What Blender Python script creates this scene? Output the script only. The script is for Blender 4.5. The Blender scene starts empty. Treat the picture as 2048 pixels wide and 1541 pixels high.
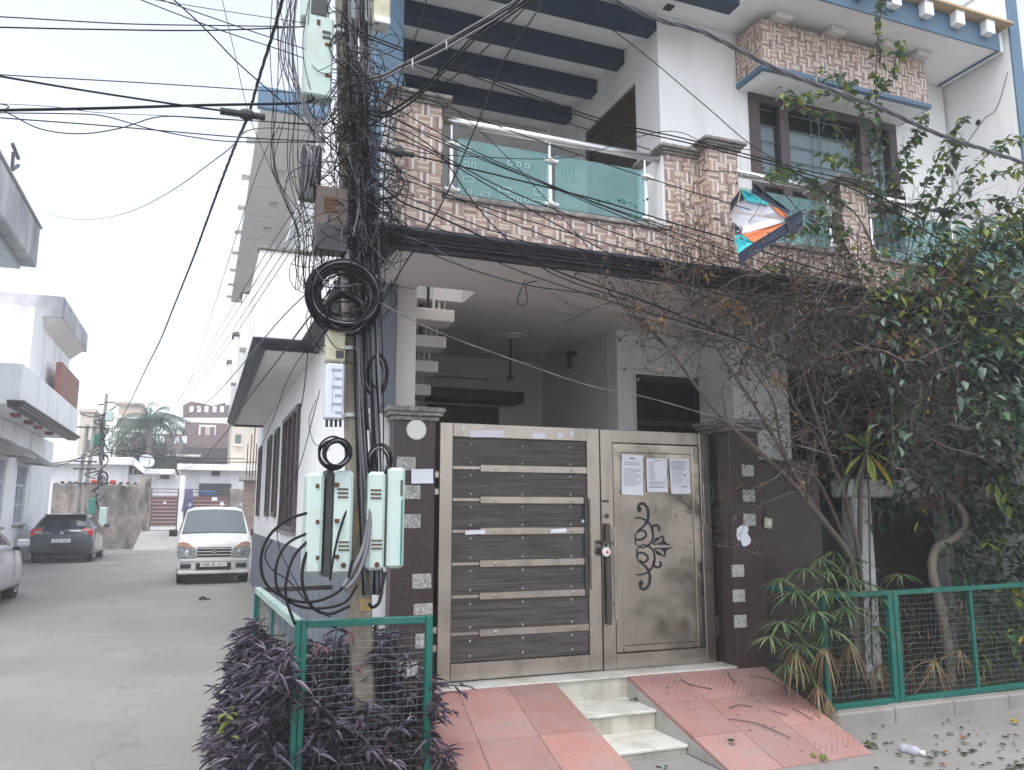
import bpy, math, random, mathutils
from mathutils import Vector as V, Matrix
R = random.Random(7)
sc = bpy.context.scene
COL = sc.collection

# ---------------------------------------------------------------- camera
EYE = V((0, 0, 1.6)); YAW = math.radians(21.15); PITCH = math.atan(257 / 1600)
cd = bpy.data.cameras.new('camera'); cam = bpy.data.objects.new('camera', cd); COL.objects.link(cam)
cam.location = EYE; cam.rotation_euler = (math.pi / 2 + PITCH, 0, -YAW)
cd.sensor_width = 36; cd.lens = 36 * 1600 / 2048; cd.clip_start = .05; cd.clip_end = 600
sc.camera = cam
# ---------------------------------------------------------------- sky, sun, exposure
SUN_EL, SUN_AZ = math.radians(67), math.radians(214)      # azimuth from +y, clockwise: behind the camera, left
wd = bpy.data.worlds.new('World'); sc.world = wd; wd.use_nodes = True
wn = wd.node_tree.nodes; wl = wd.node_tree.links
sky = wn.new('ShaderNodeTexSky'); sky.sky_type = 'NISHITA'; sky.sun_disc = False
sky.sun_elevation = SUN_EL; sky.sun_rotation = SUN_AZ
sky.air_density = 1.0; sky.dust_density = 3.0; sky.ozone_density = 1.0
hs = wn.new('ShaderNodeHueSaturation'); hs.inputs['Saturation'].default_value = .38
wl.new(sky.outputs[0], hs.inputs['Color']); wl.new(hs.outputs[0], wn['Background'].inputs[0])
wn['Background'].inputs[1].default_value = .15
sd = bpy.data.lights.new('sun', 'SUN'); sun = bpy.data.objects.new('sun', sd); COL.objects.link(sun)
sd.energy = .5; sd.angle = math.radians(30); sd.color = (1, .985, .96)
_d = V((math.sin(SUN_AZ) * math.cos(SUN_EL), math.cos(SUN_AZ) * math.cos(SUN_EL), math.sin(SUN_EL)))
sun.rotation_euler = _d.to_track_quat('Z', 'Y').to_euler(); sun.location = (0, 0, 30)
sc.view_settings.view_transform = 'Standard'; sc.view_settings.look = 'None'
sc.view_settings.gamma = 1; sc.view_settings.exposure = 1.36; sc.view_settings.use_curve_mapping = False
sc.render.engine = 'CYCLES'; sc.cycles.use_denoising = True
sc.cycles.max_bounces = 8; sc.cycles.transparent_max_bounces = 16; sc.cycles.volume_bounces = 1
sc.cycles.volume_max_steps = 64; sc.cycles.caustics_reflective = False; sc.cycles.caustics_refractive = False

# ---------------------------------------------------------------- place finder: a sight line met with a real plane
FW = V((math.sin(YAW) * math.cos(PITCH), math.cos(YAW) * math.cos(PITCH), math.sin(PITCH)))
RT = V((math.cos(YAW), -math.sin(YAW), 0)); UPV = RT.cross(FW)
def sight(x, y): return FW + RT * ((x - 1024) / 1600) - UPV * ((y - 770.5) / 1600)
def AX(x, y, X): d = sight(x, y); return EYE + d * (X / d.x)
def AY(x, y, Y): d = sight(x, y); return EYE + d * (Y / d.y)
def AZ(x, y, Z): d = sight(x, y); return EYE + d * ((Z - 1.6) / d.z)

# ---------------------------------------------------------------- mesh helpers
class MB:
    def __init__(s): s.v = []; s.f = []; s.m = []; s.mi = 0
    def add(s, vs, fs):
        n = len(s.v); s.v.extend([tuple(p) for p in vs])
        for f in fs: s.f.append(tuple(i + n for i in f)); s.m.append(s.mi)
    def ob(s, c, hx, hy, hz, ch=0.0):
        """box about c with half-axes hx, hy, hz; ch = chamfer in metres"""
        c, hx, hy, hz = V(c), V(hx), V(hy), V(hz)
        if hx.cross(hy).dot(hz) < 0: hx = -hx
        if ch <= 0:
            vs = [c + hx * a + hy * b + hz * d for d in (-1, 1) for b in (-1, 1) for a in (-1, 1)]
            s.add(vs, [(0, 2, 3, 1), (4, 5, 7, 6), (0, 1, 5, 4), (2, 6, 7, 3), (0, 4, 6, 2), (1, 3, 7, 5)]); return s
        lx, ly, lz = hx.length, hy.length, hz.length
        ch = min(ch, .45 * min(lx, ly, lz)); kx, ky, kz = 1 - ch / lx, 1 - ch / ly, 1 - ch / lz
        vs = []; ix = {}
        for a in (-1, 1):
            for b in (-1, 1):
                for d in (-1, 1):
                    for t, (i, j, k) in enumerate(((1, ky, kz), (kx, 1, kz), (kx, ky, 1))):
                        ix[a, b, d, t] = len(vs); vs.append(c + hx * (a * i) + hy * (b * j) + hz * (d * k))
        fs = []
        for a in (-1, 1):
            q = [ix[a, b, d, 0] for b, d in ((-1, -1), (1, -1), (1, 1), (-1, 1))]; fs.append(q if a > 0 else q[::-1])
            q = [ix[b, a, d, 1] for b, d in ((-1, -1), (-1, 1), (1, 1), (1, -1))]; fs.append(q if a > 0 else q[::-1])
            q = [ix[b, d, a, 2] for b, d in ((-1, -1), (1, -1), (1, 1), (-1, 1))]; fs.append(q if a > 0 else q[::-1])
        for a in (-1, 1):
            for b in (-1, 1):
                e = (ix[a, b, -1, 0], ix[a, b, 1, 0], ix[a, b, 1, 1], ix[a, b, -1, 1]); fs.append(e if a * b < 0 else e[::-1])
                e = (ix[a, -1, b, 0], ix[a, 1, b, 0], ix[a, 1, b, 2], ix[a, -1, b, 2]); fs.append(e if a * b > 0 else e[::-1])
                e = (ix[-1, a, b, 1], ix[1, a, b, 1], ix[1, a, b, 2], ix[-1, a, b, 2]); fs.append(e if a * b < 0 else e[::-1])
                for d in (-1, 1):
                    t = (ix[a, b, d, 0], ix[a, b, d, 1], ix[a, b, d, 2]); fs.append(t if a * b * d > 0 else t[::-1])
        s.add(vs, fs); return s
    def bx(s, x0, x1, y0, y1, z0, z1, ch=0.0):
        s.ob(((x0 + x1) / 2, (y0 + y1) / 2, (z0 + z1) / 2), (abs(x1 - x0) / 2, 0, 0), (0, abs(y1 - y0) / 2, 0), (0, 0, abs(z1 - z0) / 2), ch)
        return s
    def bar(s, a, b, w, h, up=(0, 0, 1), ch=0.0):
        """rectangular bar from a to b: w across, h along up"""
        a, b = V(a), V(b); d = (b - a); l = d.length; d = d / l
        u = V(up); u = u - d * u.dot(d)
        if u.length < 1e-5: u = V((0, 1, 0)); u = u - d * u.dot(d)
        u.normalize(); w_ = d.cross(u)
        s.ob((a + b) / 2, d * (l / 2), w_ * (w / 2), u * (h / 2), ch); return s
    def tube(s, pts, r, n=6, closed=False, cap=True):
        pts = [V(p) for p in pts]; N = len(pts)
        rr = r if isinstance(r, (list, tuple)) else [r] * N
        u = None; vs = []
        for i in range(N):
            if closed: d = pts[(i + 1) % N] - pts[i - 1]
            else: d = pts[min(i + 1, N - 1)] - pts[max(i - 1, 0)]
            if d.length < 1e-9: d = V((0, 0, 1))
            d.normalize()
            if u is None:
                u = V((0, 0, 1)) if abs(d.z) < .9 else V((1, 0, 0))
            u = u - d * u.dot(d)
            if u.length < 1e-6: u = V((1, 0, 0)) - d * d.x
            u.normalize(); w = d.cross(u)
            for k in range(n):
                a = 2 * math.pi * k / n; vs.append(pts[i] + (u * math.cos(a) + w * math.sin(a)) * rr[i])
        fs = []
        for i in range(N if closed else N - 1):
            j = (i + 1) % N
            for k in range(n):
                k2 = (k + 1) % n; fs.append((i * n + k, i * n + k2, j * n + k2, j * n + k))
        if cap and not closed:
            fs.append(tuple(range(n))[::-1]); fs.append(tuple((N - 1) * n + k for k in range(n)))
        s.add(vs, fs); return s
    def lathe(s, prof, c, n=16, ax=(0, 0, 1)):
        """profile [(radius, height)] about axis ax through c"""
        c = V(c); ax = V(ax).normalized(); u = V((1, 0, 0)) if abs(ax.x) < .9 else V((0, 1, 0))
        u = (u - ax * u.dot(ax)).normalized(); w = ax.cross(u); vs = []
        for r_, h in prof:
            for k in range(n):
                a = 2 * math.pi * k / n; vs.append(c + ax * h + (u * math.cos(a) + w * math.sin(a)) * max(r_, 1e-4))
        fs = [(i * n + k, i * n + (k + 1) % n, (i + 1) * n + (k + 1) % n, (i + 1) * n + k) for i in range(len(prof) - 1) for k in range(n)]
        fs.append(tuple(range(n))[::-1]); fs.append(tuple((len(prof) - 1) * n + k for k in range(n)))
        s.add(vs, fs); return s
    def prism(s, poly, ext):
        poly = [V(p) for p in poly]; ext = V(ext); n = len(poly)
        nrm = V((0, 0, 0))
        for i in range(n): nrm += (poly[i] - poly[0]).cross(poly[(i + 1) % n] - poly[0])
        if nrm.dot(ext) > 0: poly = poly[::-1]
        s.add(poly + [p + ext for p in poly], [tuple(range(n)), tuple(range(2 * n - 1, n - 1, -1))] + [(i, i + n, (i + 1) % n + n, (i + 1) % n) for i in range(n)])
        return s
    def quad(s, a, b, c, d): s.add([a, b, c, d], [(0, 1, 2, 3)]); return s
    def grid_wall(s, o, u, v, n, W, H, holes):
        """wall slab: face origin o, unit axes u, v; n = vector through the thickness (inward); rectangular holes (u0,u1,v0,v1)"""
        o, u, v, n = V(o), V(u), V(v), V(n)
        us = sorted({0.0, W} | {c for h in holes for c in h[:2]}); vs_ = sorted({0.0, H} | {c for h in holes for c in h[2:]})
        us = [c for c in us if 0 <= c <= W]; vs_ = [c for c in vs_ if 0 <= c <= H]
        def solid(i, j):
            if i < 0 or j < 0 or i >= len(us) - 1 or j >= len(vs_) - 1: return False
            cu, cv = (us[i] + us[i + 1]) / 2, (vs_[j] + vs_[j + 1]) / 2
            return not any(h[0] < cu < h[1] and h[2] < cv < h[3] for h in holes)
        P = lambda a, b, k: o + u * a + v * b + n * k
        flip = u.cross(v).dot(n) > 0
        def face(*p): s.add(p[::-1] if flip else p, [(0, 1, 2, 3)])
        for i in range(len(us) - 1):
            for j in range(len(vs_) - 1):
                if not solid(i, j): continue
                a, b, c, d = us[i], us[i + 1], vs_[j], vs_[j + 1]
                face(P(a, c, 0), P(b, c, 0), P(b, d, 0), P(a, d, 0)); face(P(a, d, 1), P(b, d, 1), P(b, c, 1), P(a, c, 1))
                if not solid(i - 1, j): face(P(a, c, 1), P(a, c, 0), P(a, d, 0), P(a, d, 1))
                if not solid(i + 1, j): face(P(b, c, 0), P(b, c, 1), P(b, d, 1), P(b, d, 0))
                if not solid(i, j - 1): face(P(a, c, 1), P(b, c, 1), P(b, c, 0), P(a, c, 0))
                if not solid(i, j + 1): face(P(a, d, 0), P(b, d, 0), P(b, d, 1), P(a, d, 1))
        return s
    def build(s, name, mats, parent=None, smooth=False, origin=None, **props):
        if not isinstance(mats, (list, tuple)): mats = [mats]
        if parent is not None: org = WORLD[parent]
        elif origin is not None: org = V(origin)
        else:
            xs, ys, zs = zip(*s.v); org = V(((min(xs) + max(xs)) / 2, (min(ys) + max(ys)) / 2, min(zs)))
        me = bpy.data.meshes.new(name); me.from_pydata([(p[0] - org.x, p[1] - org.y, p[2] - org.z) for p in s.v], [], s.f)
        for m_ in mats: me.materials.append(MAT(m_))
        if len(mats) > 1: me.polygons.foreach_set('material_index', s.m)
        if smooth: me.polygons.foreach_set('use_smooth', [True] * len(s.f))
        o = bpy.data.objects.new(name, me); COL.objects.link(o)
        if parent is not None: o.parent = parent
        else: o.location = org
        WORLD[o] = org
        for k, q in props.items(): o[k] = q
        return o
WORLD = {}
def thing(name, loc, label, cat, group=None):
    o = bpy.data.objects.new(name, None); COL.objects.link(o); o.location = loc; o.empty_display_size = .2
    WORLD[o] = V(loc); return tag(o, label, cat, group)
def tag(o, label, cat, group=None):
    o['label'] = label; o['category'] = cat
    if group: o['group'] = group
    return o
def spline(pts, k=6):
    pts = [V(p) for p in pts]; out = []
    if len(pts) < 3: return [pts[0].lerp(pts[-1], i / k) for i in range(k + 1)]
    P = [pts[0] * 2 - pts[1]] + pts + [pts[-1] * 2 - pts[-2]]
    for i in range(1, len(P) - 2):
        a, b, c, d = P[i - 1:i + 3]
        for j in range(k):
            t = j / k; out.append(.5 * ((2 * b) + (c - a) * t + (2 * a - 5 * b + 4 * c - d) * t * t + (3 * b - a - 3 * c + d) * t ** 3))
    out.append(pts[-1]); return out

# ---------------------------------------------------------------- materials
_M = {}; SPEC = {}
def MAT(k):
    if not isinstance(k, str): return k
    if k not in _M: _M[k] = SPEC[k]()
    return _M[k]
def nodes(name):
    m = bpy.data.materials.new(name); m.use_nodes = True; nt = m.node_tree; b = nt.nodes['Principled BSDF']
    g = nt.nodes.new('ShaderNodeNewGeometry')
    return m, nt.nodes, nt.links, b, g.outputs['Position']
def noise(N, L, src, scale, detail=4, rough=.55, stretch=None):
    if stretch:
        mp = N.new('ShaderNodeMapping'); mp.inputs['Scale'].default_value = stretch; L.new(src, mp.inputs[0]); src = mp.outputs[0]
    t = N.new('ShaderNodeTexNoise'); t.inputs['Scale'].default_value = scale; t.inputs['Detail'].default_value = detail; t.inputs['Roughness'].default_value = rough
    L.new(src, t.inputs['Vector']); return t.outputs['Fac']
def ramp(N, L, fac, a, b, ca=(0, 0, 0, 1), cb=(1, 1, 1, 1)):
    r = N.new('ShaderNodeValToRGB'); e = r.color_ramp.elements; e[0].position = a; e[1].position = b; e[0].color = ca; e[1].color = cb
    L.new(fac, r.inputs[0]); return r.outputs[0]
def mix(N, L, fac, a, b, mode='MIX'):
    m = N.new('ShaderNodeMix'); m.data_type = 'RGBA'; m.blend_type = mode
    for i, q in ((0, fac), (6, a), (7, b)):
        if isinstance(q, (int, float)): m.inputs[i].default_value = q
        elif isinstance(q, tuple): m.inputs[i].default_value = q if len(q) == 4 else (*q, 1)
        else: L.new(q, m.inputs[i])
    return m.outputs[2]
def bump(N, L, b, h, strength, dist=.01):
    q = N.new('ShaderNodeBump'); q.inputs['Strength'].default_value = strength; q.inputs['Distance'].default_value = dist
    L.new(h, q.inputs['Height']); L.new(q.outputs[0], b.inputs['Normal'])
def c4(c): return (c[0], c[1], c[2], 1)
def pm(key, col, rough=.6, var=.12, scale=2.5, bmp=.15, bscale=60, metal=0, dirt=None, dscale=1.2, damt=(.5, .75), stretch=None, spec=.5, coat=0, dstretch=None):
    def make():
        m, N, L, b, P = nodes(key)
        lo = tuple(max(0, c * (1 - var)) for c in col); hi = tuple(min(1, c * (1 + var)) for c in col)
        n1 = noise(N, L, P, scale, 5, .6, stretch); c = ramp(N, L, n1, .3, .7, c4(lo), c4(hi))
        if dirt:
            n2 = noise(N, L, P, dscale, 6, .65, dstretch); c = mix(N, L, ramp(N, L, n2, *damt), c, c4(dirt))
        L.new(c, b.inputs['Base Color'])
        b.inputs['Roughness'].default_value = rough; b.inputs['Metallic'].default_value = metal
        b.inputs['Specular IOR Level'].default_value = spec; b.inputs['Coat Weight'].default_value = coat
        if bmp: bump(N, L, b, noise(N, L, P, bscale, 5, .6, stretch), bmp)
        return m
    SPEC[key] = make
pm('white_wall', (.87, .88, .88), .75, .04, 1.4, .12, 30, dirt=(.66, .66, .64), dscale=1.3, damt=(.52, .8), dstretch=(1.6, 1.6, .28))
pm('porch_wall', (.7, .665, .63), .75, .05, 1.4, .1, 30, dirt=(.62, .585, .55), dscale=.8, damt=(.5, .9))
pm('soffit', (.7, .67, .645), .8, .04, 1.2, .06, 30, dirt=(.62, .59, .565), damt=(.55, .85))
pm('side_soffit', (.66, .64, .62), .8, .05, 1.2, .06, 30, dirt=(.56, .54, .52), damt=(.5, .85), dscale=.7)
pm('old_white', (.84, .85, .86), .8, .06, 1.5, .2, 25, dirt=(.36, .36, .38), dscale=.8, damt=(.5, .82), dstretch=(1.2, 1.2, .3))
pm('mouldy', (.5, .5, .52), .85, .12, 2, .25, 25, dirt=(.13, .14, .16), dscale=.55, damt=(.4, .68), dstretch=(1, 1, .5))
pm('blue', (.09, .165, .25), .45, .08, 2, .06, 40)
pm('dark_blue', (.005, .026, .064), .55, .1, 2, .05, 40)
pm('slate', (.02, .024, .036), .5, .1, 3, .08, 40)
pm('dado', (.15, .17, .21), .7, .06, 1.5, .1, 30, dirt=(.12, .13, .15), damt=(.5, .8))
pm('cream_wall', (.52, .47, .4), .8, .08, 1, .1, 20)
pm('brown_house', (.17, .12, .125), .8, .12, 1, .1, 20)
pm('beige_house', (.42, .35, .29), .8, .12, 1, .1, 20)
pm('brick_red', (.3, .13, .1), .85, .25, 3, .2, 20)
pm('brick_grey', (.28, .2, .17), .9, .25, 3, .2, 20)
pm('tile_light', (.6, .49, .41), .35, .12, 9, .05, 90, stretch=(1, 1, 1))
pm('tile_mid', (.4, .285, .24), .35, .15, 9, .05, 90)
pm('tile_dark', (.27, .185, .16), .35, .15, 9, .05, 90)
pm('tile_cream', (.68, .62, .58), .3, .06, 9, .03, 90)
pm('grout', (.2, .15, .12), .9, .1, 9, .05, 60)
pm('stone_cap', (.2, .18, .17), .6, .45, 30, .3, 60, dirt=(.4, .38, .36), dscale=20, damt=(.5, .7))
pm('frame_wood', (.075, .05, .055), .45, .2, 4, .1, 40, stretch=(3, 3, 1))
pm('door_wood', (.035, .024, .02), .4, .2, 4, .1, 40, stretch=(3, 3, .5))
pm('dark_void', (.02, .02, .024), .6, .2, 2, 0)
pm('curtain', (.78, .8, .84), .9, .06, 5, .1, 12, stretch=(8, 8, .4))
pm('marble', (.58, .58, .55), .35, .06, 3, .04, 40, dirt=(.3, .27, .21), dscale=3.2, damt=(.46, .72))
pm('marble_riser', (.5, .48, .41), .5, .08, 3, .06, 40, dirt=(.2, .165, .11), dscale=4, damt=(.45, .75), dstretch=(1, 1, .4))
pm('cement', (.33, .325, .31), .9, .1, 3, .3, 30, dirt=(.2, .2, .19), damt=(.5, .75))
pm('kerb', (.27, .255, .235), .9, .12, 3, .35, 25, dirt=(.15, .14, .13), dscale=2, damt=(.5, .8))
pm('soil', (.05, .035, .026), .95, .3, 6, .6, 20)
pm('wire_black', (.006, .006, .009), .55, .1, 3, 0, spec=.2)
pm('wire_grey', (.12, .125, .14), .5, .1, 3, 0)
pm('wire_white', (.42, .42, .44), .5, .1, 3, 0)
pm('pole_concrete', (.28, .25, .21), .85, .14, 4, .25, 40, dirt=(.13, .1, .075), dscale=4, damt=(.42, .7), dstretch=(1, 1, .4))
pm('pole_yellow', (.4, .25, .06), .8, .3, 9, .1, 40, dirt=(.24, .2, .15), dscale=12, damt=(.4, .6))
pm('mint', (.48, .59, .56), .4, .06, 3, .05, 40, dirt=(.42, .46, .38), dscale=4, damt=(.55, .8))
pm('mint_dark', (.03, .2, .15), .45, .1, 3, .05, 40)
pm('rust', (.085, .04, .02), .9, .3, 20, .3, 60)
pm('grey_box', (.3, .34, .37), .5, .08, 4, .05, 40)
pm('pale_box', (.55, .6, .68), .45, .04, 4, .03, 40)
pm('cream_box', (.55, .53, .4), .5, .06, 4, .05, 40, dirt=(.35, .32, .2), dscale=5)
pm('brown_box', (.1, .075, .066), .6, .15, 4, .1, 40, dirt=(.05, .04, .036), dscale=5)
pm('dark_box', (.035, .035, .04), .5, .15, 4, .05, 40)
pm('galv', (.45, .46, .46), .4, .1, 6, .06, 60, metal=.7)
pm('fence_green', (.003, .105, .082), .4, .12, 5, .08, 50, dirt=(.06, .13, .11), dscale=5, damt=(.55, .8))
pm('fence_pale', (.33, .43, .4), .5, .12, 5, .08, 50, dirt=(.03, .2, .16), dscale=7, damt=(.5, .7))
pm('mesh_wire', (.1, .14, .13), .5, .1, 5, 0)
pm('paper', (.76, .79, .86), .7, .03, 6, .05, 30)
pm('ink', (.25, .27, .33), .8, .1, 6, 0)
pm('ink_dark', (.04, .045, .07), .8, .1, 6, 0)
pm('white_plastic', (.75, .75, .72), .35, .03, 6, .02, 40)
pm('red_plastic', (.5, .03, .02), .35, .03, 6, .02, 40)
pm('plywood', (.5, .36, .22), .7, .15, 6, .1, 40, stretch=(.5, 3, 3))
pm('steel_dark', (.1, .09, .085), .35, .15, 6, .05, 60, metal=.8)
pm('rail_steel', (.75, .75, .76), .22, .04, 6, .02, 60, metal=.9)
pm('white_car', (.64, .66, .655), .3, .03, 3, 0, coat=.5, dirt=(.42, .42, .4), dscale=1.8, damt=(.48, .85))
pm('white_car_cool', (.52, .55, .6), .25, .02, 3, 0, coat=.6)
pm('dark_car', (.022, .03, .043), .25, .05, 3, 0, coat=.8)
pm('car_glass', (.02, .026, .03), .05, .1, 3, 0, spec=.8)
pm('dusty_glass', (.075, .1, .108), .14, .2, 1.5, 0, spec=.9)
pm('tyre', (.012, .012, .013), .85, .2, 8, .1, 60)
pm('alloy', (.42, .43, .45), .3, .06, 6, 0, metal=.7)
pm('lamp_red', (.5, .015, .02), .15, .1, 6, 0, coat=.6)
pm('lamp_clear', (.26, .28, .28), .08, .6, 18, 0, coat=.8)
pm('lamp_amber', (.55, .3, .22), .15, .1, 6, 0, coat=.6)
pm('chrome', (.7, .7, .72), .12, .02, 6, 0, metal=1)
pm('plate', (.75, .75, .72), .5, .03, 6, 0)
pm('black_plastic', (.016, .017, .019), .55, .1, 6, .04, 60)
pm('bark', (.1, .082, .068), .9, .3, 14, .6, 50, stretch=(1, 1, .35))
pm('bark_pale', (.2, .17, .135), .85, .25, 12, .5, 50, stretch=(1, 1, .4))
pm('twig', (.045, .034, .03), .9, .3, 20, .2, 60)
pm('teal_cloth', (.015, .4, .45), .6, .16, 5, .35, 7)
pm('orange_cloth', (.6, .16, .05), .6, .16, 5, .35, 7)
pm('grey_cloth', (.55, .56, .64), .6, .16, 5, .35, 7)
pm('navy_cloth', (.01, .018, .045), .6, .16, 5, .35, 7)
pm('maroon_gate', (.14, .05, .045), .5, .15, 3, .1, 20, dirt=(.2, .1, .09), damt=(.55, .8))
pm('dish', (.55, .6, .62), .5, .04, 6, 0)
pm('purple_cloth', (.12, .1, .22), .8, .15, 6, .1, 20)
pm('blue_sheet', (.06, .16, .4), .6, .1, 6, .1, 20)
pm('leaf_litter', (.06, .07, .03), .8, .4, 8, .2, 40)
pm('dry_leaf', (.2, .095, .04), .85, .4, 8, .1, 40)
pm('yellow_litter', (.6, .65, .03), .6, .1, 6, 0)
pm('gold_dry', (.42, .24, .09), .85, .3, 8, .1, 40)
def leaf(key, col, tr=.3, rough=.5, var=.3):
    def make():
        m, N, L, b, P = nodes(key)
        c = ramp(N, L, noise(N, L, P, 9, 2), .3, .7, c4(tuple(q * (1 - var) for q in col)), c4(tuple(min(1, q * (1 + var)) for q in col)))
        L.new(c, b.inputs['Base Color']); b.inputs['Roughness'].default_value = rough; b.inputs['Specular IOR Level'].default_value = .4
        t = N.new('ShaderNodeBsdfTranslucent'); L.new(c, t.inputs[0]); x = N.new('ShaderNodeMixShader'); x.inputs[0].default_value = tr
        L.new(b.outputs[0], x.inputs[1]); L.new(t.outputs[0], x.inputs[2]); L.new(x.outputs[0], N['Material Output'].inputs[0]); return m
    SPEC[key] = make
leaf('leaf_green', (.055, .115, .045), .3, .4); leaf('leaf_blue', (.1, .15, .11), .2, .36); leaf('leaf_lime', (.17, .21, .04), .35)  # leaf_blue is lightened towards grey for sunlit leaves
leaf('leaf_dark', (.045, .078, .042), .2, .4); leaf('leaf_yellow', (.4, .33, .03), .35); leaf('leaf_brown', (.11, .066, .042), .2, .8)
leaf('leaf_gold', (.3, .19, .08), .3, .8); leaf('leaf_pink', (.2, .14, .12), .3, .8)
leaf('purple', (.06, .04, .068), .12, .36); leaf('purple_lit', (.13, .105, .145), .1, .3); leaf('purple_dark', (.028, .02, .03), .08, .45); leaf('purple_pink', (.3, .12, .15), .3)  # purple_lit puts leaf highlights into the colour; purple_dark darkens the inner leaves
leaf('reed', (.068, .13, .055), .25, .45); leaf('reed_pale', (.16, .21, .1), .25, .45); leaf('straw', (.28, .21, .11), .25, .7); leaf('straw_brown', (.15, .085, .05), .15, .8)
leaf('palm', (.055, .105, .08), .2)
def granite():
    m, N, L, b, P = nodes('granite')
    v = N.new('ShaderNodeTexVoronoi'); v.inputs['Scale'].default_value = 130; L.new(P, v.inputs['Vector'])
    c = ramp(N, L, v.outputs['Color'], .25, .85, (.014, .008, .009, 1), (.075, .042, .042, 1))
    c = mix(N, L, ramp(N, L, noise(N, L, P, 2.2, 5), .4, .75), c, (.045, .028, .027, 1)); L.new(c, b.inputs['Base Color'])
    b.inputs['Roughness'].default_value = .32; return m
SPEC['granite'] = granite
def speckle():
    m, N, L, b, P = nodes('speckle_stone')
    n = noise(N, L, P, 70, 6, .8); c = ramp(N, L, n, .38, .6, (.12, .12, .12, 1), (.6, .6, .58, 1)); L.new(c, b.inputs['Base Color'])
    b.inputs['Roughness'].default_value = .6; bump(N, L, b, n, .4); return m
SPEC['speckle_stone'] = speckle
def plank():
    m, N, L, b, P = nodes('plank')
    n = noise(N, L, P, 7, 8, .72, (.3, 1, 9)); c = ramp(N, L, n, .36, .64, (.02, .016, .015, 1), (.1, .082, .076, 1))
    w = noise(N, L, P, 3.2, 2); c = mix(N, L, ramp(N, L, w, .5, .9, (0, 0, 0, 1), (.6, .6, .6, 1)), c, (.09, .075, .075, 1)); L.new(c, b.inputs['Base Color'])
    b.inputs['Roughness'].default_value = .42; bump(N, L, b, n, .3); return m
SPEC['plank'] = plank
def steel(key, col, r0, r1, wav=.12):
    def make():
        m, N, L, b, P = nodes(key)
        n = noise(N, L, P, 4, 2, .4); c = ramp(N, L, n, .3, .75, c4(tuple(q * .85 for q in col)), c4(col))
        st = noise(N, L, P, 2.5, 3, .5, (2.5, 2.5, .8)); c = mix(N, L, ramp(N, L, st, .5, .95), c, c4(tuple(q * .5 for q in col)))
        L.new(c, b.inputs['Base Color']); b.inputs['Metallic'].default_value = .95
        rr = N.new('ShaderNodeMapRange'); rr.inputs['To Min'].default_value = r0; rr.inputs['To Max'].default_value = r1; L.new(n, rr.inputs[0]); L.new(rr.outputs[0], b.inputs['Roughness'])
        bump(N, L, b, noise(N, L, P, 2.2, 2, .4), wav, .03); return m
    SPEC[key] = make
steel('gate_steel', (.48, .425, .37), .2, .34, .03); steel('gate_panel', (.48, .425, .37), .07, .2, .08)
def road():
    m, N, L, b, P = nodes('road')
    n1 = noise(N, L, P, .45, 7, .62); c = ramp(N, L, n1, .32, .7, (.165, .156, .147, 1), (.258, .248, .238, 1))
    n2 = noise(N, L, P, 5, 6, .7); c = mix(N, L, ramp(N, L, n2, .5, .85, (0, 0, 0, 1), (.55, .55, .55, 1)), c, (.18, .17, .158, 1))
    n3 = noise(N, L, P, 1.1, 5, .6, (1, .3, 1)); c = mix(N, L, ramp(N, L, n3, .62, .8, (0, 0, 0, 1), (.5, .5, .5, 1)), c, (.155, .15, .146, 1))
    n6 = noise(N, L, P, 14, 5, .75); c = mix(N, L, ramp(N, L, n6, .52, .7, (0, 0, 0, 1), (.45, .45, .45, 1)), c, (.15, .14, .13, 1)); n4 = noise(N, L, P, 60, 3, .7); c = mix(N, L, ramp(N, L, n4, .3, .75, (0, 0, 0, 1), (.3, .3, .3, 1)), c, (.3, .296, .294, 1))
    v = N.new('ShaderNodeTexVoronoi'); v.feature = 'DISTANCE_TO_EDGE'; v.inputs['Scale'].default_value = .28
    wv = N.new('ShaderNodeVectorMath'); wv.operation = 'ADD'; nz = N.new('ShaderNodeTexNoise'); nz.inputs['Scale'].default_value = 2.2; L.new(P, nz.inputs['Vector']); L.new(P, wv.inputs[0]); L.new(nz.outputs['Color'], wv.inputs[1]); L.new(wv.outputs[0], v.inputs['Vector'])
    c = mix(N, L, ramp(N, L, v.outputs['Distance'], 0, .008, (.6, .6, .6, 1), (0, 0, 0, 1)), c, (.15, .14, .13, 1))
    L.new(c, b.inputs['Base Color']); b.inputs['Roughness'].default_value = .9
    bump(N, L, b, noise(N, L, P, 25, 8, .75), .5, .012); return m
SPEC['road'] = road
def weathered():
    m, N, L, b, P = nodes('weathered')
    n1 = noise(N, L, P, .8, 7, .65); c = ramp(N, L, n1, .35, .62, (.5, .41, .35, 1), (.16, .15, .14, 1))
    n2 = noise(N, L, P, 1.6, 6, .7, (1, 1, .35)); c = mix(N, L, ramp(N, L, n2, .46, .64), c, (.05, .047, .045, 1))
    n3 = noise(N, L, P, 1.2, 6, .7); c = mix(N, L, ramp(N, L, n3, .6, .66), c, (.62, .57, .53, 1))
    L.new(c, b.inputs['Base Color']); b.inputs['Roughness'].default_value = .95; bump(N, L, b, n3, .8, .08); return m
SPEC['weathered'] = weathered
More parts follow.
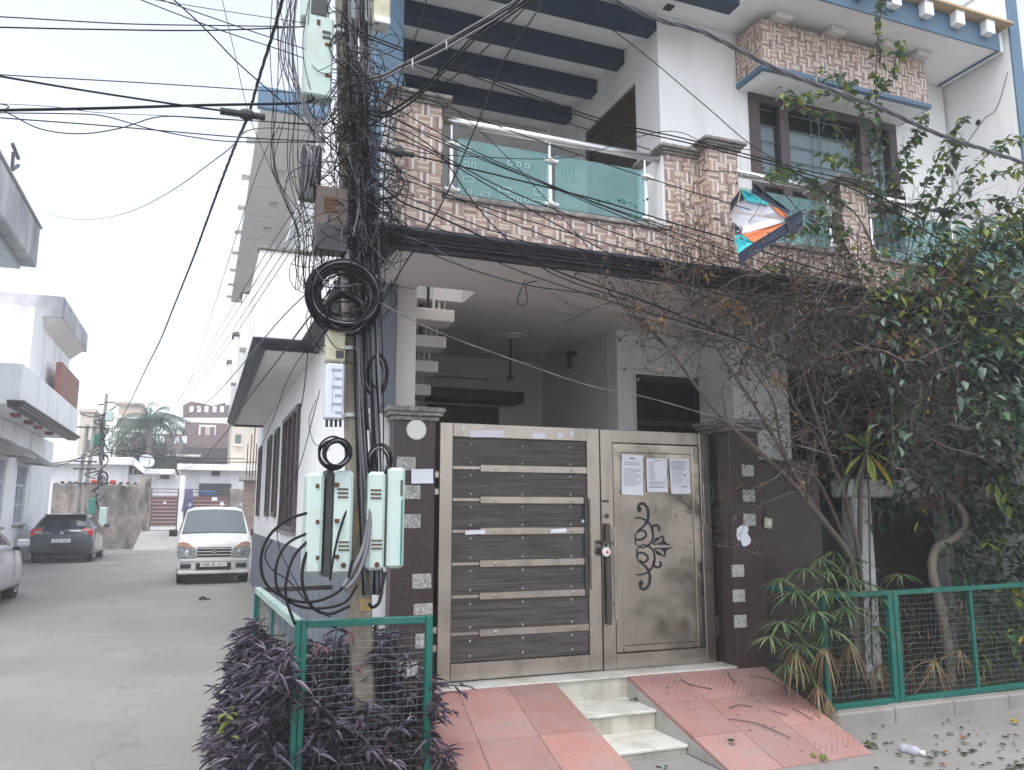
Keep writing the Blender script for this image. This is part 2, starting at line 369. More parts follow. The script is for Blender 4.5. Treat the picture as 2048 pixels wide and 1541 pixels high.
def ramp_tile(key, ang, tint=1):
    def make():
        m, N, L, b, P = nodes(key)
        n1 = noise(N, L, P, 2.4, 6, .65); c = ramp(N, L, n1, .3, .7, (.3 * tint, .135 * tint, .115 * tint, 1), (.36 * tint, .2 * tint, .175 * tint, 1))
        n2 = noise(N, L, P, 2.1, 6, .7); c = mix(N, L, ramp(N, L, n2, .42, .72, (0, 0, 0, 1), (.85, .85, .85, 1)), c, (.27, .215, .205, 1)); n5 = noise(N, L, P, 40, 4, .7); c = mix(N, L, ramp(N, L, n5, .45, .75, (0, 0, 0, 1), (.5, .5, .5, 1)), c, (.2, .13, .12, 1))
        mp = N.new('ShaderNodeMapping'); mp.inputs['Rotation'].default_value = (0, 0, ang); L.new(P, mp.inputs[0])
        w = N.new('ShaderNodeTexWave'); w.inputs['Scale'].default_value = 9; w.inputs['Distortion'].default_value = .4; L.new(mp.outputs[0], w.inputs['Vector'])
        sw = noise(N, L, P, 1.7, 4); g = mix(N, L, ramp(N, L, sw, .47, .6), (0, 0, 0, 1), w.outputs['Color'])
        c = mix(N, L, ramp(N, L, g, .45, .8, (0, 0, 0, 1), (.45, .45, .45, 1)), c, (.17, .11, .105, 1))
        L.new(c, b.inputs['Base Color']); b.inputs['Roughness'].default_value = .75; bump(N, L, b, g, .3, .006); return m
    SPEC[key] = make
ramp_tile('ramp_tile', .75); ramp_tile('ramp_tile_cross', -.75, .9); ramp_tile('ramp_tile_pale', .75, 1.12)
def glass_teal():
    m, N, L, b, P = nodes('teal_glass')
    n = noise(N, L, P, 3, 5, .6, (1, 1, 2.2)); c = ramp(N, L, n, .35, .7, (.26, .44, .46, 1), (.4, .58, .59, 1)); L.new(c, b.inputs['Base Color'])
    b.inputs['Roughness'].default_value = .12; b.inputs['Specular IOR Level'].default_value = .6
    t = N.new('ShaderNodeBsdfTransparent'); t.inputs[0].default_value = (.66, .86, .85, 1)
    x = N.new('ShaderNodeMixShader'); x.inputs[0].default_value = .64
    L.new(b.outputs[0], x.inputs[1]); L.new(t.outputs[0], x.inputs[2]); L.new(x.outputs[0], N['Material Output'].inputs[0]); return m
SPEC['teal_glass'] = glass_teal
def glass_win():
    m, N, L, b, P = nodes('window_glass')
    b.inputs['Base Color'].default_value = (.03, .035, .04, 1); b.inputs['Roughness'].default_value = .06; b.inputs['Specular IOR Level'].default_value = .9
    t = N.new('ShaderNodeBsdfTransparent'); t.inputs[0].default_value = (.8, .85, .86, 1)
    x = N.new('ShaderNodeMixShader'); x.inputs[0].default_value = .9
    L.new(b.outputs[0], x.inputs[1]); L.new(t.outputs[0], x.inputs[2]); L.new(x.outputs[0], N['Material Output'].inputs[0]); return m
SPEC['window_glass'] = glass_win
def bottle_mat():
    m, N, L, b, P = nodes('clear_plastic')
    b.inputs['Base Color'].default_value = (.5, .52, .6, 1); b.inputs['Roughness'].default_value = .15
    t = N.new('ShaderNodeBsdfTransparent'); x = N.new('ShaderNodeMixShader'); x.inputs[0].default_value = .45
    L.new(b.outputs[0], x.inputs[1]); L.new(t.outputs[0], x.inputs[2]); L.new(x.outputs[0], N['Material Output'].inputs[0]); return m
SPEC['clear_plastic'] = bottle_mat

pm('post_white', (.5, .51, .5), .85, .1, 3, .2, 25, dirt=(.25, .25, .24), dscale=2.5, damt=(.42, .7), dstretch=(1, 1, .5))

pm('twig_pale', (.15, .12, .105), .9, .3, 20, .2, 60)

pm('etch', (.5, .66, .67), .5, .05, 5, 0)
pm('bounce_floor', (.7, .68, .65), .3, .05, 3, .03, 40)  # pale floor colour set to bounce light up to the ceilings

pm('plain_white', (.78, .785, .785), .75, .03, 1.4, .1, 30)
# ================================================================= ground
def GZ(y):
    for (a, za), (b, zb) in (((-99, 0), (7, 0)), ((7, 0), (17, .12)), ((17, .12), (25, .15)), ((25, .15), (999, .15))):
        if a <= y <= b: return za + (zb - za) * (y - a) / (b - a)
    return 0
g = MB(); ys = [-60, -10, 0, 3, 5, 7, 9, 11, 13, 15, 17, 21, 25, 40, 80, 400]; xs = [-300, -60, -12, -6, -3, 0, 3, 6, 12, 60, 300]
g.add([(x, y, GZ(y)) for y in ys for x in xs], [(j * 11 + i, j * 11 + i + 1, (j + 1) * 11 + i + 1, (j + 1) * 11 + i) for j in range(len(ys) - 1) for i in range(10)])
g.build('road', 'road', origin=(0, 0, 0), kind='structure')

# ================================================================= the corner house
H = thing('corner_house', (1.13, 5.93, 0), 'two storey white corner house with blue trim and tile clad balcony above the steel gate', 'house')
XS = 1.13                                    # the side wall stands on this line
sw = MB()
holes = [(10.35 - 5.95, 12.2 - 5.95, 1.42, 2.92), (13.1 - 5.95, 13.65 - 5.95, 1.6, 2.9), (14.5 - 5.95, 15.05 - 5.95, 1.6, 2.9), (16.9 - 5.95, 17.4 - 5.95, 1.6, 2.9)]
sw.grid_wall((XS, 5.95, -.1), (0, 1, 0), (0, 0, 1), (.2, 0, 0), 12.45, 6.25, [(a, b, c + .1, d + .1) for a, b, c, d in holes])
sw.build('side_wall', 'white_wall', H)
MB().bx(XS - .018, XS + .1, 5.965, 18.39, -.05, 1.19).build('dado', 'dado', H)
for k, (a, b, c, d) in enumerate(holes):
    y0, y1 = a + 5.95, b + 5.95
    w = MB()
    for p in ((y0 - .05, y0 + .03, c - .05, d + .05), (y1 - .03, y1 + .05, c - .05, d + .05)): w.bx(XS - .045, XS + .12, p[0], p[1], p[2], p[3], .006)
    w.bx(XS - .045, XS + .12, y0 + .031, y1 - .031, c - .05, c + .02, .006); w.bx(XS - .045, XS + .12, y0 + .031, y1 - .031, d - .02, d + .05, .006)
    if b - a > 1:
        w.bx(XS - .03, XS + .1, y0 + .6, y0 + .66, c + .021, d - .021, .004); w.bx(XS - .03, XS + .1, y1 - .66, y1 - .6, c + .021, d - .021, .004)
    wo = w.build('window', 'frame_wood', H)
    MB().bx(XS + .06, XS + .07, y0 + .032, y1 - .032, c + .022, d - .022).build('pane', 'window_glass', wo)
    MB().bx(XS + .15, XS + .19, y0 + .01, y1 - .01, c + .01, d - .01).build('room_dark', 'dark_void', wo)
    if k == 0: MB().bx(XS - .07, XS - .002, y0 - .08, y1 + .08, c - .09, c - .052, .006).build('sill', 'stone_cap', wo)
# side ledge of the first floor with its moulded edge and parapet
def moulding(m, path, prof, closed=False):
    """sweep profile [(out, z)] along a horizontal path of (x, y) with mitred corners; out is to the left of travel"""
    n = len(path); rows = []
    for i in range(n):
        p = V((*path[i], 0)); d0 = (p - V((*path[i - 1], 0))).normalized() if i else None
        d1 = (V((*path[i + 1], 0)) - p).normalized() if i < n - 1 else None
        n0 = V((-d0.y, d0.x, 0)) if d0 else None; n1 = V((-d1.y, d1.x, 0)) if d1 else None
        if n0 and n1: b = (n0 + n1).normalized(); b = b / max(.2, b.dot(n0))
        else: b = n0 or n1
        rows.append([p + b * o + V((0, 0, z)) for o, z in prof])
    k = len(prof); vs = [q for r_ in rows for q in r_]
    fs = [(i * k + j, i * k + (j + 1) % k, (i + 1) * k + (j + 1) % k, (i + 1) * k + j) for i in range(n - 1) for j in range(k)]
    fs += [tuple(range(k))[::-1], tuple((n - 1) * k + j for j in range(k))]
    m.add(vs, fs); return m
COR = [(.0, 3.30), (.0, 3.35), (.045, 3.352), (.045, 3.375), (.07, 3.385), (.07, 3.40), (.11, 3.425), (.13, 3.445), (.13, 3.48), (-.05, 3.48), (-.05, 3.30)]
COR = [(o, 3.32 + (z - 3.3) * .11 / .18) for o, z in COR]
lp = [(1.12, 8.72), (.53, 8.72), (.53, 16.9), (1.12, 16.9)]
MB().bx(.54, XS - .001, 8.73, 16.89, 3.36, 3.42).build('ledge', 'side_soffit', H)
moulding(MB(), lp, [(a * .8, z) for a, z in COR]).build('ledge_moulding', 'slate', H)
par = MB().bx(.45, .57, 8.66, 16.95, 3.431, 4.4, .01).bx(.571, XS - .001, 8.66, 8.78, 3.431, 4.4, .01)
po = par.build('ledge_parapet', 'white_wall', H)
for y in (10.8, 13.8, 16.7): MB().bx(.375, .46, y - .17, y + .17, 3.7, 4.42 + (y - 10.8) * .02, .01).build('pier', 'white_wall', po)
for y in (10.8, 13.8, 16.7): MB().bx(.35, .6, y - .2, y + .2, 4.43 + (y - 10.8) * .02, 4.49 + (y - 10.8) * .02, .01).build('pier_cap', 'stone_cap', po)
MB().bx(.43, 1.128, 8.63, 8.8, 4.401, 4.44, .006).build('parapet_cap', 'stone_cap', po)
# side roof overhang
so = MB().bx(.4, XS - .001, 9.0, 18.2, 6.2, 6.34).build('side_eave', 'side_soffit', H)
MB().bx(.36, XS + .3, 8.93, 8.998, 6.16, 6.42, .006).build('eave_fascia', 'blue', so)
for y in (9.95, 11.15, 12.35, 13.5, 14.65, 15.75, 16.8, 17.8): MB().bx(.29, .398, y - .1, y + .1, 6.21, 6.33, .006).build('corbel', 'white_wall', so)
for y in (10.8, 12.0, 13.15, 14.3):
    MB().bx(.72, .84, y - .09, y + .09, 6.185, 6.199, .003).build('downlight', 'galv', so)
for y in (11.4, 12.6, 13.75): MB().bx(.5, .9, y - .03, y + .03, 6.192, 6.199).build('seam', 'porch_wall', so)
# corner: plaster stub, blue columns
MB().bx(1.135, 1.33, 5.9, 5.949, -.05, 2.38, .004).bx(1.145, 1.33, 5.951, 6.2, -.05, 2.38).build('corner_stub', 'old_white', H)
MB().bx(1.105, 1.335, 5.88, 6.2, 2.38, 3.345, .008).build('corner_column', 'dado', H)
MB().bx(1.105, 1.335, 5.88, 6.2, 3.6, 6.119, .008).build('corner_column', 'blue', H)
# slab over the porch with the stair opening
sl = MB(); sl.grid_wall((1.14, 5.0, 3.35), (1, 0, 0), (0, 1, 0), (0, 0, .2), 6.06, 3.55, [(.36, .83, .88, 1.23)])
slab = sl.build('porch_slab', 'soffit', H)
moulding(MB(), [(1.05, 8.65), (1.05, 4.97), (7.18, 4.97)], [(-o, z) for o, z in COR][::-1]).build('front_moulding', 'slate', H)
MB().lathe([(.17, 0), (.165, -.012), (.12, -.018), (.1, -.012), (.06, -.03), (.0, -.03)], (2.8, 7.28, 3.349), 28).build('ceiling_rose', 'soffit', slab, smooth=False)
MB().tube([(2.8, 7.28, 3.33), (2.8, 7.28, 2.93)], .011, 8).lathe([(.03, 0), (.035, .02), (.012, .06)], (2.8, 7.28, 2.9), 10).build('fan_rod', 'black_plastic', slab)
MB().lathe([(.06, 0), (.055, -.015), (0, -.02)], (2.82, 8.1, 3.349), 16).build('downlight', 'white_plastic', slab)
# porch walls
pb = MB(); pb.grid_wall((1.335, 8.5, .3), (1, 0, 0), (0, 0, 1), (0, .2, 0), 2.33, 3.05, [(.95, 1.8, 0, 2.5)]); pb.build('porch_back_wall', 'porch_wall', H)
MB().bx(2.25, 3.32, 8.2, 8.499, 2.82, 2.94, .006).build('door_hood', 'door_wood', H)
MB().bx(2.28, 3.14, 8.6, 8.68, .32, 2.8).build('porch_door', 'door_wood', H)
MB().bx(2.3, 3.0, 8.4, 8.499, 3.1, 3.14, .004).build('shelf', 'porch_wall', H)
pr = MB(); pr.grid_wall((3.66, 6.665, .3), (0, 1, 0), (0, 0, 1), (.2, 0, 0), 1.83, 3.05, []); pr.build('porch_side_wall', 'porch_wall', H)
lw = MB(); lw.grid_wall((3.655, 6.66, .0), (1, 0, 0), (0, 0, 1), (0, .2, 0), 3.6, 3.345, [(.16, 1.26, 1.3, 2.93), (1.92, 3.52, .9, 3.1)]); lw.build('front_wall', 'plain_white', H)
MB().bx(4.56, 5.2, 6.1, 6.655, 0, 3.346, .01).build('added_front_pier', 'plain_white', H)  # projection added further forward so its white face catches more light
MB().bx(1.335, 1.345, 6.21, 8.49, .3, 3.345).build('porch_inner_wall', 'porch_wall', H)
MB().bx(1.34, 3.655, 5.96, 8.49, .2, .36).build('porch_floor', 'bounce_floor', H)  # floor made pale to bounce light into the porch
for x0, x1, z0, z1, n in ((3.815, 4.915, 1.3, 2.93, 2), (5.575, 7.175, .9, 3.1, 4)):  # right-hand window widened so its dark also stands for shade behind the shrub
    f = MB(); f.bx(x0, x0 + .06, 6.68, 6.76, z0, z1, .004).bx(x1 - .06, x1, 6.68, 6.76, z0, z1, .004).bx(x0 + .061, x1 - .061, 6.68, 6.76, z1 - .07, z1, .004).bx(x0 + .061, x1 - .061, 6.68, 6.76, z0, z0 + .06, .004)
    f.bx(x0 + .061, x1 - .061, 6.69, 6.75, z1 - .5, z1 - .44, .004)
    for i in range(1, n): xm = x0 + (x1 - x0) * i / n; f.bx(xm - .025, xm + .025, 6.69, 6.75, z0 + .061, z1 - .51, .004)
    wo = f.build('window', 'door_wood', H)
    MB().bx(x0 + .05, x1 - .05, 6.715, 6.722, z0 + .05, z1 - .06).build('pane', 'window_glass', wo)
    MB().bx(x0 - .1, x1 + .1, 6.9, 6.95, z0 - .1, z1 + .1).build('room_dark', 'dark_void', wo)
# wall lamp under the slab
wlm = MB().bx(3.56, 3.658, 7.53, 7.6, 3.26, 3.3, .004); wlm.tube([(3.58, 7.565, 3.26), (3.58, 7.565, 3.12)], .022, 8); wlm.build('wall_lamp', 'black_plastic', H)
# stair seen through the porch: treads cantilevered from the side wall, rods between
MB().prism([(1.346, 5.97, 1.9), (1.346, 7.6, 1.5), (1.346, 7.6, 2.1), (1.346, 6.1, 3.345), (1.346, 5.97, 3.345)], (.16, 0, 0)).build('stair_wall', 'porch_wall', H)
for i in range(7):
    y, z = 6.1 + .232 * i, 3.24 - .17 * i
    t = MB().bx(1.507, 1.86, y, y + .26, z - .1, z, .006).build('stair_tread', 'porch_wall', H)
    for k in range(4):
        x = 1.66 + .055 * k; MB().tube([(x, y + .1 + .03 * k, z), (x, y + .1 + .03 * k, z + .3)], .012, 6, cap=False).build('baluster', 'white_plastic' if k else 'black_plastic', t)
# upper recess
MB().bx(1.42, 3.65, 5.16, 5.86, 3.5505, 3.562).bx(2.0, 3.65, 5.861, 8.19, 3.5505, 3.562).build('balcony_bounce_floor', 'bounce_floor', H)  # unseen pale sheet added over the slab to brighten the beamed ceiling
MB().bx(1.34, 3.655, 8.2, 8.4, 3.55, 6.1).build('recess_back_wall', 'white_wall', H)
MB().bx(1.345, 3.65, 8.05, 8.199, 5.0, 5.06, .004).build('recess_shade_strip', 'dark_blue', H)  # dark strip standing for a line of shade on the back wall
MB().bx(1.145, 7.19, 5.06, 8.45, 6.12, 6.31).build('roof_slab', 'white_wall', H)
ra = MB(); ra.grid_wall((3.66, 5.775, 3.551), (0, 1, 0), (0, 0, 1), (.2, 0, 0), 2.42, 2.565, [(.42, 1.53, 0, 2.13)]); ra.build('recess_side_wall', 'white_wall', H)
dr = MB(); dr.bx(3.68, 3.74, 6.2, 6.28, 3.552, 5.675, .004).bx(3.68, 3.74, 7.22, 7.3, 3.552, 5.675, .004).bx(3.68, 3.74, 6.281, 7.219, 5.59, 5.675, .004)
dro = dr.build('balcony_door', 'door_wood', H)
for a, b in ((6.285, 6.74), (6.75, 7.215)):
    MB().bx(3.7, 3.73, a, b, 3.56, 5.585, .004).build('door_leaf', 'door_wood', dro)
    for z0, z1 in ((3.65, 4.3), (4.4, 5.5)): MB().bx(3.694, 3.699, a + .08, b - .08, z0, z1, .002).build('door_panel', 'door_wood', dro)
for y in (5.774, 6.379, 6.969, 7.579): MB().bx(1.337, 3.655, y, y + .16, 5.965, 6.119, .006).build('beam', 'dark_blue', H)
MB().bx(1.146, 4.14, 5.2, 5.36, 5.965, 6.119, .006).build('beam', 'dark_blue', H)
MB().bx(3.66, 3.74, 5.6, 5.68, 6.105, 6.119, .003).build('downlight', 'black_plastic', H)
pl = MB().tube([(2.02, 7.3, 6.11), (2.02, 7.3, 5.6)], .01, 6).lathe([(.02, .16), (.05, .12), (.07, .06), (.065, .0), (.02, -.03), (.012, -.14)], (2.02, 7.3, 5.47), 12)
tag(pl.build('pendant_lamp', 'black_plastic'), 'black pendant lamp hanging from the blue beamed balcony ceiling', 'lamp')
# upper front wall, window, tiled hood
uw = MB(); uw.grid_wall((3.655, 5.77, 3.551), (1, 0, 0), (0, 0, 1), (0, .2, 0), 3.53, 2.565, [(.97, 2.8, .65, 2.0)]); uw.build('upper_front_wall', 'white_wall', H)
x0, x1, z0, z1 = 4.625, 6.455, 4.2, 5.55
f = MB()
for a, b in ((x0, x0 + .12), (4.975, 5.08), (5.965, 6.09), (x1 - .1, x1)): f.bx(a, b, 5.75, 5.86, z0, z1 - .091, .006)
f.bx(x0, x1, 5.75, 5.86, z1 - .09, z1, .006)
for a, b in ((x0 + .121, 4.974), (5.081, 5.964), (6.091, x1 - .101)): f.bx(a, b, 5.76, 5.85, z0, z0 + .08, .006).bx(a, b, 5.76, 5.85, 4.62, 4.68, .006)
wo = f.build('upper_window', 'frame_wood', H)
for a, b in ((x0 + .115, 4.98), (5.075, 5.97), (6.085, x1 - .095)):
    MB().bx(a, b, 5.80, 5.806, z0 + .05, z1 - .085).build('pane', 'window_glass', wo)
for z in [z0 + .12 + .16 * i for i in range(8)]: MB().tube([(x0 + .1, 5.832, z), (x1 - .1, 5.832, z)], .007, 5).build('grille_bar', 'wire_white', wo)
for x in (5.42, 5.52): MB().tube([(x, 5.83, z0 + .1), (x, 5.83, z1 - .1)], .006, 5).build('grille_bar', 'wire_white', wo)
MB().bx(x0 + .05, x1 - .05, 5.85, 5.856, z0 + .05, 5.28).build('curtain', 'curtain', wo)
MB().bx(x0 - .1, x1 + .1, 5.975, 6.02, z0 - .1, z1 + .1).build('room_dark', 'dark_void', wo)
hood = MB().bx(4.51, 6.51, 5.40, 5.768, 5.6, 6.05).build('window_hood', 'grout', H)
MB().bx(4.49, 6.53, 5.375, 5.766, 5.55, 5.598, .005).build('hood_trim', 'blue', hood)
MB().bx(4.53, 6.49, 5.42, 5.765, 5.54, 5.549).build('hood_soffit', 'white_wall', hood)
for x in (4.72, 5.35, 6.0, 6.42): MB().bx(x - .09, x + .09, 5.30, 5.765, 6.052, 6.118, .015).build('roof_bracket', 'soffit', H)
# roof edge
MB().bx(1.0, 7.12, 5.04, 5.058, 6.1, 6.34, .004).build('roof_fascia', 'blue', H)
MB().bx(7.102, 7.12, 5.06, 5.76, 6.1, 6.34, .004).build('roof_fascia', 'blue', H)
MB().bx(4.0, 7.2, 4.93, 5.6, 6.345, 6.372, .003).build('shuttering_board', 'plywood', H)
for i in range(7): MB().bx(4.45 + .4 * i, 4.56 + .4 * i, 4.955, 5.038, 6.2, 6.343, .006).build('corbel', 'white_wall', H)
# balcony: parapet, columns, caps, glass
PB = MB().bx(1.07, 7.18, 4.96, 5.14, 3.431, 3.7).build('balcony_parapet', 'grout', H)
for a, b in ((1.43, 3.16), (3.75, 4.88)): MB().bx(a, b, 4.93, 5.15, 3.701, 3.735, .006).build('parapet_sill', 'stone_cap', PB)
MB().bx(5.17, 7.18, 4.93, 5.15, 3.701, 3.735, .006).build('parapet_sill', 'stone_cap', PB)
def capital(m, x0, x1, y0, y1, z):
    m.bx(x0 - .02, x1 + .02, y0 - .02, y1 + .02, z, z + .022, .006).bx(x0 - .035, x1 + .035, y0 - .035, y1 + .035, z + .022, z + .04, .008).bx(x0 - .055, x1 + .055, y0 - .055, y1 + .055, z + .04, z + .07, .012); return m
COLS = [(1.07, 1.41, 4.96, 5.3, 3.432, 4.36), (3.17, 3.47, 4.96, 5.3, 3.432, 4.32), (3.47, 3.745, 4.82, 5.3, 3.432, 4.37), (4.885, 5.165, 4.96, 5.3, 3.432, 4.34)]
cores = []
for a, b, c, d, e, f_ in COLS:
    cores.append(MB().bx(a + .01, b - .01, c + .012, d, e, f_).build('balcony_column', ['grout', 'white_wall'][0], H))
    capital(MB(), a, b, c, d, f_).build('column_cap', 'stone_cap', cores[-1])
MB().bx(1.055, 1.079, 4.975, 5.3, 3.432, 4.355).build('column_side', 'white_wall', cores[0])
MB().bx(3.155, 3.179, 4.975, 5.3, 3.736, 4.315).build('column_side', 'white_wall', cores[1])
def railing(x0, x1, posts, glass):
    rl = thing('glass_railing', (x0, 5.02, 3.735), '', 'railing')
    MB().tube([(x0, 5.02, 4.3), (x1, 5.02, 4.3)], .03, 14).build('handrail', 'rail_steel', rl, smooth=True)
    for x in posts:
        p = MB().tube([(x, 5.02, 3.736), (x, 5.02, 4.14)], .022, 10).tube([(x, 5.02, 4.14), (x, 5.02, 4.275)], .01, 8).build('post', 'rail_steel', rl, smooth=False)
        for z in (3.79, 4.12): MB().tube([(x - .055, 4.995, z), (x + .055, 4.995, z)], .015, 8).lathe([(.02, 0), (.024, .01), (.012, .03)], (x, 4.99, z), 8, (0, -1, 0)).build('clamp', 'white_plastic', p)
    for a, b in glass: MB().bx(a, b, 4.99, 5.002, 3.765, 4.17, .002).build('glass_panel', 'teal_glass', rl)
    return rl
rl = railing(1.42, 3.16, (1.49, 2.235, 3.03), ((1.53, 2.21), (2.265, 3.005)))
rl['label'] = 'teal glass railing with steel handrail on the left balcony, between tiled columns'
# etched squares on the left pane
e = MB()
def sq(x, z, w, h):
    t = .0028
    for a, b, c, d in ((x, x + w, z, z + t), (x, x + w, z + h - t, z + h), (x, x + t, z + t, z + h - t), (x + w - t, x + w, z + t, z + h - t)): e.bx(a, b, 4.988, 4.9895, c, d)
for x in (1.9, 1.965, 2.03): sq(x, 4.035, .032, .032)
for x, z, w, h in ((1.57, 3.86, .075, .04), (1.83, 3.83, .09, .035), (1.85, 3.77, .1, .03), (1.97, 3.775, .03, .03), (2.03, 3.775, .03, .03), (2.08, 3.775, .09, .03), (1.6, 3.775, .03, .03), (1.7, 3.775, .06, .03), (1.58, 3.97, .03, .04), (1.63, 3.96, .03, .05), (2.1, 3.84, .06, .05), (1.59, 4.09, .03, .03)): sq(x, z, w, h)
e.build('etching', 'etch', rl, kind='stuff')
e = MB()
for x, h in ((2.32, .08), (2.35, .1), (2.38, .07), (2.41, .11)): e.bx(x, x + .003, 4.988, 4.9895, 4.1 - h, 4.1)
for i in range(46): x = 2.5 + R.random() * .48; z = 3.86 + .03 * R.random() + .02 * math.sin(x * 14); e.bx(x, x + .012 * R.random() + .004, 4.988, 4.9895, z, z + .012)
for x in (2.86, 2.92, 2.96): e.bx(x, x + .016, 4.988, 4.9895, 3.785, 3.81)
e.build('etching', 'mint_dark', rl, kind='stuff')
rl2 = railing(3.76, 4.88, (3.82, 4.8), ((3.86, 4.77),)); rl2['label'] = 'teal glass railing behind the stranded kite, below the brown window'
rl3 = railing(5.18, 7.17, (5.25, 6.2, 7.1), ((5.29, 6.16), (6.24, 7.06))); rl3['label'] = 'teal glass railing at the right end of the balcony behind green leaves'
# basket-weave tiles: the 300 nearest blocks are pieces of their own
BS = .083
PAL = [(0, 1, 0, 2), (0, 2, 0, 1), (2, 0, 0, 1), (0, 1, 0, 0), (1, 0, 1, 0), (0, 0, 2, 0)]; PALV = [(1, 3, 1, 2), (2, 1, 3, 1), (1, 3, 2, 3), (2, 3, 1, 1), (3, 1, 2, 3), (1, 0, 1, 3)]
TM = ['tile_light', 'tile_mid', 'tile_dark', 'tile_cream']
def block_into(m, o, u, v, n, w, h, vert, pal):
    u, v, n = V(u), V(v), V(n); g_ = .0018
    for k in range(4):
        m.mi = pal[k]
        if vert: a0, a1, b0, b1 = w * k / 4 + g_ / 2, w * (k + 1) / 4 - g_ / 2, g_ / 2, h - g_ / 2
        else: a0, a1, b0, b1 = g_ / 2, w - g_ / 2, h * k / 4 + g_ / 2, h * (k + 1) / 4 - g_ / 2
        t = .006 + .0012 * ((k * 7 + pal[k]) % 3)
        p = [V(o) + u * a + v * b + n * c for c in (0, t) for a, b in ((a0, b0), (a1, b0), (a1, b1), (a0, b1))]
        q = [(4, 5, 6, 7), (0, 1, 5, 4), (1, 2, 6, 5), (2, 3, 7, 6), (3, 0, 4, 7)]
        if u.cross(v).dot(n) < 0: q = [t_[::-1] for t_ in q]
        m.add(p, q)
blocks = []
def clad(o, u, v, n, W, Hh, owner):
    o, u, v, n = V(o), V(u), V(v), V(n); nu, nv = math.ceil(W / BS - .05), math.ceil(Hh / BS - .05)
    for i in range(nu):
        for j in range(nv):
            w, h = min(BS, W - i * BS), min(BS, Hh - j * BS)
            if w < .008 or h < .008: continue
            c = o + u * (i * BS + w / 2) + v * (j * BS + h / 2)
            vert = (i + j) % 2; k = (i * 5 + j * 3 + R.randrange(3)) % 6
            blocks.append(((c - EYE).length, w > BS - .001 and h > BS - .001, o + u * i * BS + v * j * BS, u, v, n, w, h, vert, k, owner))
ux, uz, uy = (1, 0, 0), (0, 0, 1), (0, -1, 0)
clad((1.07, 4.96, 3.432), ux, uz, uy, 2.4, .269, PB); clad((3.745, 4.96, 3.432), ux, uz, uy, 3.43, .269, PB)
clad((1.07, 4.965, 3.701), ux, uz, uy, .34, .659, cores[0]); clad((3.17, 4.965, 3.701), ux, uz, uy, .3, .619, cores[1])
clad((3.475, 4.83, 3.432), ux, uz, uy, .265, .938, cores[2]); clad((3.478, 4.96, 3.432), (0, -1, 0), uz, (-1, 0, 0), .13, .938, cores[2])
clad((4.885, 4.965, 3.701), ux, uz, uy, .28, .639, cores[3])
clad((4.51, 5.4, 5.6), ux, uz, uy, 2.0, .45, hood); clad((4.51, 5.766, 5.6), (0, -1, 0), uz, (-1, 0, 0), .366, .45, hood)
blocks.sort(key=lambda b: b[0])
shared = {}; rest = {}; made = 0
for d_, full, o, u, v, n, w, h, vert, k, owner in blocks:
    pal = (PALV if vert else PAL)[k]
    if full and made < 300:
        if (vert, k) not in shared:
            m = MB(); block_into(m, (0, 0, 0), (1, 0, 0), (0, 1, 0), (0, 0, 1), BS, BS, vert, pal)
            me = bpy.data.meshes.new('tile'); me.from_pydata(m.v, [], m.f); [me.materials.append(MAT(t)) for t in TM]; me.polygons.foreach_set('material_index', m.m); shared[vert, k] = me
        t = bpy.data.objects.new('tile', shared[vert, k]); COL.objects.link(t); t.parent = owner
        M4 = Matrix((u, v, u.cross(v))).transposed().to_4x4(); M4.translation = o - WORLD[owner]; t.matrix_local = M4; made += 1
    else:
        m = rest.setdefault(owner, MB()); block_into(m, o, u, v, n, w, h, vert, pal)
for ow, m in rest.items(): m.build('tile_cladding', TM, ow, kind='stuff')
# boundary wall of the next plot on the right
nw = thing('boundary_wall', (7.3, 5.0, 0), 'tall white boundary wall with a blue painted edge at the far right', 'wall')
MB().bx(7.21, 7.34, 5.01, 9.5, 0, 6.86).build('wall', 'white_wall', nw)
MB().bx(7.205, 7.345, 4.985, 5.008, 0, 6.87, .004).build('painted_edge', 'blue', nw)
MB().bx(7.2, 7.35, 5.012, 9.5, 6.861, 6.89, .004).build('coping', 'cement', nw)
MB().tube(spline([(7.2, 5.76, 5.32), (7.2, 5.6, 5.36), (7.2, 5.35, 5.55), (7.2, 5.2, 5.6), (7.2, 5.05, 5.9)]), .003, 5).build('wall_cable', 'wire_black', nw)
MB().lathe([(.03, 0), (.028, .004), (0, .005)], (7.209, 5.42, 5.55), 10, (-1, 0, 0)).build('hole', 'dark_void', nw)
# ================================================================= gate leaves
YG = 5.93
def frame_ring(m, x0, x1, z0, z1, y0, y1, wl, wr, wt, wb, ch=.004):
    m.bx(x0, x0 + wl, y0, y1, z0, z1, ch).bx(x1 - wr, x1, y0, y1, z0, z1, ch)
    m.bx(x0 + wl + .0005, x1 - wr - .0005, y0, y1, z1 - wt, z1, ch).bx(x0 + wl + .0005, x1 - wr - .0005, y0, y1, z0, z0 + wb, ch); return m
GL = thing('gate_leaf', (2.39, YG, .37), 'left steel gate leaf filled with dark brown horizontal planks', 'gate', 'leaves of the front gate')
frame_ring(MB(), 1.70, 3.072, .372, 2.297, YG, YG + .05, .105, .115, .108, .125).build('frame', 'gate_steel', GL)
zs = [.497, .707, .978, 1.22, 1.465, 1.705, 1.95, 2.189]
for i in range(7):
    z0, z1 = zs[i], zs[i + 1]
    p = MB().bx(1.806, 2.956, YG + .018, YG + .036, z0 + .003, z1 - .003, .003).build('plank', 'plank', GL)
    for x in (1.96, 2.39, 2.81):
        for z in (z0 + .045, z1 - .055): MB().lathe([(.009, 0), (.008, .004), (.004, .007), (0, .0075)], (x, YG + .0179, z), 8, (0, -1, 0)).build('bolt', 'galv', p)
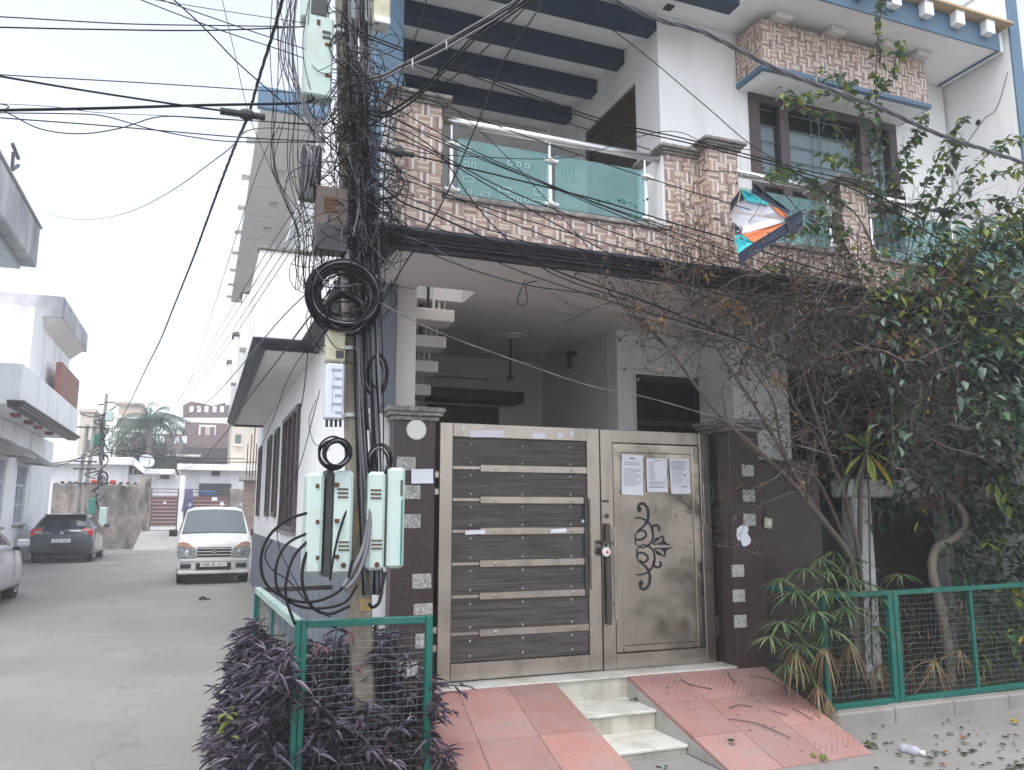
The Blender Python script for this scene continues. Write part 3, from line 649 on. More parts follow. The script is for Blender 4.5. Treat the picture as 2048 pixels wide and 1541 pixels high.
for z in zs[1:-1]:
    b = MB().bx(2.03, 2.955, YG + .001, YG + .0175, z - .028, z + .028, .006).build('strip', 'gate_steel', GL)
    MB().bx(1.807, 2.029, YG + .005, YG + .0172, z - .012, z + .014, .003).build('strip_end', 'gate_steel', b)
    for x in (2.16, 2.82): MB().lathe([(.016, 0), (.014, .004), (.005, .006), (0, .006)], (x, YG + .001, z), 10, (0, -1, 0)).build('bolt', 'gate_steel', b)
hd = MB().bar((2.975, YG - .035, 1.0), (2.975, YG - .035, 1.72), .03, .012, (0, 1, 0), .004)
hd.tube([(2.975, YG + .001, 1.06), (2.975, YG - .03, 1.06)], .009, 8).tube([(2.975, YG + .001, 1.66), (2.975, YG - .03, 1.66)], .009, 8)
hd.build('handle', 'gate_steel', GL)
MB().bx(2.925, 2.948, YG - .012, YG - .001, .95, 1.74, .004).build('edge_strip', 'steel_dark', GL)
for z in (1.9, .75):
    h_ = MB().bx(1.60, 1.699, YG + .005, YG + .045, z - .03, z + .02, .004).bx(1.60, 1.699, YG + .005, YG + .045, z - .16, z - .11, .004); h_.tube([(1.66, YG + .025, z - .109), (1.66, YG + .025, z - .031)], .014, 8); h_.build('hinge', 'gate_steel', GL)
GR = thing('gate_leaf', (3.61, YG, .37), 'right steel gate leaf with a black scroll cut-out and three notices', 'gate', 'leaves of the front gate')
frame_ring(MB(), 3.082, 4.148, .366, 2.295, YG, YG + .05, .112, .098, .108, .122).build('frame', 'gate_steel', GR)
frame_ring(MB(), 3.2, 4.044, .494, 2.181, YG + .006, YG + .045, .065, .07, .075, .05).build('inner_frame', 'gate_panel', GR)
MB().bx(3.266, 3.973, YG + .02, YG + .036, .545, 2.105).build('panel', 'gate_panel', GR)
# scroll ornament: flat strokes (given in picture units, set on the panel)
orn = MB()
def stroke(pts, w0, w1=None, y=YG + .0185, mb=None):
    mb = mb or orn; w1 = w0 if w1 is None else w1
    q = spline([AY(a, b, y) for a, b in pts], 8); n = len(q); vs = []
    for i in range(n):
        d = (q[min(i + 1, n - 1)] - q[max(i - 1, 0)]).normalized(); s_ = V((-d.z, 0, d.x)); t = i / (n - 1)
        w = 1.5 * (w0 + (w1 - w0) * t) * (.35 + .65 * math.sin(math.pi * min(1, max(0, .12 + .76 * t))))
        for k in (0, .0018): vs += [q[i] + s_ * w + V((0, -k, 0)), q[i] - s_ * w + V((0, -k, 0))]
    fs = []
    for i in range(n - 1):
        a, b = i * 4, i * 4 + 4; fs += [(a + 2, a + 3, b + 3, b + 2), (a, a + 2, b + 2, b), (a + 3, a + 1, b + 1, b + 3)]
    mb.add(vs, fs)
def zp(x, y): return (1180 + x / 4.281, 880 + y / 4.281)
def S(pts, w0, w1=None): stroke([zp(*p) for p in pts], w0, w1)
for sgn in (1, -1):
    f = lambda p: (p[0] + (14 if sgn < 0 else 0), 912 + (p[1] - 912) * sgn)
    T = lambda pts, a, b=None: S([f(p) for p in pts], a, b)
    T([(432, 618), (412, 596), (422, 556), (455, 546), (488, 580), (500, 630), (495, 680), (470, 730), (430, 765), (400, 795)], .009, .008)
    T([(432, 610), (428, 590), (440, 585)], .011, .01)
    T([(385, 670), (430, 670), (480, 690), (520, 735), (540, 800), (530, 870), (490, 910), (440, 925), (405, 900)], .007, .005)
    T([(395, 800), (388, 830), (405, 855), (450, 850), (480, 820), (470, 785), (440, 775), (418, 790)], .006, .007)
    T([(535, 800), (530, 760), (550, 735), (580, 735), (595, 760), (580, 782)], .006, .008)
    T([(540, 893), (560, 860), (600, 838), (622, 825)], .006, .004)
    T([(545, 895), (590, 890), (622, 872), (630, 840), (618, 822)], .005, .006)
    T([(560, 862), (575, 850), (595, 845)], .013, .006); T([(600, 895), (650, 893), (690, 905)], .006, .003)
    T([(628, 868), (640, 885), (665, 895)], .011, .004)
    T([(395, 900), (388, 870), (390, 840)], .004, .004)
orn.build('scroll', 'dark_void', GR)
for x, z0, z1, k in ((3.118, .72, 1.52, 0), (3.172, .76, 1.5, 1)):
    hb = MB().bar((x, YG - (.03 if k == 0 else .05), z0), (x, YG - (.03 if k == 0 else .05), z1), .042 if k == 0 else .03, .014, (0, 1, 0), .005)
    for z in (z0 + .12, z1 - .14): hb.tube([(x, YG + .001, z), (x, YG - .045, z)], .009, 8)
    hb.build('handle', 'steel_dark' if k == 0 else 'gate_steel', GR)
MB().lathe([(.022, 0), (.02, .006), (.009, .008), (0, .003)], (3.128, YG + .0005, 1.58), 12, (0, -1, 0)).build('lock_hole', 'steel_dark', GR)
MB().bx(3.085, 3.15, YG - .006, YG, 1.69, 1.71, .002).build('slot', 'steel_dark', GR)
MB().bx(4.075, 4.14, YG - .004, YG, 1.5, 1.86, .003).build('edge_plate', 'chrome', GR)
for z in (1.78, .66):
    h_ = MB().bx(4.15, 4.21, YG - .01, YG + .03, z + .03, z + .09, .004).bx(4.15, 4.21, YG - .01, YG + .03, z - .09, z - .03, .004).tube([(4.175, YG + .01, z - .03), (4.175, YG + .01, z + .03)], .013, 8); h_.build('hinge', 'steel_dark', GR)
# padlock
pk = thing('padlock', (3.08, YG - .06, 1.26), 'small round white padlock with red dot hanging on the gate latch', 'padlock')
MB().lathe([(.0, -.016), (.034, -.014), (.038, -.006), (.038, .006), (.034, .014), (0, .016)], (3.08, YG - .07, 1.295), 20, (0, -1, 0)).build('body', 'white_plastic', pk, smooth=False)
MB().tube(spline([(3.062, YG - .07, 1.32), (3.062, YG - .07, 1.36), (3.08, YG - .07, 1.378), (3.098, YG - .07, 1.36), (3.098, YG - .07, 1.32)]), .006, 8).build('shackle', 'galv', pk)
MB().lathe([(.012, 0), (.011, .002), (0, .002)], (3.083, YG - .0865, 1.293), 12, (0, -1, 0)).build('dot', 'red_plastic', pk)
MB().bx(3.04, 3.12, YG - .09, YG - .001, 1.355, 1.385, .004).build('hasp', 'steel_dark', GR)
# notices on the right leaf: paper with printed lines
def sheet(name, c, W, Hh, tilt, label, rows, head=None, group='notices on the gate'):
    n = thing(name, (c[0], c[1], c[2] - Hh / 2), label, 'paper', group)
    u = V((math.cos(tilt), 0, math.sin(tilt))); v = V((-math.sin(tilt), 0, math.cos(tilt))); c = V(c)
    m = MB(); k = 6; vs = []
    for j in range(k + 1):
        for i in range(k + 1):
            a, b = i / k - .5, j / k - .5; curl = .004 * (a * a + b * b) * 4 * (1 if j == 0 else .5) + .0015
            vs.append(c + u * a * W + v * b * Hh + V((0, -curl - .001, 0)))
    m.add(vs, [(j * (k + 1) + i, j * (k + 1) + i + 1, (j + 1) * (k + 1) + i + 1, (j + 1) * (k + 1) + i) for j in range(k) for i in range(k)]); m.build('page', 'paper', n)
    if rows:
        t = MB()
        for (a0, a1, b, h) in rows: t.ob(c + u * (a0 + a1) / 2 * W + v * b * Hh + V((0, -.0055, 0)), u * (a1 - a0) / 2 * W, V((0, .0004, 0)), v * h * Hh)
        t.build('print', 'ink', n, kind='stuff')
    if head: MB().ob(c + v * Hh * .41 + V((0, -.0058, 0)), u * W * .1, V((0, .0004, 0)), v * Hh * .012).build('heading', 'ink_dark', n)
    return n
yp = YG + .018
rows = [(-.38, .36, .3 - .045 * i, .006) for i in range(2)] + [(-.4, .4 - .2 * (i % 3 == 2), .14 - .05 * i, .006) for i in range(9)]
sheet('notice', AY(1264, 950, yp), .205, .335, -.03, 'tallest white notice, leftmost of the three pages on the gate', rows, 1)
rows = [(-.15, .2, .44, .008)] + [(-.38, -.38 + .22 + .1 * R.random(), .37 - .055 * i, .007) for i in range(10)] + [(-.38, .38, -.2 - .035 * i, .006) for i in range(3)] + [(-.4, .36, -.35, .014)]
sheet('notice', AY(1313, 951, yp), .2, .285, .0, 'middle white notice of three on the gate, with short text lines', rows)
rows = [(-.42, .1 + .3 * R.random(), .42 - .035 * i, .006) for i in range(8)] + [(.2, .3, .03, .03)] + [(-.4, .1 + .1 * R.random(), .1 - .06 * i, .005) for i in range(6)] + [(.05, .35, -.3, .015)]
sheet('notice', AY(1359, 953, yp), .195, .3, .02, 'right-hand white notice of three on the gate, with a dark stamp', rows)
for (px, py, w, h, yy, lab) in ((974, 868, .29, .055, YG - .001, 'wide blank paper strip on the top rail of the left gate leaf'), (1078, 872, .12, .045, YG - .001, 'torn paper scrap near the middle of the top gate rail'), (1120, 871, .05, .04, YG - .001, 'small square paper scrap on the top gate rail'), (1143, 868, .028, .055, YG - .001, 'narrow upright paper scrap at the right of the left leaf top rail'), (926, 857, .024, .035, YG - .001, 'tiny paper scrap at the left of the top gate rail'), (950, 1065, .16, .03, YG + .0005, 'white tape strip on the left of the third steel bar'), (1117, 1062, .14, .03, YG + .0005, 'white tape strip on the right of the third steel bar'), (1166, 1043, .022, .026, YG + .017, 'tiny white sticker beside the gate handle')):
    p = AY(px, py, yy); tag(MB().ob(p + V((0, -.0015, 0)), V((w / 2, 0, .02 * w)), V((0, .0006, 0)), V((0, 0, h / 2))).build('paper_scrap', 'paper'), lab, 'paper', 'paper scraps stuck on the gate')
# ================================================================= granite gate pillars
def pillar(x0, x1, y0, y1, z, label, insets, base=.0):
    p = thing('gate_pillar', ((x0 + x1) / 2, (y0 + y1) / 2, base), label, 'pillar', 'granite gate pillars')
    MB().bx(x0, x1, y0, y1, base, z, .006).build('shaft', 'granite', p)
    c = MB().bx(x0 - .02, x1 + .02, y0 - .02, y1 + .02, z, z + .035, .01).bx(x0 - .045, x1 + .045, y0 - .045, y1 + .045, z + .035, z + .062, .012).bx(x0 - .06, x1 + .06, y0 - .06, y1 + .06, z + .062, z + .1, .014); c.build('cap', 'stone_cap', p)
    for (a, b, w, h) in insets: MB().bx(a - w / 2, a + w / 2, y0 - .012, y0 + .004, b - h / 2, b + h / 2, .003).build('inset_tile', 'speckle_stone', p)
    return p
P1 = pillar(1.30, 1.62, 5.76, 6.1, 2.28, 'maroon granite pillar left of the gate with a round white disc', [])
for px, py, w, h in ((812, 928, .14, .1), (823, 985, .13, .1), (823, 1043, .13, .1), (843, 1163, .14, .105), (846, 1219, .14, .08), (848, 1282, .13, .1), (815, 1340, .14, .1)):
    q = AY(px, py, 5.76); MB().bx(max(1.303, q.x - w / 2), min(1.617, q.x + w / 2), 5.748, 5.764, q.z - h / 2, q.z + h / 2, .003).build('inset_tile', 'speckle_stone', P1)
q = AY(833, 860, 5.75); MB().lathe([(.075, 0), (.075, .012), (.07, .016), (0, .016)], (q.x, 5.759, q.z), 28, (0, -1, 0)).build('disc', 'white_plastic', P1)
q = AY(844, 953, 5.75); sheet('notice', (q.x, 5.747, q.z), .165, .105, .03, 'blank white envelope stuck on the left granite pillar', [], None, 'notices on the pillars')
P2 = pillar(4.19, 4.5, 5.70, 6.1, 2.30, 'maroon granite pillar right of the gate behind bare twigs', [])
for px, py in ((1495, 942), (1497, 992), (1498, 1040), (1475, 1142), (1477, 1192), (1480, 1243)):
    q = AY(px, py, 5.7); MB().bx(q.x - .06, min(4.497, q.x + .06), 5.688, 5.704, q.z - .05, q.z + .05, .003).build('inset_tile', 'speckle_stone', P2)
q = AY(1487, 1070, 5.69)
pc = MB()
for a, b, r_ in ((0, .03, .06), (.02, -.04, .055), (-.03, -.01, .04), (.03, .06, .035)):
    n = 9; pc.add([(q.x + a + r_ * (.75 + .4 * R.random()) * math.cos(6.283 * i / n), 5.697 - .004 * R.random(), q.z + b + r_ * (.75 + .4 * R.random()) * math.sin(6.283 * i / n)) for i in range(n)], [tuple(range(n))[::-1]])
tag(pc.build('paper_scrap', 'paper'), 'torn white poster remains on the right granite pillar', 'paper')
# granite wall right of the gate with a switch plate
GW = thing('granite_wall', (4.95, 5.9, 0), 'dark maroon granite wall panel right of the gate pillar', 'wall')
MB().bx(4.502, 4.592, 5.86, 6.05, 0, 2.05, .004).bx(4.598, 5.28, 5.86, 6.05, 0, 2.05, .004).build('slab', 'granite', GW)
MB().bx(4.5, 5.3, 5.85, 6.06, 2.051, 2.075, .004).build('coping', 'granite', GW)
MB().bx(4.595, 7.2, 6.35, 6.5, 0, 1.62).bx(5.28, 5.4, 6.06, 6.349, 0, 1.62).build('low_wall', 'granite', GW)
q = AY(1534, 1047, 5.85); bp = thing('switch_plate', (q.x, 5.84, q.z - .05), 'loose cream switch plate on the granite wall beside the gate pillar', 'switch')
MB().ob(q + V((0, -.012, 0)), (.042, 0, -.008), (.002, .012, 0), (.008, 0, .044), .004).build('plate', 'cream_box', bp); MB().ob(q + V((0, -.027, 0)), (.018, 0, -.003), (0, .003, 0), (.004, 0, .024), .002).build('switch', 'white_plastic', bp)
MB().lathe([(.022, 0), (.02, .003), (0, .003)], (q.x - .02, 5.859, q.z + .09), 10, (0, -1, 0)).build('cable_hole', 'dark_void', bp)
# whitewashed post and ledge behind the plants
WP = thing('garden_post', (5.83, 5.95, 0), 'whitewashed concrete post and ledge behind the plants, right of the granite wall', 'post')
MB().bx(5.72, 5.93, 5.9, 6.08, 0, 1.75, .015).build('post', 'post_white', WP); MB().bx(5.62, 6.75, 5.88, 6.1, 1.751, 1.92, .02).build('ledge', 'post_white', WP)
MB().bx(6.9, 7.05, 5.95, 6.1, 0, 1.5, .015).build('post', 'cement', WP)
# ================================================================= ramps and steps
ST = thing('marble_steps', (2.85, 5.3, 0), 'three white marble steps between the two red ramps below the gate', 'steps')
MB().bx(1.63, 4.2, 5.735, 5.955, .2, .345, .004).build('sill', 'marble', ST); MB().bx(1.63, 4.2, 5.715, 5.956, .346, .363, .004).build('sill_slab', 'marble', ST)
for i, (y0, y1, zt, zb) in enumerate(((5.30, 5.75, .2, -.02), (4.9, 5.33, .06, -.02))):
    MB().bx(2.56, 3.17, y0 + .02, y1, zb, zt - .022).build('riser', 'marble_riser', ST); MB().bx(2.555, 3.172, y0, y1 - .004, zt - .021, zt, .004).build('tread', 'marble', ST)
MB().bx(2.56, 3.17, 5.733, 5.734, .2, .345).build('riser', 'marble_riser', ST)
def ramp_thing(label, L0, L1, R0, R1, nx, ny):
    """ramp from top edge L0-R0 to bottom edge L1-R1 (3-D points), tiles nx by ny"""
    L0, L1, R0, R1 = map(V, (L0, L1, R0, R1)); c = (L0 + L1 + R0 + R1) / 4
    rp = thing('ramp', (c.x, c.y, 0), label, 'ramp', 'red tiled ramps')
    dn = V((0, 0, -.03)); m = MB(); a = [L0 + dn, R0 + dn, R1 + dn, L1 + dn]; b = [V((p.x, p.y, -.05)) for p in a]
    m.add(a + b, [(0, 3, 2, 1), (0, 1, 5, 4), (1, 2, 6, 5), (2, 3, 7, 6), (3, 0, 4, 7)]); m.build('base', 'cement', rp)
    P = lambda s_, t: (L0.lerp(R0, s_)).lerp(L1.lerp(R1, s_), t); e_ = .0018
    for i in range(nx):
        for j in range(ny):
            s0, s1, t0, t1 = i / nx + e_, (i + 1) / nx - e_, j / ny + e_, (j + 1) / ny - e_
            t = [P(s0, t0), P(s1, t0), P(s1, t1), P(s0, t1)]; hz = V((0, 0, .0015 * R.random())); q = [p + hz for p in t] + [p + V((0, 0, -.029)) for p in t]
            m = MB(); m.add(q, [(0, 3, 2, 1), (0, 1, 5, 4), (1, 2, 6, 5), (2, 3, 7, 6), (3, 0, 4, 7)])
            m.build('tile', ['ramp_tile', 'ramp_tile_cross', 'ramp_tile_pale'][(2 * i + j + (i * j) % 2) % 3], rp)
    return rp
ramp_thing('red tiled ramp left of the marble steps, under the plank gate leaf', (1.42, 5.73, .358), (1.2, 4.35, .004), (2.553, 5.73, .358), (2.555, 4.35, .004), 3, 2)
ramp_thing('red tiled ramp right of the marble steps with twigs lying on it', (3.175, 5.73, .358), (3.175, 4.4, .004), (4.45, 5.70, .345), (4.33, 4.45, .004), 3, 3)
MB().bx(3.165, 3.1745, 4.45, 5.72, -.02, .0).build('side', 'cement', ST)
# ================================================================= garden bed on the right: kerb, soil, mesh fence
kb = MB()
for i in range(6): kb = MB().bx(4.5 + .62 * i + .004, 4.5 + .62 * (i + 1) - .004, 5.0, 5.2, -.02, .115 + .006 * R.random(), .012); tag(kb.build('kerb_stone', 'kerb'), f'{["first", "second", "third", "fourth", "fifth", "sixth"][i]} concrete kerb stone from the red ramp, below the green fence', 'kerb', 'kerb along the garden bed')
s_ = MB(); n = 26
s_.add([(4.5 + 3.2 * i / n, 5.19 + 1.16 * j / 10, .06 + .05 * R.random() + .05 * math.sin(i * .9 + j)) for j in range(11) for i in range(n + 1)], [(j * (n + 1) + i, j * (n + 1) + i + 1, (j + 1) * (n + 1) + i + 1, (j + 1) * (n + 1) + i) for j in range(10) for i in range(n)])
s_.build('soil', 'soil', origin=(6, 5.7, 0), kind='structure')
def wire_panel(a, b, z0, z1, parent, sp=.045, r=.0013, lean=0):
    """square wire mesh between plan points a and b"""
    a, b = V((*a, 0)), V((*b, 0)); L_ = (b - a).length; m = MB(); nu, nz = int(L_ / sp), int((z1 - z0) / sp)
    ph = R.random() * 6
    for i in range(1, nu):
        pts = [a.lerp(b, i / nu) + V((.004 * math.sin(k + i + ph), .006 * math.sin(k * 1.3 + ph), z0 + (z1 - z0) * k / 5)) for k in range(6)]; m.tube(pts, r, 3, cap=False)
    for j in range(1, nz):
        z = z0 + (z1 - z0) * j / nz; pts = [a.lerp(b, k / 6) + V((.003, .006 * math.sin(k * 1.7 + ph), z + .005 * math.sin(k * 1.9 + j + ph))) for k in range(7)]; m.tube(pts, r, 3, cap=False)
    m.build('wire_mesh', 'mesh_wire', parent, kind='stuff')
FR = thing('mesh_fence', (5.9, 5.15, .1), 'green framed wire mesh fence around the garden bed right of the ramp', 'fence', 'green mesh fences')
def ang(m, a, b, w=.045, ch=.004): m.bar(a, b, w, w, (0, 0, 1) if abs(V(a).z - V(b).z) < .3 else (0, 1, 0), ch); return m
for a, b, w, nm in (((4.57, 5.12, .09), (4.57, 5.12, 1.0), .05, 'post'), ((5.245, 5.12, .09), (5.245, 5.12, .985), .05, 'post'), ((5.305, 5.12, .09), (5.305, 5.12, .985), .05, 'post'), ((6.15, 5.12, .12), (6.15, 5.12, .98), .03, 'post'), ((4.5, 5.82, .1), (4.5, 5.82, 1.0), .035, 'post'), ((7.1, 5.12, .12), (7.1, 5.12, .98), .05, 'post'),
                ((4.6, 5.12, .965), (5.22, 5.12, .965), .04, 'rail'), ((4.6, 5.12, .135), (5.22, 5.12, .135), .045, 'rail'), ((5.335, 5.12, .965), (7.07, 5.12, .985), .04, 'rail'), ((5.335, 5.12, .135), (7.07, 5.12, .15), .045, 'rail'), ((4.563, 5.15, .98), (4.503, 5.8, .98), .035, 'rail'), ((4.563, 5.15, .13), (4.503, 5.8, .13), .035, 'rail')):
    ang(MB(), a, b, w).build(nm, 'fence_green', FR)
wire_panel((4.6, 5.13), (5.22, 5.13), .15, .95, FR); wire_panel((5.335, 5.13), (7.07, 5.13), .15, .96, FR); wire_panel((4.56, 5.15), (4.505, 5.8), .15, .96, FR)
# planter cage round the utility pole
FL = thing('mesh_fence', (.9, 5.6, 0), 'green framed wire mesh cage around the utility pole and purple plant', 'fence', 'green mesh fences')
A, B, C_, D_ = (.576, 4.83), (1.318, 4.78), (.49, 7.08), (1.1, 7.1)
ang(MB(), (A[0] - .014, A[1], 0), (A[0] - .014, A[1], 1.0), .034).build('post', 'fence_green', FL); ang(MB(), (A[0] + .022, A[1], 0), (A[0] + .022, A[1], 1.0), .034).build('post', 'fence_green', FL)
ang(MB(), (*B, 0), (*B, 1.0), .042).build('post', 'fence_green', FL); ang(MB(), (*C_, GZ(7)), (*C_, 1.0), .045).build('post', 'fence_green', FL)
ang(MB(), (A[0] + .041, A[1], .978), (B[0] - .023, B[1], .978), .042).build('rail', 'fence_green', FL)
ang(MB(), (A[0] - .01, A[1] + .022, .98), (C_[0], C_[1] - .025, .98), .05).build('rail', 'fence_pale', FL)
ang(MB(), (C_[0] + .025, C_[1], .98), (*D_, .98), .04).build('rail', 'steel_dark', FL)
ang(MB(), (.53, 6.05, .05), (.53, 6.05, .955), .02).build('post', 'fence_green', FL)
for a, b in ((A, B), (A, C_), (C_, D_)): ang(MB(), (a[0] + .03, a[1] + (.03 if b == C_ else 0), .1), (b[0] - .03, b[1] - (.03 if b == C_ else 0), .1), .03).build('rail', 'fence_green', FL)
wire_panel((A[0] + .04, A[1]), (B[0] - .02, B[1]), .12, .955, FL, .04, .0012); wire_panel((A[0], A[1] + .03), (C_[0], C_[1] - .03), .12, .955, FL, .042, .0012); wire_panel(C_, D_, .12, .955, FL, .05, .0018)
# ================================================================= utility pole
YP = 5.0
def px_(z): q0, q1 = AY(724, 1390, YP), AY(690, 0, YP); return q1.x + (q0.x - q1.x) * (q1.z - z) / (q1.z - q0.z)
UP = thing('utility_pole', (px_(0), YP, 0), 'leaning concrete utility pole wrapped in cables inside the green cage', 'pole')
m = MB(); n_ = 12
vs = []
for i in range(n_ + 1):
    z = 7.2 * i / n_; w = .066 - .0016 * z; x = px_(z)
    for a, b in ((-1, -.75), (-.75, -1), (.75, -1), (1, -.75), (1, .75), (.75, 1), (-.75, 1), (-1, .75)): vs.append((x + a * w, YP + b * w * 1.15, z))
m.add(vs, [(i * 8 + k, i * 8 + (k + 1) % 8, (i + 1) * 8 + (k + 1) % 8, (i + 1) * 8 + k) for i in range(n_) for k in range(8)] + [tuple(range(8))[::-1], tuple(n_ * 8 + k for k in range(8))])
m.build('shaft', 'pole_concrete', UP)
for z, h, o in ((1.06, .07, .02), (1.55, .16, .01)): x = px_(z) + o; MB().bx(x - .035, x + .03, YP - .078, YP - .074, z - h / 2, z + h / 2).build('paint_band', 'pole_yellow', UP)
for z in (2.2, 2.62, 3.35, 4.1, 4.75): x = px_(z); MB().bx(x - .075, x + .075, YP - .085, YP + .085, z - .015, z + .015, .004).build('strap', 'galv', UP)
q = AY(692, 530, YP - .1); MB().bx(q.x - .022, q.x + .022, YP - .105, YP - .085, q.z - .12, q.z + .12, .01).lathe([(.01, 0), (.01, .006), (0, .006)], (q.x, YP - .1, q.z + .08), 8, (0, -1, 0)).build('clamp_plate', 'galv', UP)
# boxes hung on the pole (picture rectangles set on real depth planes)
def prect(m, x0, y0, x1, y1, Y, d, ch=.01):
    a, b = AY(x0, y1, Y), AY(x1, y0, Y); m.bx(a.x, b.x, Y, Y + d, a.z, b.z, ch); return m
def pboxthing(name, x0, y0, x1, y1, Y, d, mat, label, cat='box', part='case', ch=.012):
    a, b = AY(x0, y1, Y), AY(x1, y0, Y); t = thing(name, ((a.x + b.x) / 2, Y + d / 2, a.z), label, cat, 'boxes hung on the pole')
    prect(MB(), x0, y0, x1, y1, Y, d, ch).build(part, mat, t); return t
t = pboxthing('junction_box', 606, 38, 669, 186, 4.86, .14, 'mint', 'pale mint junction box high on the left of the pole')
for py in (88, 150): prect(MB(), 650, py, 664, py + 3, 4.855, .004, .001).build('louvre', 'rust', t)
prect(MB(), 632, 30, 640, 40, 4.88, .03, .003).build('lug', 'mint', t); prect(MB(), 634, 40, 641, 48, 4.852, .006, .001).build('latch', 'rust', t)
for k in range(2): prect(MB(), 645, 64 + 10 * k, 662, 66 + 10 * k, 4.855, .004, .001).build('louvre', 'dark_box', t)
t = pboxthing('junction_box', 603, -30, 662, 32, 4.87, .12, 'mint', 'mint junction box with open dark front at the very top of the pole'); prect(MB(), 622, -25, 656, 26, 4.862, .007, .002).build('opening', 'dark_box', t)
pboxthing('meter_box', 700, -20, 748, 38, 4.88, .13, 'grey_box', 'grey meter box behind cables at the top right of the pole')
t = pboxthing('lamp_box', 748, -30, 783, 40, 4.78, .12, 'cream_box', 'cream plastic box at the top, right of the grey meter box'); prect(MB(), 750, 36, 781, 42, 4.775, .12, .004).build('rim', 'white_plastic', t)
t = pboxthing('splice_box', 601, 292, 645, 388, 4.86, .14, 'dark_box', 'black splice box with hanging grey cables left of the pole')
for i in range(14):
    a = AY(612 + 3 * R.random() * 10, 292 + 6 * R.random(), 4.85); b = AY(606 + 2.6 * i, 388 + 10 * R.random(), 4.845)
    MB().tube(spline([a, a.lerp(b, .3) + V((.03 * (R.random() - .5), -.03, .02)), b]), .006, 5).build('lead', 'wire_grey' if i % 3 else 'wire_black', t)
t = pboxthing('meter_box', 629, 378, 700, 494, 4.80, .12, 'brown_box', 'weathered brown meter box below the black splice box')
prect(MB(), 632, 452, 697, 498, 4.79, .125, .006).build('terminal_cover', 'dark_box', t)
for k in range(4): prect(MB(), 648, 396 + 8 * k, 672 + (k % 2) * 6, 399 + 8 * k, 4.796, .005, .001).build('louvre', 'rust', t)
prect(MB(), 656, 430, 662, 440, 4.795, .006, .001).build('knob', 'black_plastic', t)
t = pboxthing('junction_box', 653, 662, 692, 722, 4.84, .12, 'cream_box', 'small dirty cream junction box below the big cable coil'); prect(MB(), 672, 702, 688, 716, 4.833, .01, .002).build('gland', 'dark_box', t)
t = pboxthing('splitter_box', 649, 728, 690, 838, 4.83, .09, 'pale_box', 'pale blue-grey splitter box with clips on the left of the pole')
for k in range(6): prect(MB(), 664 + 6 * (k % 2), 738 + 17 * k, 684, 741 + 17 * k, 4.825, .006, .001).build('clip', 'grey_box', t)
prect(MB(), 664, 742, 667, 825, 4.826, .005, .001).build('seam', 'dark_box', t)
for k in range(4): a = AY(654 + 9 * k, 838, 4.87); MB().tube([a, a + V((0, 0, -.05))], .008, 6).build('gland', 'black_plastic', t)
def cabinet(label, shells, gap, louv, rust):
    x0 = min(s[0] for s in shells); x1 = max(s[2] for s in shells); y1 = max(s[3] for s in shells); a = AY((x0 + x1) / 2, y1, 4.9)
    t = thing('cable_cabinet', a, label, 'cabinet', 'mint cabinets on the pole')
    for s in shells: prect(MB(), *s, 4.8, .2, .018).build('shell', 'mint', t)
    if gap: prect(MB(), *gap, 4.83, .16, .004).build('gap_filler', 'dark_box', t)  # dark slab set in the gap between the two shells
    for x, y in louv:
        for k in range(3): prect(MB(), x, y + 8 * k, x + 22, y + 8 * k + 3, 4.793, .01, .002).build('louvre', 'rust', t)
    for x, y in rust: q = AY(x, y, 4.797); MB().lathe([(.016, 0), (.014, .004), (0, .004)], q, 10, (0, -1, 0)).build('rust_hole', 'rust', t)
    return t
t = cabinet('mint steel cable cabinet on the left of the pole with a black gap', [(608, 946, 650, 1150), (664, 942, 709, 1150)], (646, 940, 668, 1154), [(675, 977), (677, 1083)], [(687, 1131)])
for y in (968, 1040, 1112): prect(MB(), 632, y, 639, y + 8, 4.79, .02, .002).build('hinge', 'rust', t); prect(MB(), 670, y - 2, 679, y + 6, 4.79, .02, .002).build('hinge', 'rust', t)
t = cabinet('mint steel cable cabinet on the right of the pole, beside the granite pillar', [(733, 944, 773, 1142), (773.6, 936, 812, 1138)], None, [(741, 979), (743, 1080)], [(754, 1130)])
prect(MB(), 800, 1000, 806, 1130, 4.793, .01, .002).build('stripe', 'mint_dark', t); prect(MB(), 801, 960, 806, 992, 4.793, .01, .002).build('stripe', 'brown_box', t)
# ================================================================= coils
def coil(cx, cy, rx, ry, Y, turns, spread, r, label, mat='wire_black', squash=0):
    c = AY(cx, cy, Y); s_ = (AY(cx + 100, cy, Y).x - c.x) / 100; t = thing('cable_coil', c - V((0, 0, ry * s_)), label, 'cable', 'coils of spare cable on the pole')
    for k in range(turns):
        f = 1 - spread * R.random(); ph = R.random() * 6; dy = (R.random() - .5) * .08; ox, oz = (R.random() - .5) * .03, (R.random() - .5) * .03
        pts = [c + V((ox + s_ * rx * f * math.cos(a) * (1 + .03 * math.sin(3 * a + ph)), dy + .015 * math.sin(2 * a + ph), oz + s_ * ry * f * math.sin(a) * (1 + .03 * math.sin(2 * a + ph)))) for a in [2 * math.pi * i / 36 for i in range(36)]]
        MB().tube(pts, r, 6, closed=True).build('turn', mat if k % 7 != 3 else 'wire_grey', t, smooth=True)
    return t
coil(688, 590, 76, 75, 4.82, 30, .38, .0058, 'big black cable coil hung at mid height on the pole')
coil(690, 624, 38, 37, 4.8, 9, .34, .006, 'small cable coil inside the big black coil')
coil(671, 907, 29, 30, 4.78, 8, .22, .006, 'palm sized cable coil hung just above the mint cabinets')
coil(752, 750, 24, 45, 4.88, 8, .4, .006, 'narrow oval cable coil right of the pole')
coil(760, 925, 24, 36, 4.86, 4, .3, .006, 'loose cable loop between the pole and the granite pillar')
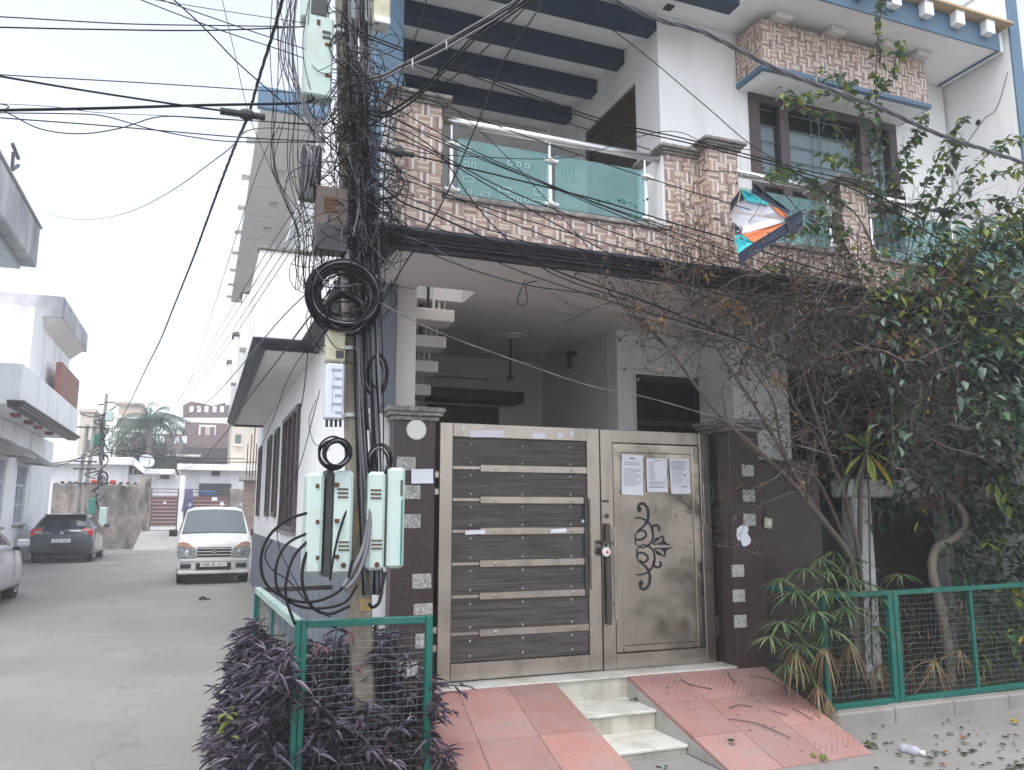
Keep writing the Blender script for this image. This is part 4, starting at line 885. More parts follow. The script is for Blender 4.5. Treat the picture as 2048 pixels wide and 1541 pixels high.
# ================================================================= wires
def wire(pts, Y0, Y1, r, label, mat='wire_black', name='cable', group=None, k=6, twist=0):
    d = [0]
    for i in range(1, len(pts)): d.append(d[-1] + math.dist(pts[i][:2], pts[i - 1][:2]))
    q = []
    for p, s_ in zip(pts, d):
        Y = p[2] if len(p) > 2 else 1 / (1 / Y0 + (1 / Y1 - 1 / Y0) * s_ / d[-1]); q.append(AY(p[0], p[1], Y))
    c = spline(q, k)
    if not twist: return tag(MB().tube(c, r, 6).build(name, mat, smooth=True), label, 'cable', group)
    t = thing(name, (c[0] + c[-1]) / 2, label, 'cable', group)
    fine = []
    for i in range(len(c) - 1): fine += [c[i].lerp(c[i + 1], j / 4) for j in range(4)]
    L_ = 0
    for s_ in range(twist):
        pts_ = []; L_ = 0
        for i, p in enumerate(fine):
            if i: L_ += (fine[i] - fine[i - 1]).length
            d_ = (fine[min(i + 1, len(fine) - 1)] - fine[max(i - 1, 0)]).normalized(); u = d_.cross(V((0, 0, 1))).normalized(); w = d_.cross(u); a = L_ * 11 + 6.283 * s_ / twist
            pts_.append(p + (u * math.cos(a) + w * math.sin(a)) * r * 1.05)
        MB().tube(pts_, r, 5).build('strand', mat, t, smooth=True)
    return t
W = wire
G_ = 'wires leading left from the pole'
W([(-1000, 26), (-120, 31), (0, 34), (250, 48), (470, 52), (690, 56)], 4.6, 4.95, .004, 'topmost straight wire crossing the sky to the left edge', group=G_)
W([(-1000, 49), (-120, 53), (0, 55), (180, 59), (430, 61), (690, 50)], 4.6, 4.95, .005, 'second straight wire from the top crossing the sky, with a small knot', group=G_)
W([(-1000, 122), (-120, 140), (0, 150), (300, 167), (620, 188)], 4.6, 4.95, .0035, 'thin wire just above the thick cables, running to the left edge', group=G_)
W([(-1000, 94), (-120, 132), (0, 153), (160, 180), (330, 206), (445, 222)], 4.4, 4.8, .0065, 'cable slanting down from the left edge into the black splice bar', group=G_)
W([(-1000, 227), (-120, 223), (0, 221), (200, 217), (400, 211), (560, 208), (615, 205), (628, 195)], 4.4, 4.9, .009, 'thickest black cable running level to the left edge', group=G_)
W([(-1000, 215), (-120, 222), (0, 226), (140, 228), (210, 233), (300, 258), (400, 277), (480, 284), (660, 285)], 4.6, 4.95, .0035, 'wire that leaves the thick cable and sags towards the pole', group=G_)
W([(-1000, 118), (-60, 200), (12, 225), (80, 258), (160, 268), (240, 257), (320, 234), (420, 238), (520, 243), (650, 250)], 4.6, 4.95, .0035, 'wavy wire with a deep sag left of the splice bar', group=G_)
W([(-1000, 205), (-120, 225), (0, 236), (200, 251), (480, 275), (650, 284)], 4.6, 4.95, .0038, 'straight wire sloping gently below the wavy one', group=G_)
W([(-1000, 186), (0, 208), (200, 226), (400, 235), (640, 252)], 4.7, 4.95, .002, 'hair-thin wire between the thick cable and the wavy wire', group=G_)
W([(230, -20), (430, 57), (560, 100), (700, 150)], 4.6, 4.95, .0035, 'wire slanting from the top edge to the mint box, lower of the two', group=G_)
W([(280, -15), (480, 55), (690, 125)], 4.6, 4.95, .0035, 'wire slanting from the top edge to the mint box, upper of the two', group=G_)
W([(325, -20), (400, 48), (480, 130), (580, 218), (700, 330)], 4.6, 4.95, .0045, 'steep diagonal wire crossing the sky from the top edge', group=G_)
W([(440, -20), (470, 110), (500, 235), (560, 380), (640, 560)], 4.7, 4.85, .002, 'thin nearly upright wire left of the twisted cable', group=G_)
W([(250, -10), (420, 18), (700, 60)], 4.6, 4.95, .0025, 'faint wire at the very top left of the pole', group=G_)
W([(700, 270), (510, 258, 5.6), (450, 305, 6.4), (330, 390, 9), (240, 430, 12), (160, 440, 15), (100, 428, 18), (60, 398, 20), (35, 370, 21.6)], 4.95, 21.6, .005, 'long sagging wire from the pole to the upper balcony on the left', 'wire_grey')
tw = W([(640, -420), (575, -40), (565, 0), (545, 70), (520, 150), (495, 235), (470, 292), (440, 370), (410, 452), (385, 520), (345, 620), (320, 682), (290, 742), (255, 815), (222, 872)], 4.7, 36, .008, 'thick twisted black service cable running down the lane to the far pole', k=8, twist=3)
GF = 'wires running down the lane to the far pole'
for k, (a, b) in enumerate((((700, 290), -22), ((700, 330), 0), ((700, 400), 26), ((705, 420), 44))):
    x, y = a
    W([(x, y), (610, 420 + b), (555, 495 + b * 1.1), (450, 660 + b * .9), (400, 738 + b * .6), (350, 815 + b * .3), (290, 862 + b * .1), (232, 900)], 4.9, 36, .003, ['highest', 'second highest', 'third', 'fourth'][k] + ' thin wire running down the lane to the far pole', group=GF)
W([(700, 480), (640, 560), (560, 640), (480, 735), (420, 800), (360, 840), (300, 868), (240, 905)], 4.9, 36, .005, 'lowest wire of the lane bundle, passing close to the side eave', 'wire_grey')
W([(560, 250), (520, 330), (470, 480), (420, 640), (390, 730), (362, 795), (300, 858)], 4.8, 34, .0035, 'thin straight wire between the twisted cable and the white side parapet', 'wire_grey')
W([(662, 580), (600, 660, 5.3), (560, 715, 6.2), (480, 820, 9), (440, 880, 12), (380, 935, 22), (300, 965, 36)], 4.9, 36, .005, 'wire crossing below the blue side moulding towards the far wall', 'wire_black')
W([(665, 690), (615, 700, 5), (575, 760, 5.6), (550, 830, 6.4), (520, 900, 8)], 4.9, 8, .003, 'short slack wire hanging in front of the side eave')
W([(640, 570), (625, 620), (608, 780), (598, 830)], 4.85, 4.9, .003, 'wire dropping past the side window')
W([(632, 800), (618, 840), (625, 880), (640, 895), (660, 900)], 4.85, 4.8, .002, 'thin loop left of the splitter box')
W([(640, 780), (622, 850), (600, 930), (572, 990), (556, 1040), (560, 1100), (600, 1180)], 4.82, 4.9, .0025, 'long thin wire hanging from the splitter box to the cage')
# wires leading right
GR_ = 'wires leading right from the pole'
for k, o in enumerate((0, 7, 14)):
    W([(690, 165 + o * .4), (760, 152 + o * .5), (800, 132 + o * .6), (870, 95 + o), (940, 55 + o), (1010, 14 + o), (1060, -25 + o), (1400, -330 + o)], 4.88, 3.9, .0085, ['uppermost', 'middle', 'lowest'][k] + ' thick cable of the tied bundle rising to the top edge', 'wire_grey' if k != 1 else 'wire_black', group='tied cable bundle')
for x, y in ((825, 128), (893, 92), (1010, 24)): q = AY(x, y, 4.45); tag(MB().tube([q + V((.006 * math.cos(a), .02 * math.cos(a), .028 * math.sin(a))) for a in [6.283 * i / 12 for i in range(12)]], .003, 5, closed=True).build('cable_tie', 'white_plastic'), {825: 'white cable tie nearest the pole on the thick bundle', 893: 'middle white cable tie on the thick bundle', 1010: 'white cable tie near the top edge on the thick bundle'}[x], 'tie', 'cable ties')
for o in (0, 9): W([(735, 222 + o * .5), (775, 224 + o), (830, 190 + o), (900, 122 + o), (960, 62 + o), (1075, -20 + o), (1400, -300 + o)], 4.86, 3.9, .008, ('upper' if o == 0 else 'lower') + ' cable of the thick pair below the tied bundle', 'wire_black', group='lower thick cable pair')
W([(740, 255), (830, 190), (900, 160), (960, 108), (1085, -20)], 4.86, 4.0, .0045, 'thin wire between the two thick bundles')
W([(700, -330), (1150, -40), (1240, 6), (1320, 40), (1400, 62), (1470, 96), (1560, 142), (1640, 172), (1760, 216), (1870, 266), (2000, 310), (2100, 345)], 4.1, 4.5, .009, 'thick twisted grey cable crossing the tiled hood to the right edge', 'wire_grey', twist=3, k=8)
W([(705, 58), (800, 95), (880, 120), (1000, 166), (1200, 238), (1400, 285), (1600, 338), (1700, 365), (1850, 440)], 4.87, 4.45, .0055, 'upper of two parallel black wires crossing the balcony rail', group=GR_)
W([(708, 66), (800, 101), (880, 128), (1000, 173), (1200, 245), (1400, 292), (1600, 345), (1720, 385), (1880, 480)], 4.87, 4.45, .0055, 'lower of two parallel black wires crossing the balcony rail', group=GR_)
W([(800, -330), (1120, -30), (1200, 40), (1300, 118), (1420, 220), (1500, 288), (1600, 350), (1700, 420)], 4.2, 4.45, .0035, 'straight thin wire falling across the white wall to the shrub')
W([(1240, -330), (1095, -15), (1010, 118), (950, 258), (890, 395), (840, 480), (790, 560), (755, 620)], 4.3, 4.84, .005, 'straight black wire falling from the top edge past the left glass panel')
W([(856, -20), (850, 10), (835, 62), (815, 112), (790, 190), (770, 330), (765, 480)], 4.5, 4.84, .004, 'dark upright wire in front of the blue corner column')
sp = [(700, 292), (752, 297), (830, 312), (1000, 352), (1200, 402), (1330, 442), (1460, 480), (1600, 528), (1720, 560)]
W(sp, 4.86, 4.5, .006, 'black cable with the splice sleeve, passing below the glass panels', group=GR_)
W([(735, 345), (800, 402), (874, 432), (1020, 500), (1140, 553), (1300, 607), (1480, 680), (1600, 728), (1720, 770)], 4.86, 4.5, .0065, 'thick black wire running under the moulding into the shrub', group=GR_)
W([(730, 230), (900, 320), (1010, 378), (1240, 470), (1400, 520), (1600, 590)], 4.86, 4.5, .0045, 'wire crossing both teal glass panels on a slant', group=GR_)
W([(730, 260), (850, 300), (1000, 385), (1150, 470), (1300, 548), (1450, 610)], 4.86, 4.5, .0045, 'wire crossing the left glass panel and the tiles below', group=GR_)
W([(730, 205), (860, 275), (960, 318), (1100, 372), (1280, 440), (1450, 500), (1640, 560)], 4.86, 4.5, .004, 'wire passing the clamps of the left glass panel', group=GR_)
W([(735, 250), (810, 262), (880, 310), (940, 395), (1000, 465), (1100, 545), (1250, 600)], 4.86, 4.5, .0045, 'wire curving down over the tiled column and moulding', group=GR_)
W([(740, 275), (840, 305), (935, 313), (1100, 318), (1200, 300), (1300, 268), (1360, 265), (1420, 290), (1500, 300)], 4.86, 4.6, .003, 'slack wire looping along the railing posts', group=GR_)
W([(735, 420), (800, 470), (960, 515), (1100, 525), (1250, 555), (1330, 545), (1400, 520)], 4.86, 4.5, .0035, 'slack wire hanging along the dark moulding', group=GR_)
kn = [(735, 450), (800, 470), (860, 492), (940, 540), (1010, 562), (1060, 570), (1160, 600), (1260, 627), (1380, 655), (1500, 690)]
W(kn, 4.86, 4.5, .003, 'pale wire with a knotted loop below the porch slab', 'wire_grey', group=GR_)
W([(1052, 560), (1040, 585), (1035, 605), (1045, 612), (1055, 600), (1052, 570), (1075, 562)], 4.66, 4.66, .004, 'small loop of the knotted pale wire')
W([(735, 380), (800, 448), (960, 510), (1065, 552), (1250, 612), (1400, 655), (1560, 712)], 4.86, 4.5, .004, 'wire just above the knotted pale wire', group=GR_)
W([(745, 598), (870, 662), (1060, 732), (1180, 772), (1300, 797), (1440, 838), (1560, 880), (1680, 915)], 4.8, 4.6, .0024, 'twisted pale wire crossing the porch opening', 'wire_grey', twist=2)
W([(740, 120), (860, 180), (1000, 300), (1120, 430), (1200, 520), (1290, 600)], 4.86, 4.4, .003, 'thin wire falling through the middle of the balcony', group=GR_)
W([(1400, 340), (1530, 358), (1620, 440), (1700, 465), (1790, 500), (1900, 540), (2060, 600)], 4.5, 4.5, .0035, 'wire passing behind the kite towards the right edge')
W([(1330, 430), (1480, 402), (1570, 420), (1660, 440), (1790, 470)], 4.5, 4.5, .002, 'kite string running from the spar to the shrub', 'wire_grey')
for k, (x0, y0, x1, y1, sag) in enumerate(((735, 150, 1500, 420, 10), (735, 185, 1420, 480, 25), (735, 310, 1640, 640, 30), (740, 335, 1500, 560, 12), (740, 400, 1320, 570, 20), (730, 90, 1300, 300, 8), (740, 365, 1700, 620, 35), (738, 215, 1560, 560, 6), (742, 440, 1200, 590, 30))):
    W([(x0, y0), (x0 + (x1 - x0) * .3, y0 + (y1 - y0) * .3 + sag), (x0 + (x1 - x0) * .65, y0 + (y1 - y0) * .65 + sag), (x1, y1)], 4.86, 4.45, .004, ['wire crossing from the mint box to the wall right of the balcony', 'wire slanting from below the mint box over the right tiled columns', 'sagging wire from the splice sleeve down to the shrub', 'wire running below the kite from the splice sleeve', 'short wire under the balcony tiles along the moulding', 'high wire from the pole across the beamed ceiling to the wall', 'longest sagging wire from the brown box to the shrub', 'straight wire crossing the kite tail', 'slack wire under the moulding above the stairs'][k], group=GR_)
# splice hardware
def along(a, b, Y, n, r0, r1, name, label, tooth=False):
    a, b = AY(*a, Y), AY(*b, Y); t = thing(name, (a + b) / 2, label, 'splice')
    d = (b - a); N_ = 16
    MB().tube([a + d * i / N_ for i in range(N_ + 1)], [r0 + (r1 - r0) * (i % 2) * .3 + (.012 if N_ * .45 < i < N_ * .75 else 0) for i in range(N_ + 1)], 10).build('sleeve', 'black_plastic', t)
    if tooth:
        for i in range(18): p = a + d * (i + .5) / 19; MB().bar(p, p + V((0, 0, -.035)), .003, .003).build('tooth', 'black_plastic', t)
    return t
along((440, 222), (530, 235), 4.78, 12, .02, .028, 'splice_bar', 'black toothed splice bar hanging left of the pole', True)
along((752, 297), (828, 311), 4.8, 10, .017, .026, 'splice_sleeve', 'black splice sleeve in front of the tiled corner column')
# thick cable loops above the cage
GL_ = 'big cable loops hanging over the cage'
for k, (pts, r) in enumerate((([(615, 1026), (575, 1040), (540, 1070), (523, 1110), (526, 1155), (550, 1185), (600, 1204), (650, 1198), (690, 1170), (705, 1120)], .0085), ([(616, 1066), (575, 1088), (553, 1130), (556, 1180), (590, 1210), (640, 1217), (690, 1205), (715, 1170)], .008), ([(618, 1080), (590, 1110), (575, 1150), (572, 1195), (590, 1250)], .009), ([(620, 1090), (606, 1130), (606, 1175), (625, 1215), (660, 1228), (700, 1212)], .009), ([(545, 1080), (530, 1110), (545, 1140), (580, 1165), (620, 1210), (660, 1235)], .004), ([(770, 1145), (764, 1175), (758, 1205), (745, 1215), (738, 1208)], .01), ([(700, 1000), (680, 1060), (668, 1110), (660, 1160)], .007), ([(738, 1040), (725, 1100), (700, 1150), (685, 1175)], .014), ([(742, 1010), (735, 1090), (715, 1150), (690, 1180)], .012))):
    W(pts, 4.82, 4.72, r, ['widest black cable loop left of the cabinets', 'second widest cable loop left of the cabinets', 'cable dropping into the cage from the left cabinet', 'round cable loop under the left cabinet', 'thin loop crossing the other loops over the cage', 'short cable stub under the right cabinet', 'black cable slanting across the left cabinet', 'grey corrugated conduit bending under the cabinets', 'second grey conduit bending under the cabinets'][k], 'wire_grey' if k > 6 else 'wire_black', group=GL_)
# riser cables and the tangle: past counting
m = MB()
for i in range(20):
    ox = .005 + .13 * R.random(); oy = -.09 - .05 * R.random(); ph = R.random() * 6; am = .012 + .03 * R.random()
    z0, z1 = (1.1 + 1.6 * R.random(), 3.2 + 3.2 * R.random()); r = R.choice((.004, .005, .007, .01))
    pts = [V((px_(z) + ox + am * math.sin(z * 1.7 + ph), YP + oy + .02 * math.sin(z * 2.3 + ph), z)) for z in [z0 + (z1 - z0) * k / 12 for k in range(13)]]; m.mi = 0 if R.random() < .5 else 1; m.tube(spline(pts, 3), r, 5)
for i in range(12):
    ox = -.01 + .13 * R.random(); ph = R.random() * 6
    pts = [V((px_(z) + ox + .01 * math.sin(z * 2 + ph), YP - .1 - .03 * R.random(), z)) for z in [1.12 + 4.6 * k / 14 for k in range(15)]]; m.mi = i % 2 == 0; m.tube(spline(pts, 3), .006 + .006 * R.random(), 6)
tag(m.build('riser_cables', ['wire_black', 'wire_grey'], smooth=True, kind='stuff'), 'grey and black riser cables strapped down the face of the leaning pole', 'cables')
m = MB()
def T(cx, cy): return AY(cx, cy, 4.72 + .3 * R.random())
for i in range(210):
    y0 = 40 + 500 * R.random(); dy = R.choice((-1, 1)) * (30 + 170 * R.random()); sx = R.choice((-1, 1, 1)); ext = 16 + 95 * R.random() ** 1.7; xa, xb = 702 + R.gauss(0, 15), 706 + R.gauss(0, 15); Yv = 4.74 + .2 * R.random()
    pts = [AY(xa + (xb - xa) * t + sx * ext * math.sin(math.pi * t) ** .8 + R.gauss(0, 4), y0 + dy * t + 18 * sx * math.sin(2 * math.pi * t) + R.gauss(0, 5) + 10 * math.sin(math.pi * t), Yv + R.gauss(0, .02)) for t in (0, .22, .5, .78, 1)]
    m.mi = 0 if R.random() < .85 else 1; m.tube(spline(pts, 7), R.choice((.002, .0026, .0032, .0032, .0045)), 4)
for i in range(40):     # straggling ends that reach out from the pole
    y0 = 120 + 400 * R.random(); sx = R.choice((-1, 1)); L_ = 40 + 90 * R.random(); Yv = 4.74 + .15 * R.random(); a = R.gauss(0, .5)
    m.mi = 0; m.tube(spline([AY(705 + sx * L_ * t * math.cos(a), y0 + L_ * t * math.sin(a) + 30 * t * t * R.random(), Yv) for t in (0, .4, .75, 1)], 6), .0026, 4)
for i in range(22):     # loops right of the pole above the moulding, and left below the brown box
    s_ = R.random() < .55; c = (765 + R.gauss(0, 16), 470 + R.gauss(0, 40)) if s_ else (610 + R.gauss(0, 18), 480 + R.gauss(0, 60)); rx, ry = 14 + 40 * R.random(), 25 + 75 * R.random(); a0 = R.random() * 6
    m.mi = 0; m.tube(spline([AY(c[0] + rx * math.cos(a0 + k), c[1] + ry * math.sin(a0 + k), 4.8 + .1 * R.random()) for k in [j * .8 for j in range(8)]], 5), .0025, 4)
for i in range(10):     # upright strands left of the pole
    x = 545 + 90 * R.random(); m.mi = 0; m.tube(spline([AY(x + R.gauss(0, 10) + (40 if k > 3 else 0), -20 + 120 * k, 4.8 + .1 * R.random()) for k in range(6)], 5), .0025, 4)
for i in range(9):      # pale loops against the sky beside the mint box
    a = 575 + 28 * R.random(); m.mi = 1; m.tube(spline([AY(590 + R.gauss(0, 4), -20, 4.9), AY(a - 15, 60 + 20 * R.random(), 4.88), AY(a - 14, 130, 4.86), AY(a + 6 + 20 * R.random(), 200 + 30 * R.random(), 4.85), AY(650, 260 + 60 * R.random(), 4.85)], 6), R.choice((.003, .004, .009 if i == 0 else .004)), 5)
tag(m.build('wire_tangle', ['wire_black', 'wire_grey'], smooth=True, kind='stuff'), 'dense tangle of thin loose wires wound round the upper pole', 'cables')
# ================================================================= stranded kite
KT = thing('kite', AY(1481, 527, 4.5), 'torn cloth kite in grey, teal and orange caught in the wires before the balcony', 'kite')
def kz(x, y, d=0): return AY(1400 + x / 3.082, 300 + y / 3.082, 4.5 + d)
def kpanel(name, mat, pts, d=0):
    """cloth panel: a creased fan, front and back"""
    e = [];
    for i in range(len(pts)): a, b = pts[i], pts[(i + 1) % len(pts)]; e += [a, ((a[0] + b[0]) / 2 + R.gauss(0, 2), (a[1] + b[1]) / 2 + R.gauss(0, 2))]
    c = (sum(p[0] for p in pts) / len(pts), sum(p[1] for p in pts) / len(pts)); n = len(e)
    dep = lambda p: d + .02 * math.sin(p[0] * .01 + p[1] * .013)
    ring = [kz(*p, dep(p) + R.gauss(0, .003)) for p in e]; mid = [kz(c[0] + (p[0] - c[0]) * .5, c[1] + (p[1] - c[1]) * .5, dep(c) + .005 + R.gauss(0, .0028)) for p in e]; ctr = kz(*c, dep(c) + .006)
    m = MB(); th = V((0, .003, 0)); m.add(ring + mid + [ctr] + [p + th for p in ring] , [(i, n + i, n + (i + 1) % n, (i + 1) % n) for i in range(n)] + [(n + i, 2 * n, n + (i + 1) % n) for i in range(n)] + [(i, (i + 1) % n, 2 * n + 1 + (i + 1) % n, 2 * n + 1 + i) for i in range(n)]); m.build(name, mat, KT)
kpanel('cloth_grey', 'grey_cloth', [(188, 395), (205, 335), (270, 308), (415, 342), (545, 435), (400, 480), (262, 520), (215, 500)])
kpanel('cloth_teal', 'teal_cloth', [(253, 245), (330, 275), (422, 328), (414, 342), (290, 320), (268, 286)], -.008); kpanel('cloth_teal', 'teal_cloth', [(203, 528), (262, 522), (328, 576), (232, 642)], -.008)
kpanel('cloth_orange', 'orange_cloth', [(420, 334), (520, 386), (545, 425), (495, 402)], -.008); kpanel('cloth_orange', 'orange_cloth', [(262, 521), (400, 482), (528, 450), (332, 572)], -.008)
kpanel('cloth_navy', 'navy_cloth', [(252, 245), (268, 286), (275, 306), (215, 335), (187, 392), (190, 320)], -.012); kpanel('cloth_navy', 'navy_cloth', [(195, 450), (212, 448), (262, 518), (205, 528)], -.012)
kpanel('cloth_navy', 'navy_cloth', [(234, 642), (330, 573), (530, 452), (565, 505), (262, 700), (248, 718)], -.012); kpanel('cloth_navy', 'navy_cloth', [(325, 205), (345, 215), (562, 382), (548, 400), (330, 270), (315, 262)], .01)
kpanel('tail', 'navy_cloth', [(522, 425), (630, 370), (635, 462), (573, 535), (540, 490)], -.016)
for a, b in (((195, 380), (600, 440)), ((254, 240), (245, 700))): MB().tube(spline([kz(*a, -.02), kz((a[0] + b[0]) / 2 - (40 if a[0] > 200 else 0), (a[1] + b[1]) / 2, -.03), kz(*b, -.02)]), .0035, 5).build('spar', 'plywood', KT)
MB().tube(spline([kz(254, 235, -.02), kz(256, 150, -.02), kz(250, 60, -.01), kz(270, -10, 0)]), .002, 4).build('string', 'wire_white', KT)
MB().tube(spline([kz(630, 400, -.02), kz(720, 430, 0), kz(830, 380, .02), kz(960, 440, .05)]), .002, 4).build('string', 'wire_white', KT)
em = thing('wall_medallion', AY(1630, 452, 4.96), 'small round black scroll ornament on the glass beside the kite', 'ornament')
c = AY(1630, 434, 4.97)
for r_, w in ((.055, .008), (.03, .006)): MB().tube([c + V((r_ * math.cos(a), 0, r_ * math.sin(a))) for a in [6.283 * i / 24 for i in range(24)]], w, 6, closed=True).build('ring', 'black_plastic', em)
for s_ in (-1, 1): MB().tube(spline([c + V((s_ * .05, -.004, .02)), c + V((s_ * .03, -.004, .045)), c + V((s_ * .01, -.004, .02)), c + V((s_ * .02, -.004, -.03))]), .005, 5).build('scroll', 'black_plastic', em)
MB().lathe([(.018, 0), (.015, .004), (0, .004)], c + V((0, -.01, 0)), 12, (0, -1, 0)).build('boss', 'white_plastic', em)
# ================================================================= plants
RP = random.Random(21)
def rv(s=1): return V((RP.gauss(0, s), RP.gauss(0, s), RP.gauss(0, s)))
def leaf_into(m, b, d, L_, W_, fold=.25, droop=.15, wide=.4):
    """one pointed leaf with a folded midrib"""
    d = V(d).normalized(); u = d.cross(V((0, 0, 1)))
    if u.length < .05: u = V((1, 0, 0))
    u.normalize(); u = (u + rv(.25)).normalized(); n = u.cross(d).normalized()
    if n.z < 0: n = -n
    b = V(b); t = b + d * L_ - V((0, 0, L_ * droop)); c1 = b + d * L_ * wide - V((0, 0, L_ * droop * .3)); c2 = b + d * L_ * (wide + .3) - V((0, 0, L_ * droop * .6)); f = n * W_ * fold
    m.add([b, c1 + u * W_ / 2 + f, c2 + u * W_ * .34 + f, t, c2 - u * W_ * .34 + f, c1 - u * W_ / 2 + f], [(0, 1, 2, 3), (0, 3, 4, 5)])
def strap_into(m, b, d, L_, W_, droop, seg=4):
    d = V(d).normalized(); u = d.cross(V((0, 0, 1)))
    if u.length < .05: u = V((1, 0, 0))
    u.normalize(); vs = []
    for i in range(seg + 1):
        t = i / seg; p = V(b) + d * L_ * t - V((0, 0, L_ * droop * t * t)); w = W_ * (1 - t ** 2.2) * (.55 + .45 * min(1, t * 4)); vs += [p + u * w / 2, p - u * w / 2]
    m.add(vs, [(2 * i, 2 * i + 1, 2 * i + 3, 2 * i + 2) for i in range(seg)])
def grow(m, p, d, L_, r, depth, tips, bend=.28, up=.0, flat=.55, sides=4):
    m.mi = RP.random() < .35
    n = 4; pts = [V(p)]; d = V(d).normalized()
    for i in range(n): d = (d + V((RP.gauss(0, bend), RP.gauss(0, bend * flat), RP.gauss(0, bend) + up))).normalized(); pts.append(pts[-1] + d * L_ / n)
    m.tube(pts, [r * (1 - .55 * i / n) for i in range(n + 1)], sides if r > .004 else 3, cap=False)
    if depth == 0: tips.append((pts[-1], d)); tips.append((pts[2], d)); return
    for k in range(RP.choice((2, 3, 3))):
        i = RP.choice((2, 3, 4)); dd = (d + V((RP.gauss(0, .75), RP.gauss(0, .4), RP.gauss(0, .6) + up))).normalized(); grow(m, pts[i], dd, L_ * (.55 + .3 * RP.random()), max(.0024, r * .6), depth - 1, tips, bend, up, flat, sides)
# --- bare twiggy shrub leaning over the gate pillar
SH = thing('bare_shrub', (5.3, 5.5, .08), 'bare twiggy shrub leaning left over the right gate pillar', 'shrub')
limbs = [([(1712, 1330), (1708, 1210), (1700, 1115), (1640, 1035), (1580, 962), (1520, 905), (1440, 832), (1390, 770), (1340, 700), (1285, 640)], .03, 5.3, 4.75), ([(1716, 1330), (1712, 1200), (1690, 1105), (1620, 1000), (1562, 900), (1505, 805), (1450, 722), (1405, 650), (1380, 590)], .024, 5.35, 4.75), ([(1722, 1330), (1722, 1200), (1716, 1100), (1690, 1000), (1655, 900), (1622, 800), (1600, 720), (1585, 640)], .026, 5.4, 4.8),
         ([(1702, 1110), (1640, 968), (1592, 930), (1520, 912), (1460, 850), (1445, 790)], .016, 5.3, 5.0), ([(1720, 1110), (1722, 960), (1742, 840), (1705, 730), (1690, 640)], .022, 5.5, 5.0), ([(1655, 900), (1600, 830), (1560, 740), (1520, 640), (1500, 580)], .013, 5.2, 4.7), ([(1590, 960), (1560, 880), (1545, 800), (1480, 700), (1470, 620)], .013, 5.2, 4.7), ([(1690, 1000), (1700, 900), (1660, 800), (1650, 700), (1640, 600)], .012, 5.4, 4.8)]
tips = []; tw_m = MB()
for pts, r, Y0, Y1 in limbs:
    n = len(pts); c = spline([AY(x, y, Y0 + (Y1 - Y0) * i / (n - 1)) for i, (x, y) in enumerate(pts)], 5); N_ = len(c)
    MB().tube(c, [r * (1 - .75 * i / (N_ - 1)) for i in range(N_)], 8).build('limb', 'bark', SH, smooth=True)
    for i in range(int(N_ * .38), N_):
        if c[i].x < 4.25 and c[i].z < 2.75: continue
        if RP.random() < .8:
            d = (c[min(i + 1, N_ - 1)] - c[i - 1]).normalized(); dd = d * .6 + V((RP.gauss(-.15, .6), RP.gauss(-.1, .4), RP.gauss(.35, .5)))
            grow(tw_m, c[i], dd, .22 + .3 * RP.random(), max(.0055, r * .25), 2 if RP.random() < .75 else 3, tips, .22, .05)
for i in range(300):    # interlaced dead twigs of the thicket
    x = 1380 + 560 * RP.random() ** 1.1; y = 545 + 330 * RP.random() ** 1.1
    if (x < 1660 and y > 700) or (x < 1760 and y > 800): continue
    grow(tw_m, AY(x, y, 4.62 + .75 * RP.random()), V((RP.gauss(-.2, 1), RP.gauss(0, .4), RP.gauss(.25, .8))), .2 + .35 * RP.random(), .006, 2, tips, .3, .02)
tw_m.build('twigs', ['twig', 'twig_pale'], SH, kind='stuff')
lm = MB()
for p, d in tips:
    for k in range(RP.choice((0, 0, 1, 1, 2))):
        lm.mi = RP.choice((0, 0, 0, 0, 1, 2, 3, 3)); leaf_into(lm, p + rv(.015), d + rv(.7), .018 + .022 * RP.random(), .014 + .012 * RP.random(), .3, .4)
for cx, cy, n in ((1800, 690, 90), (1335, 555, 40), (1320, 640, 35), (1480, 625, 50), (1440, 600, 40), (1600, 570, 30), (1410, 545, 40), (1260, 620, 30), (1550, 760, 30)):
    for k in range(n):
        a = RP.random() * 6.283; lm.mi = RP.choice((1, 1, 2, 0)); rr = 30 if n == 90 else 24 * RP.random(); leaf_into(lm, AY(cx + rr * math.cos(a) + RP.gauss(0, 5), cy + rr * math.sin(a) * .8 + RP.gauss(0, 5), 4.62 + .06 * RP.random()), rv(), .03 + .025 * RP.random(), .018, .3, .5)
for k in range(90): t = RP.random(); lm.mi = RP.choice((0, 1, 1)); leaf_into(lm, AY(1872 + 92 * t + RP.gauss(0, 5), 590 - 125 * t + RP.gauss(0, 6), 4.58), rv(), .035, .022, .3, .5)
lm.build('dry_leaves', ['leaf_brown', 'leaf_gold', 'leaf_pink', 'leaf_dark'], SH, kind='stuff')
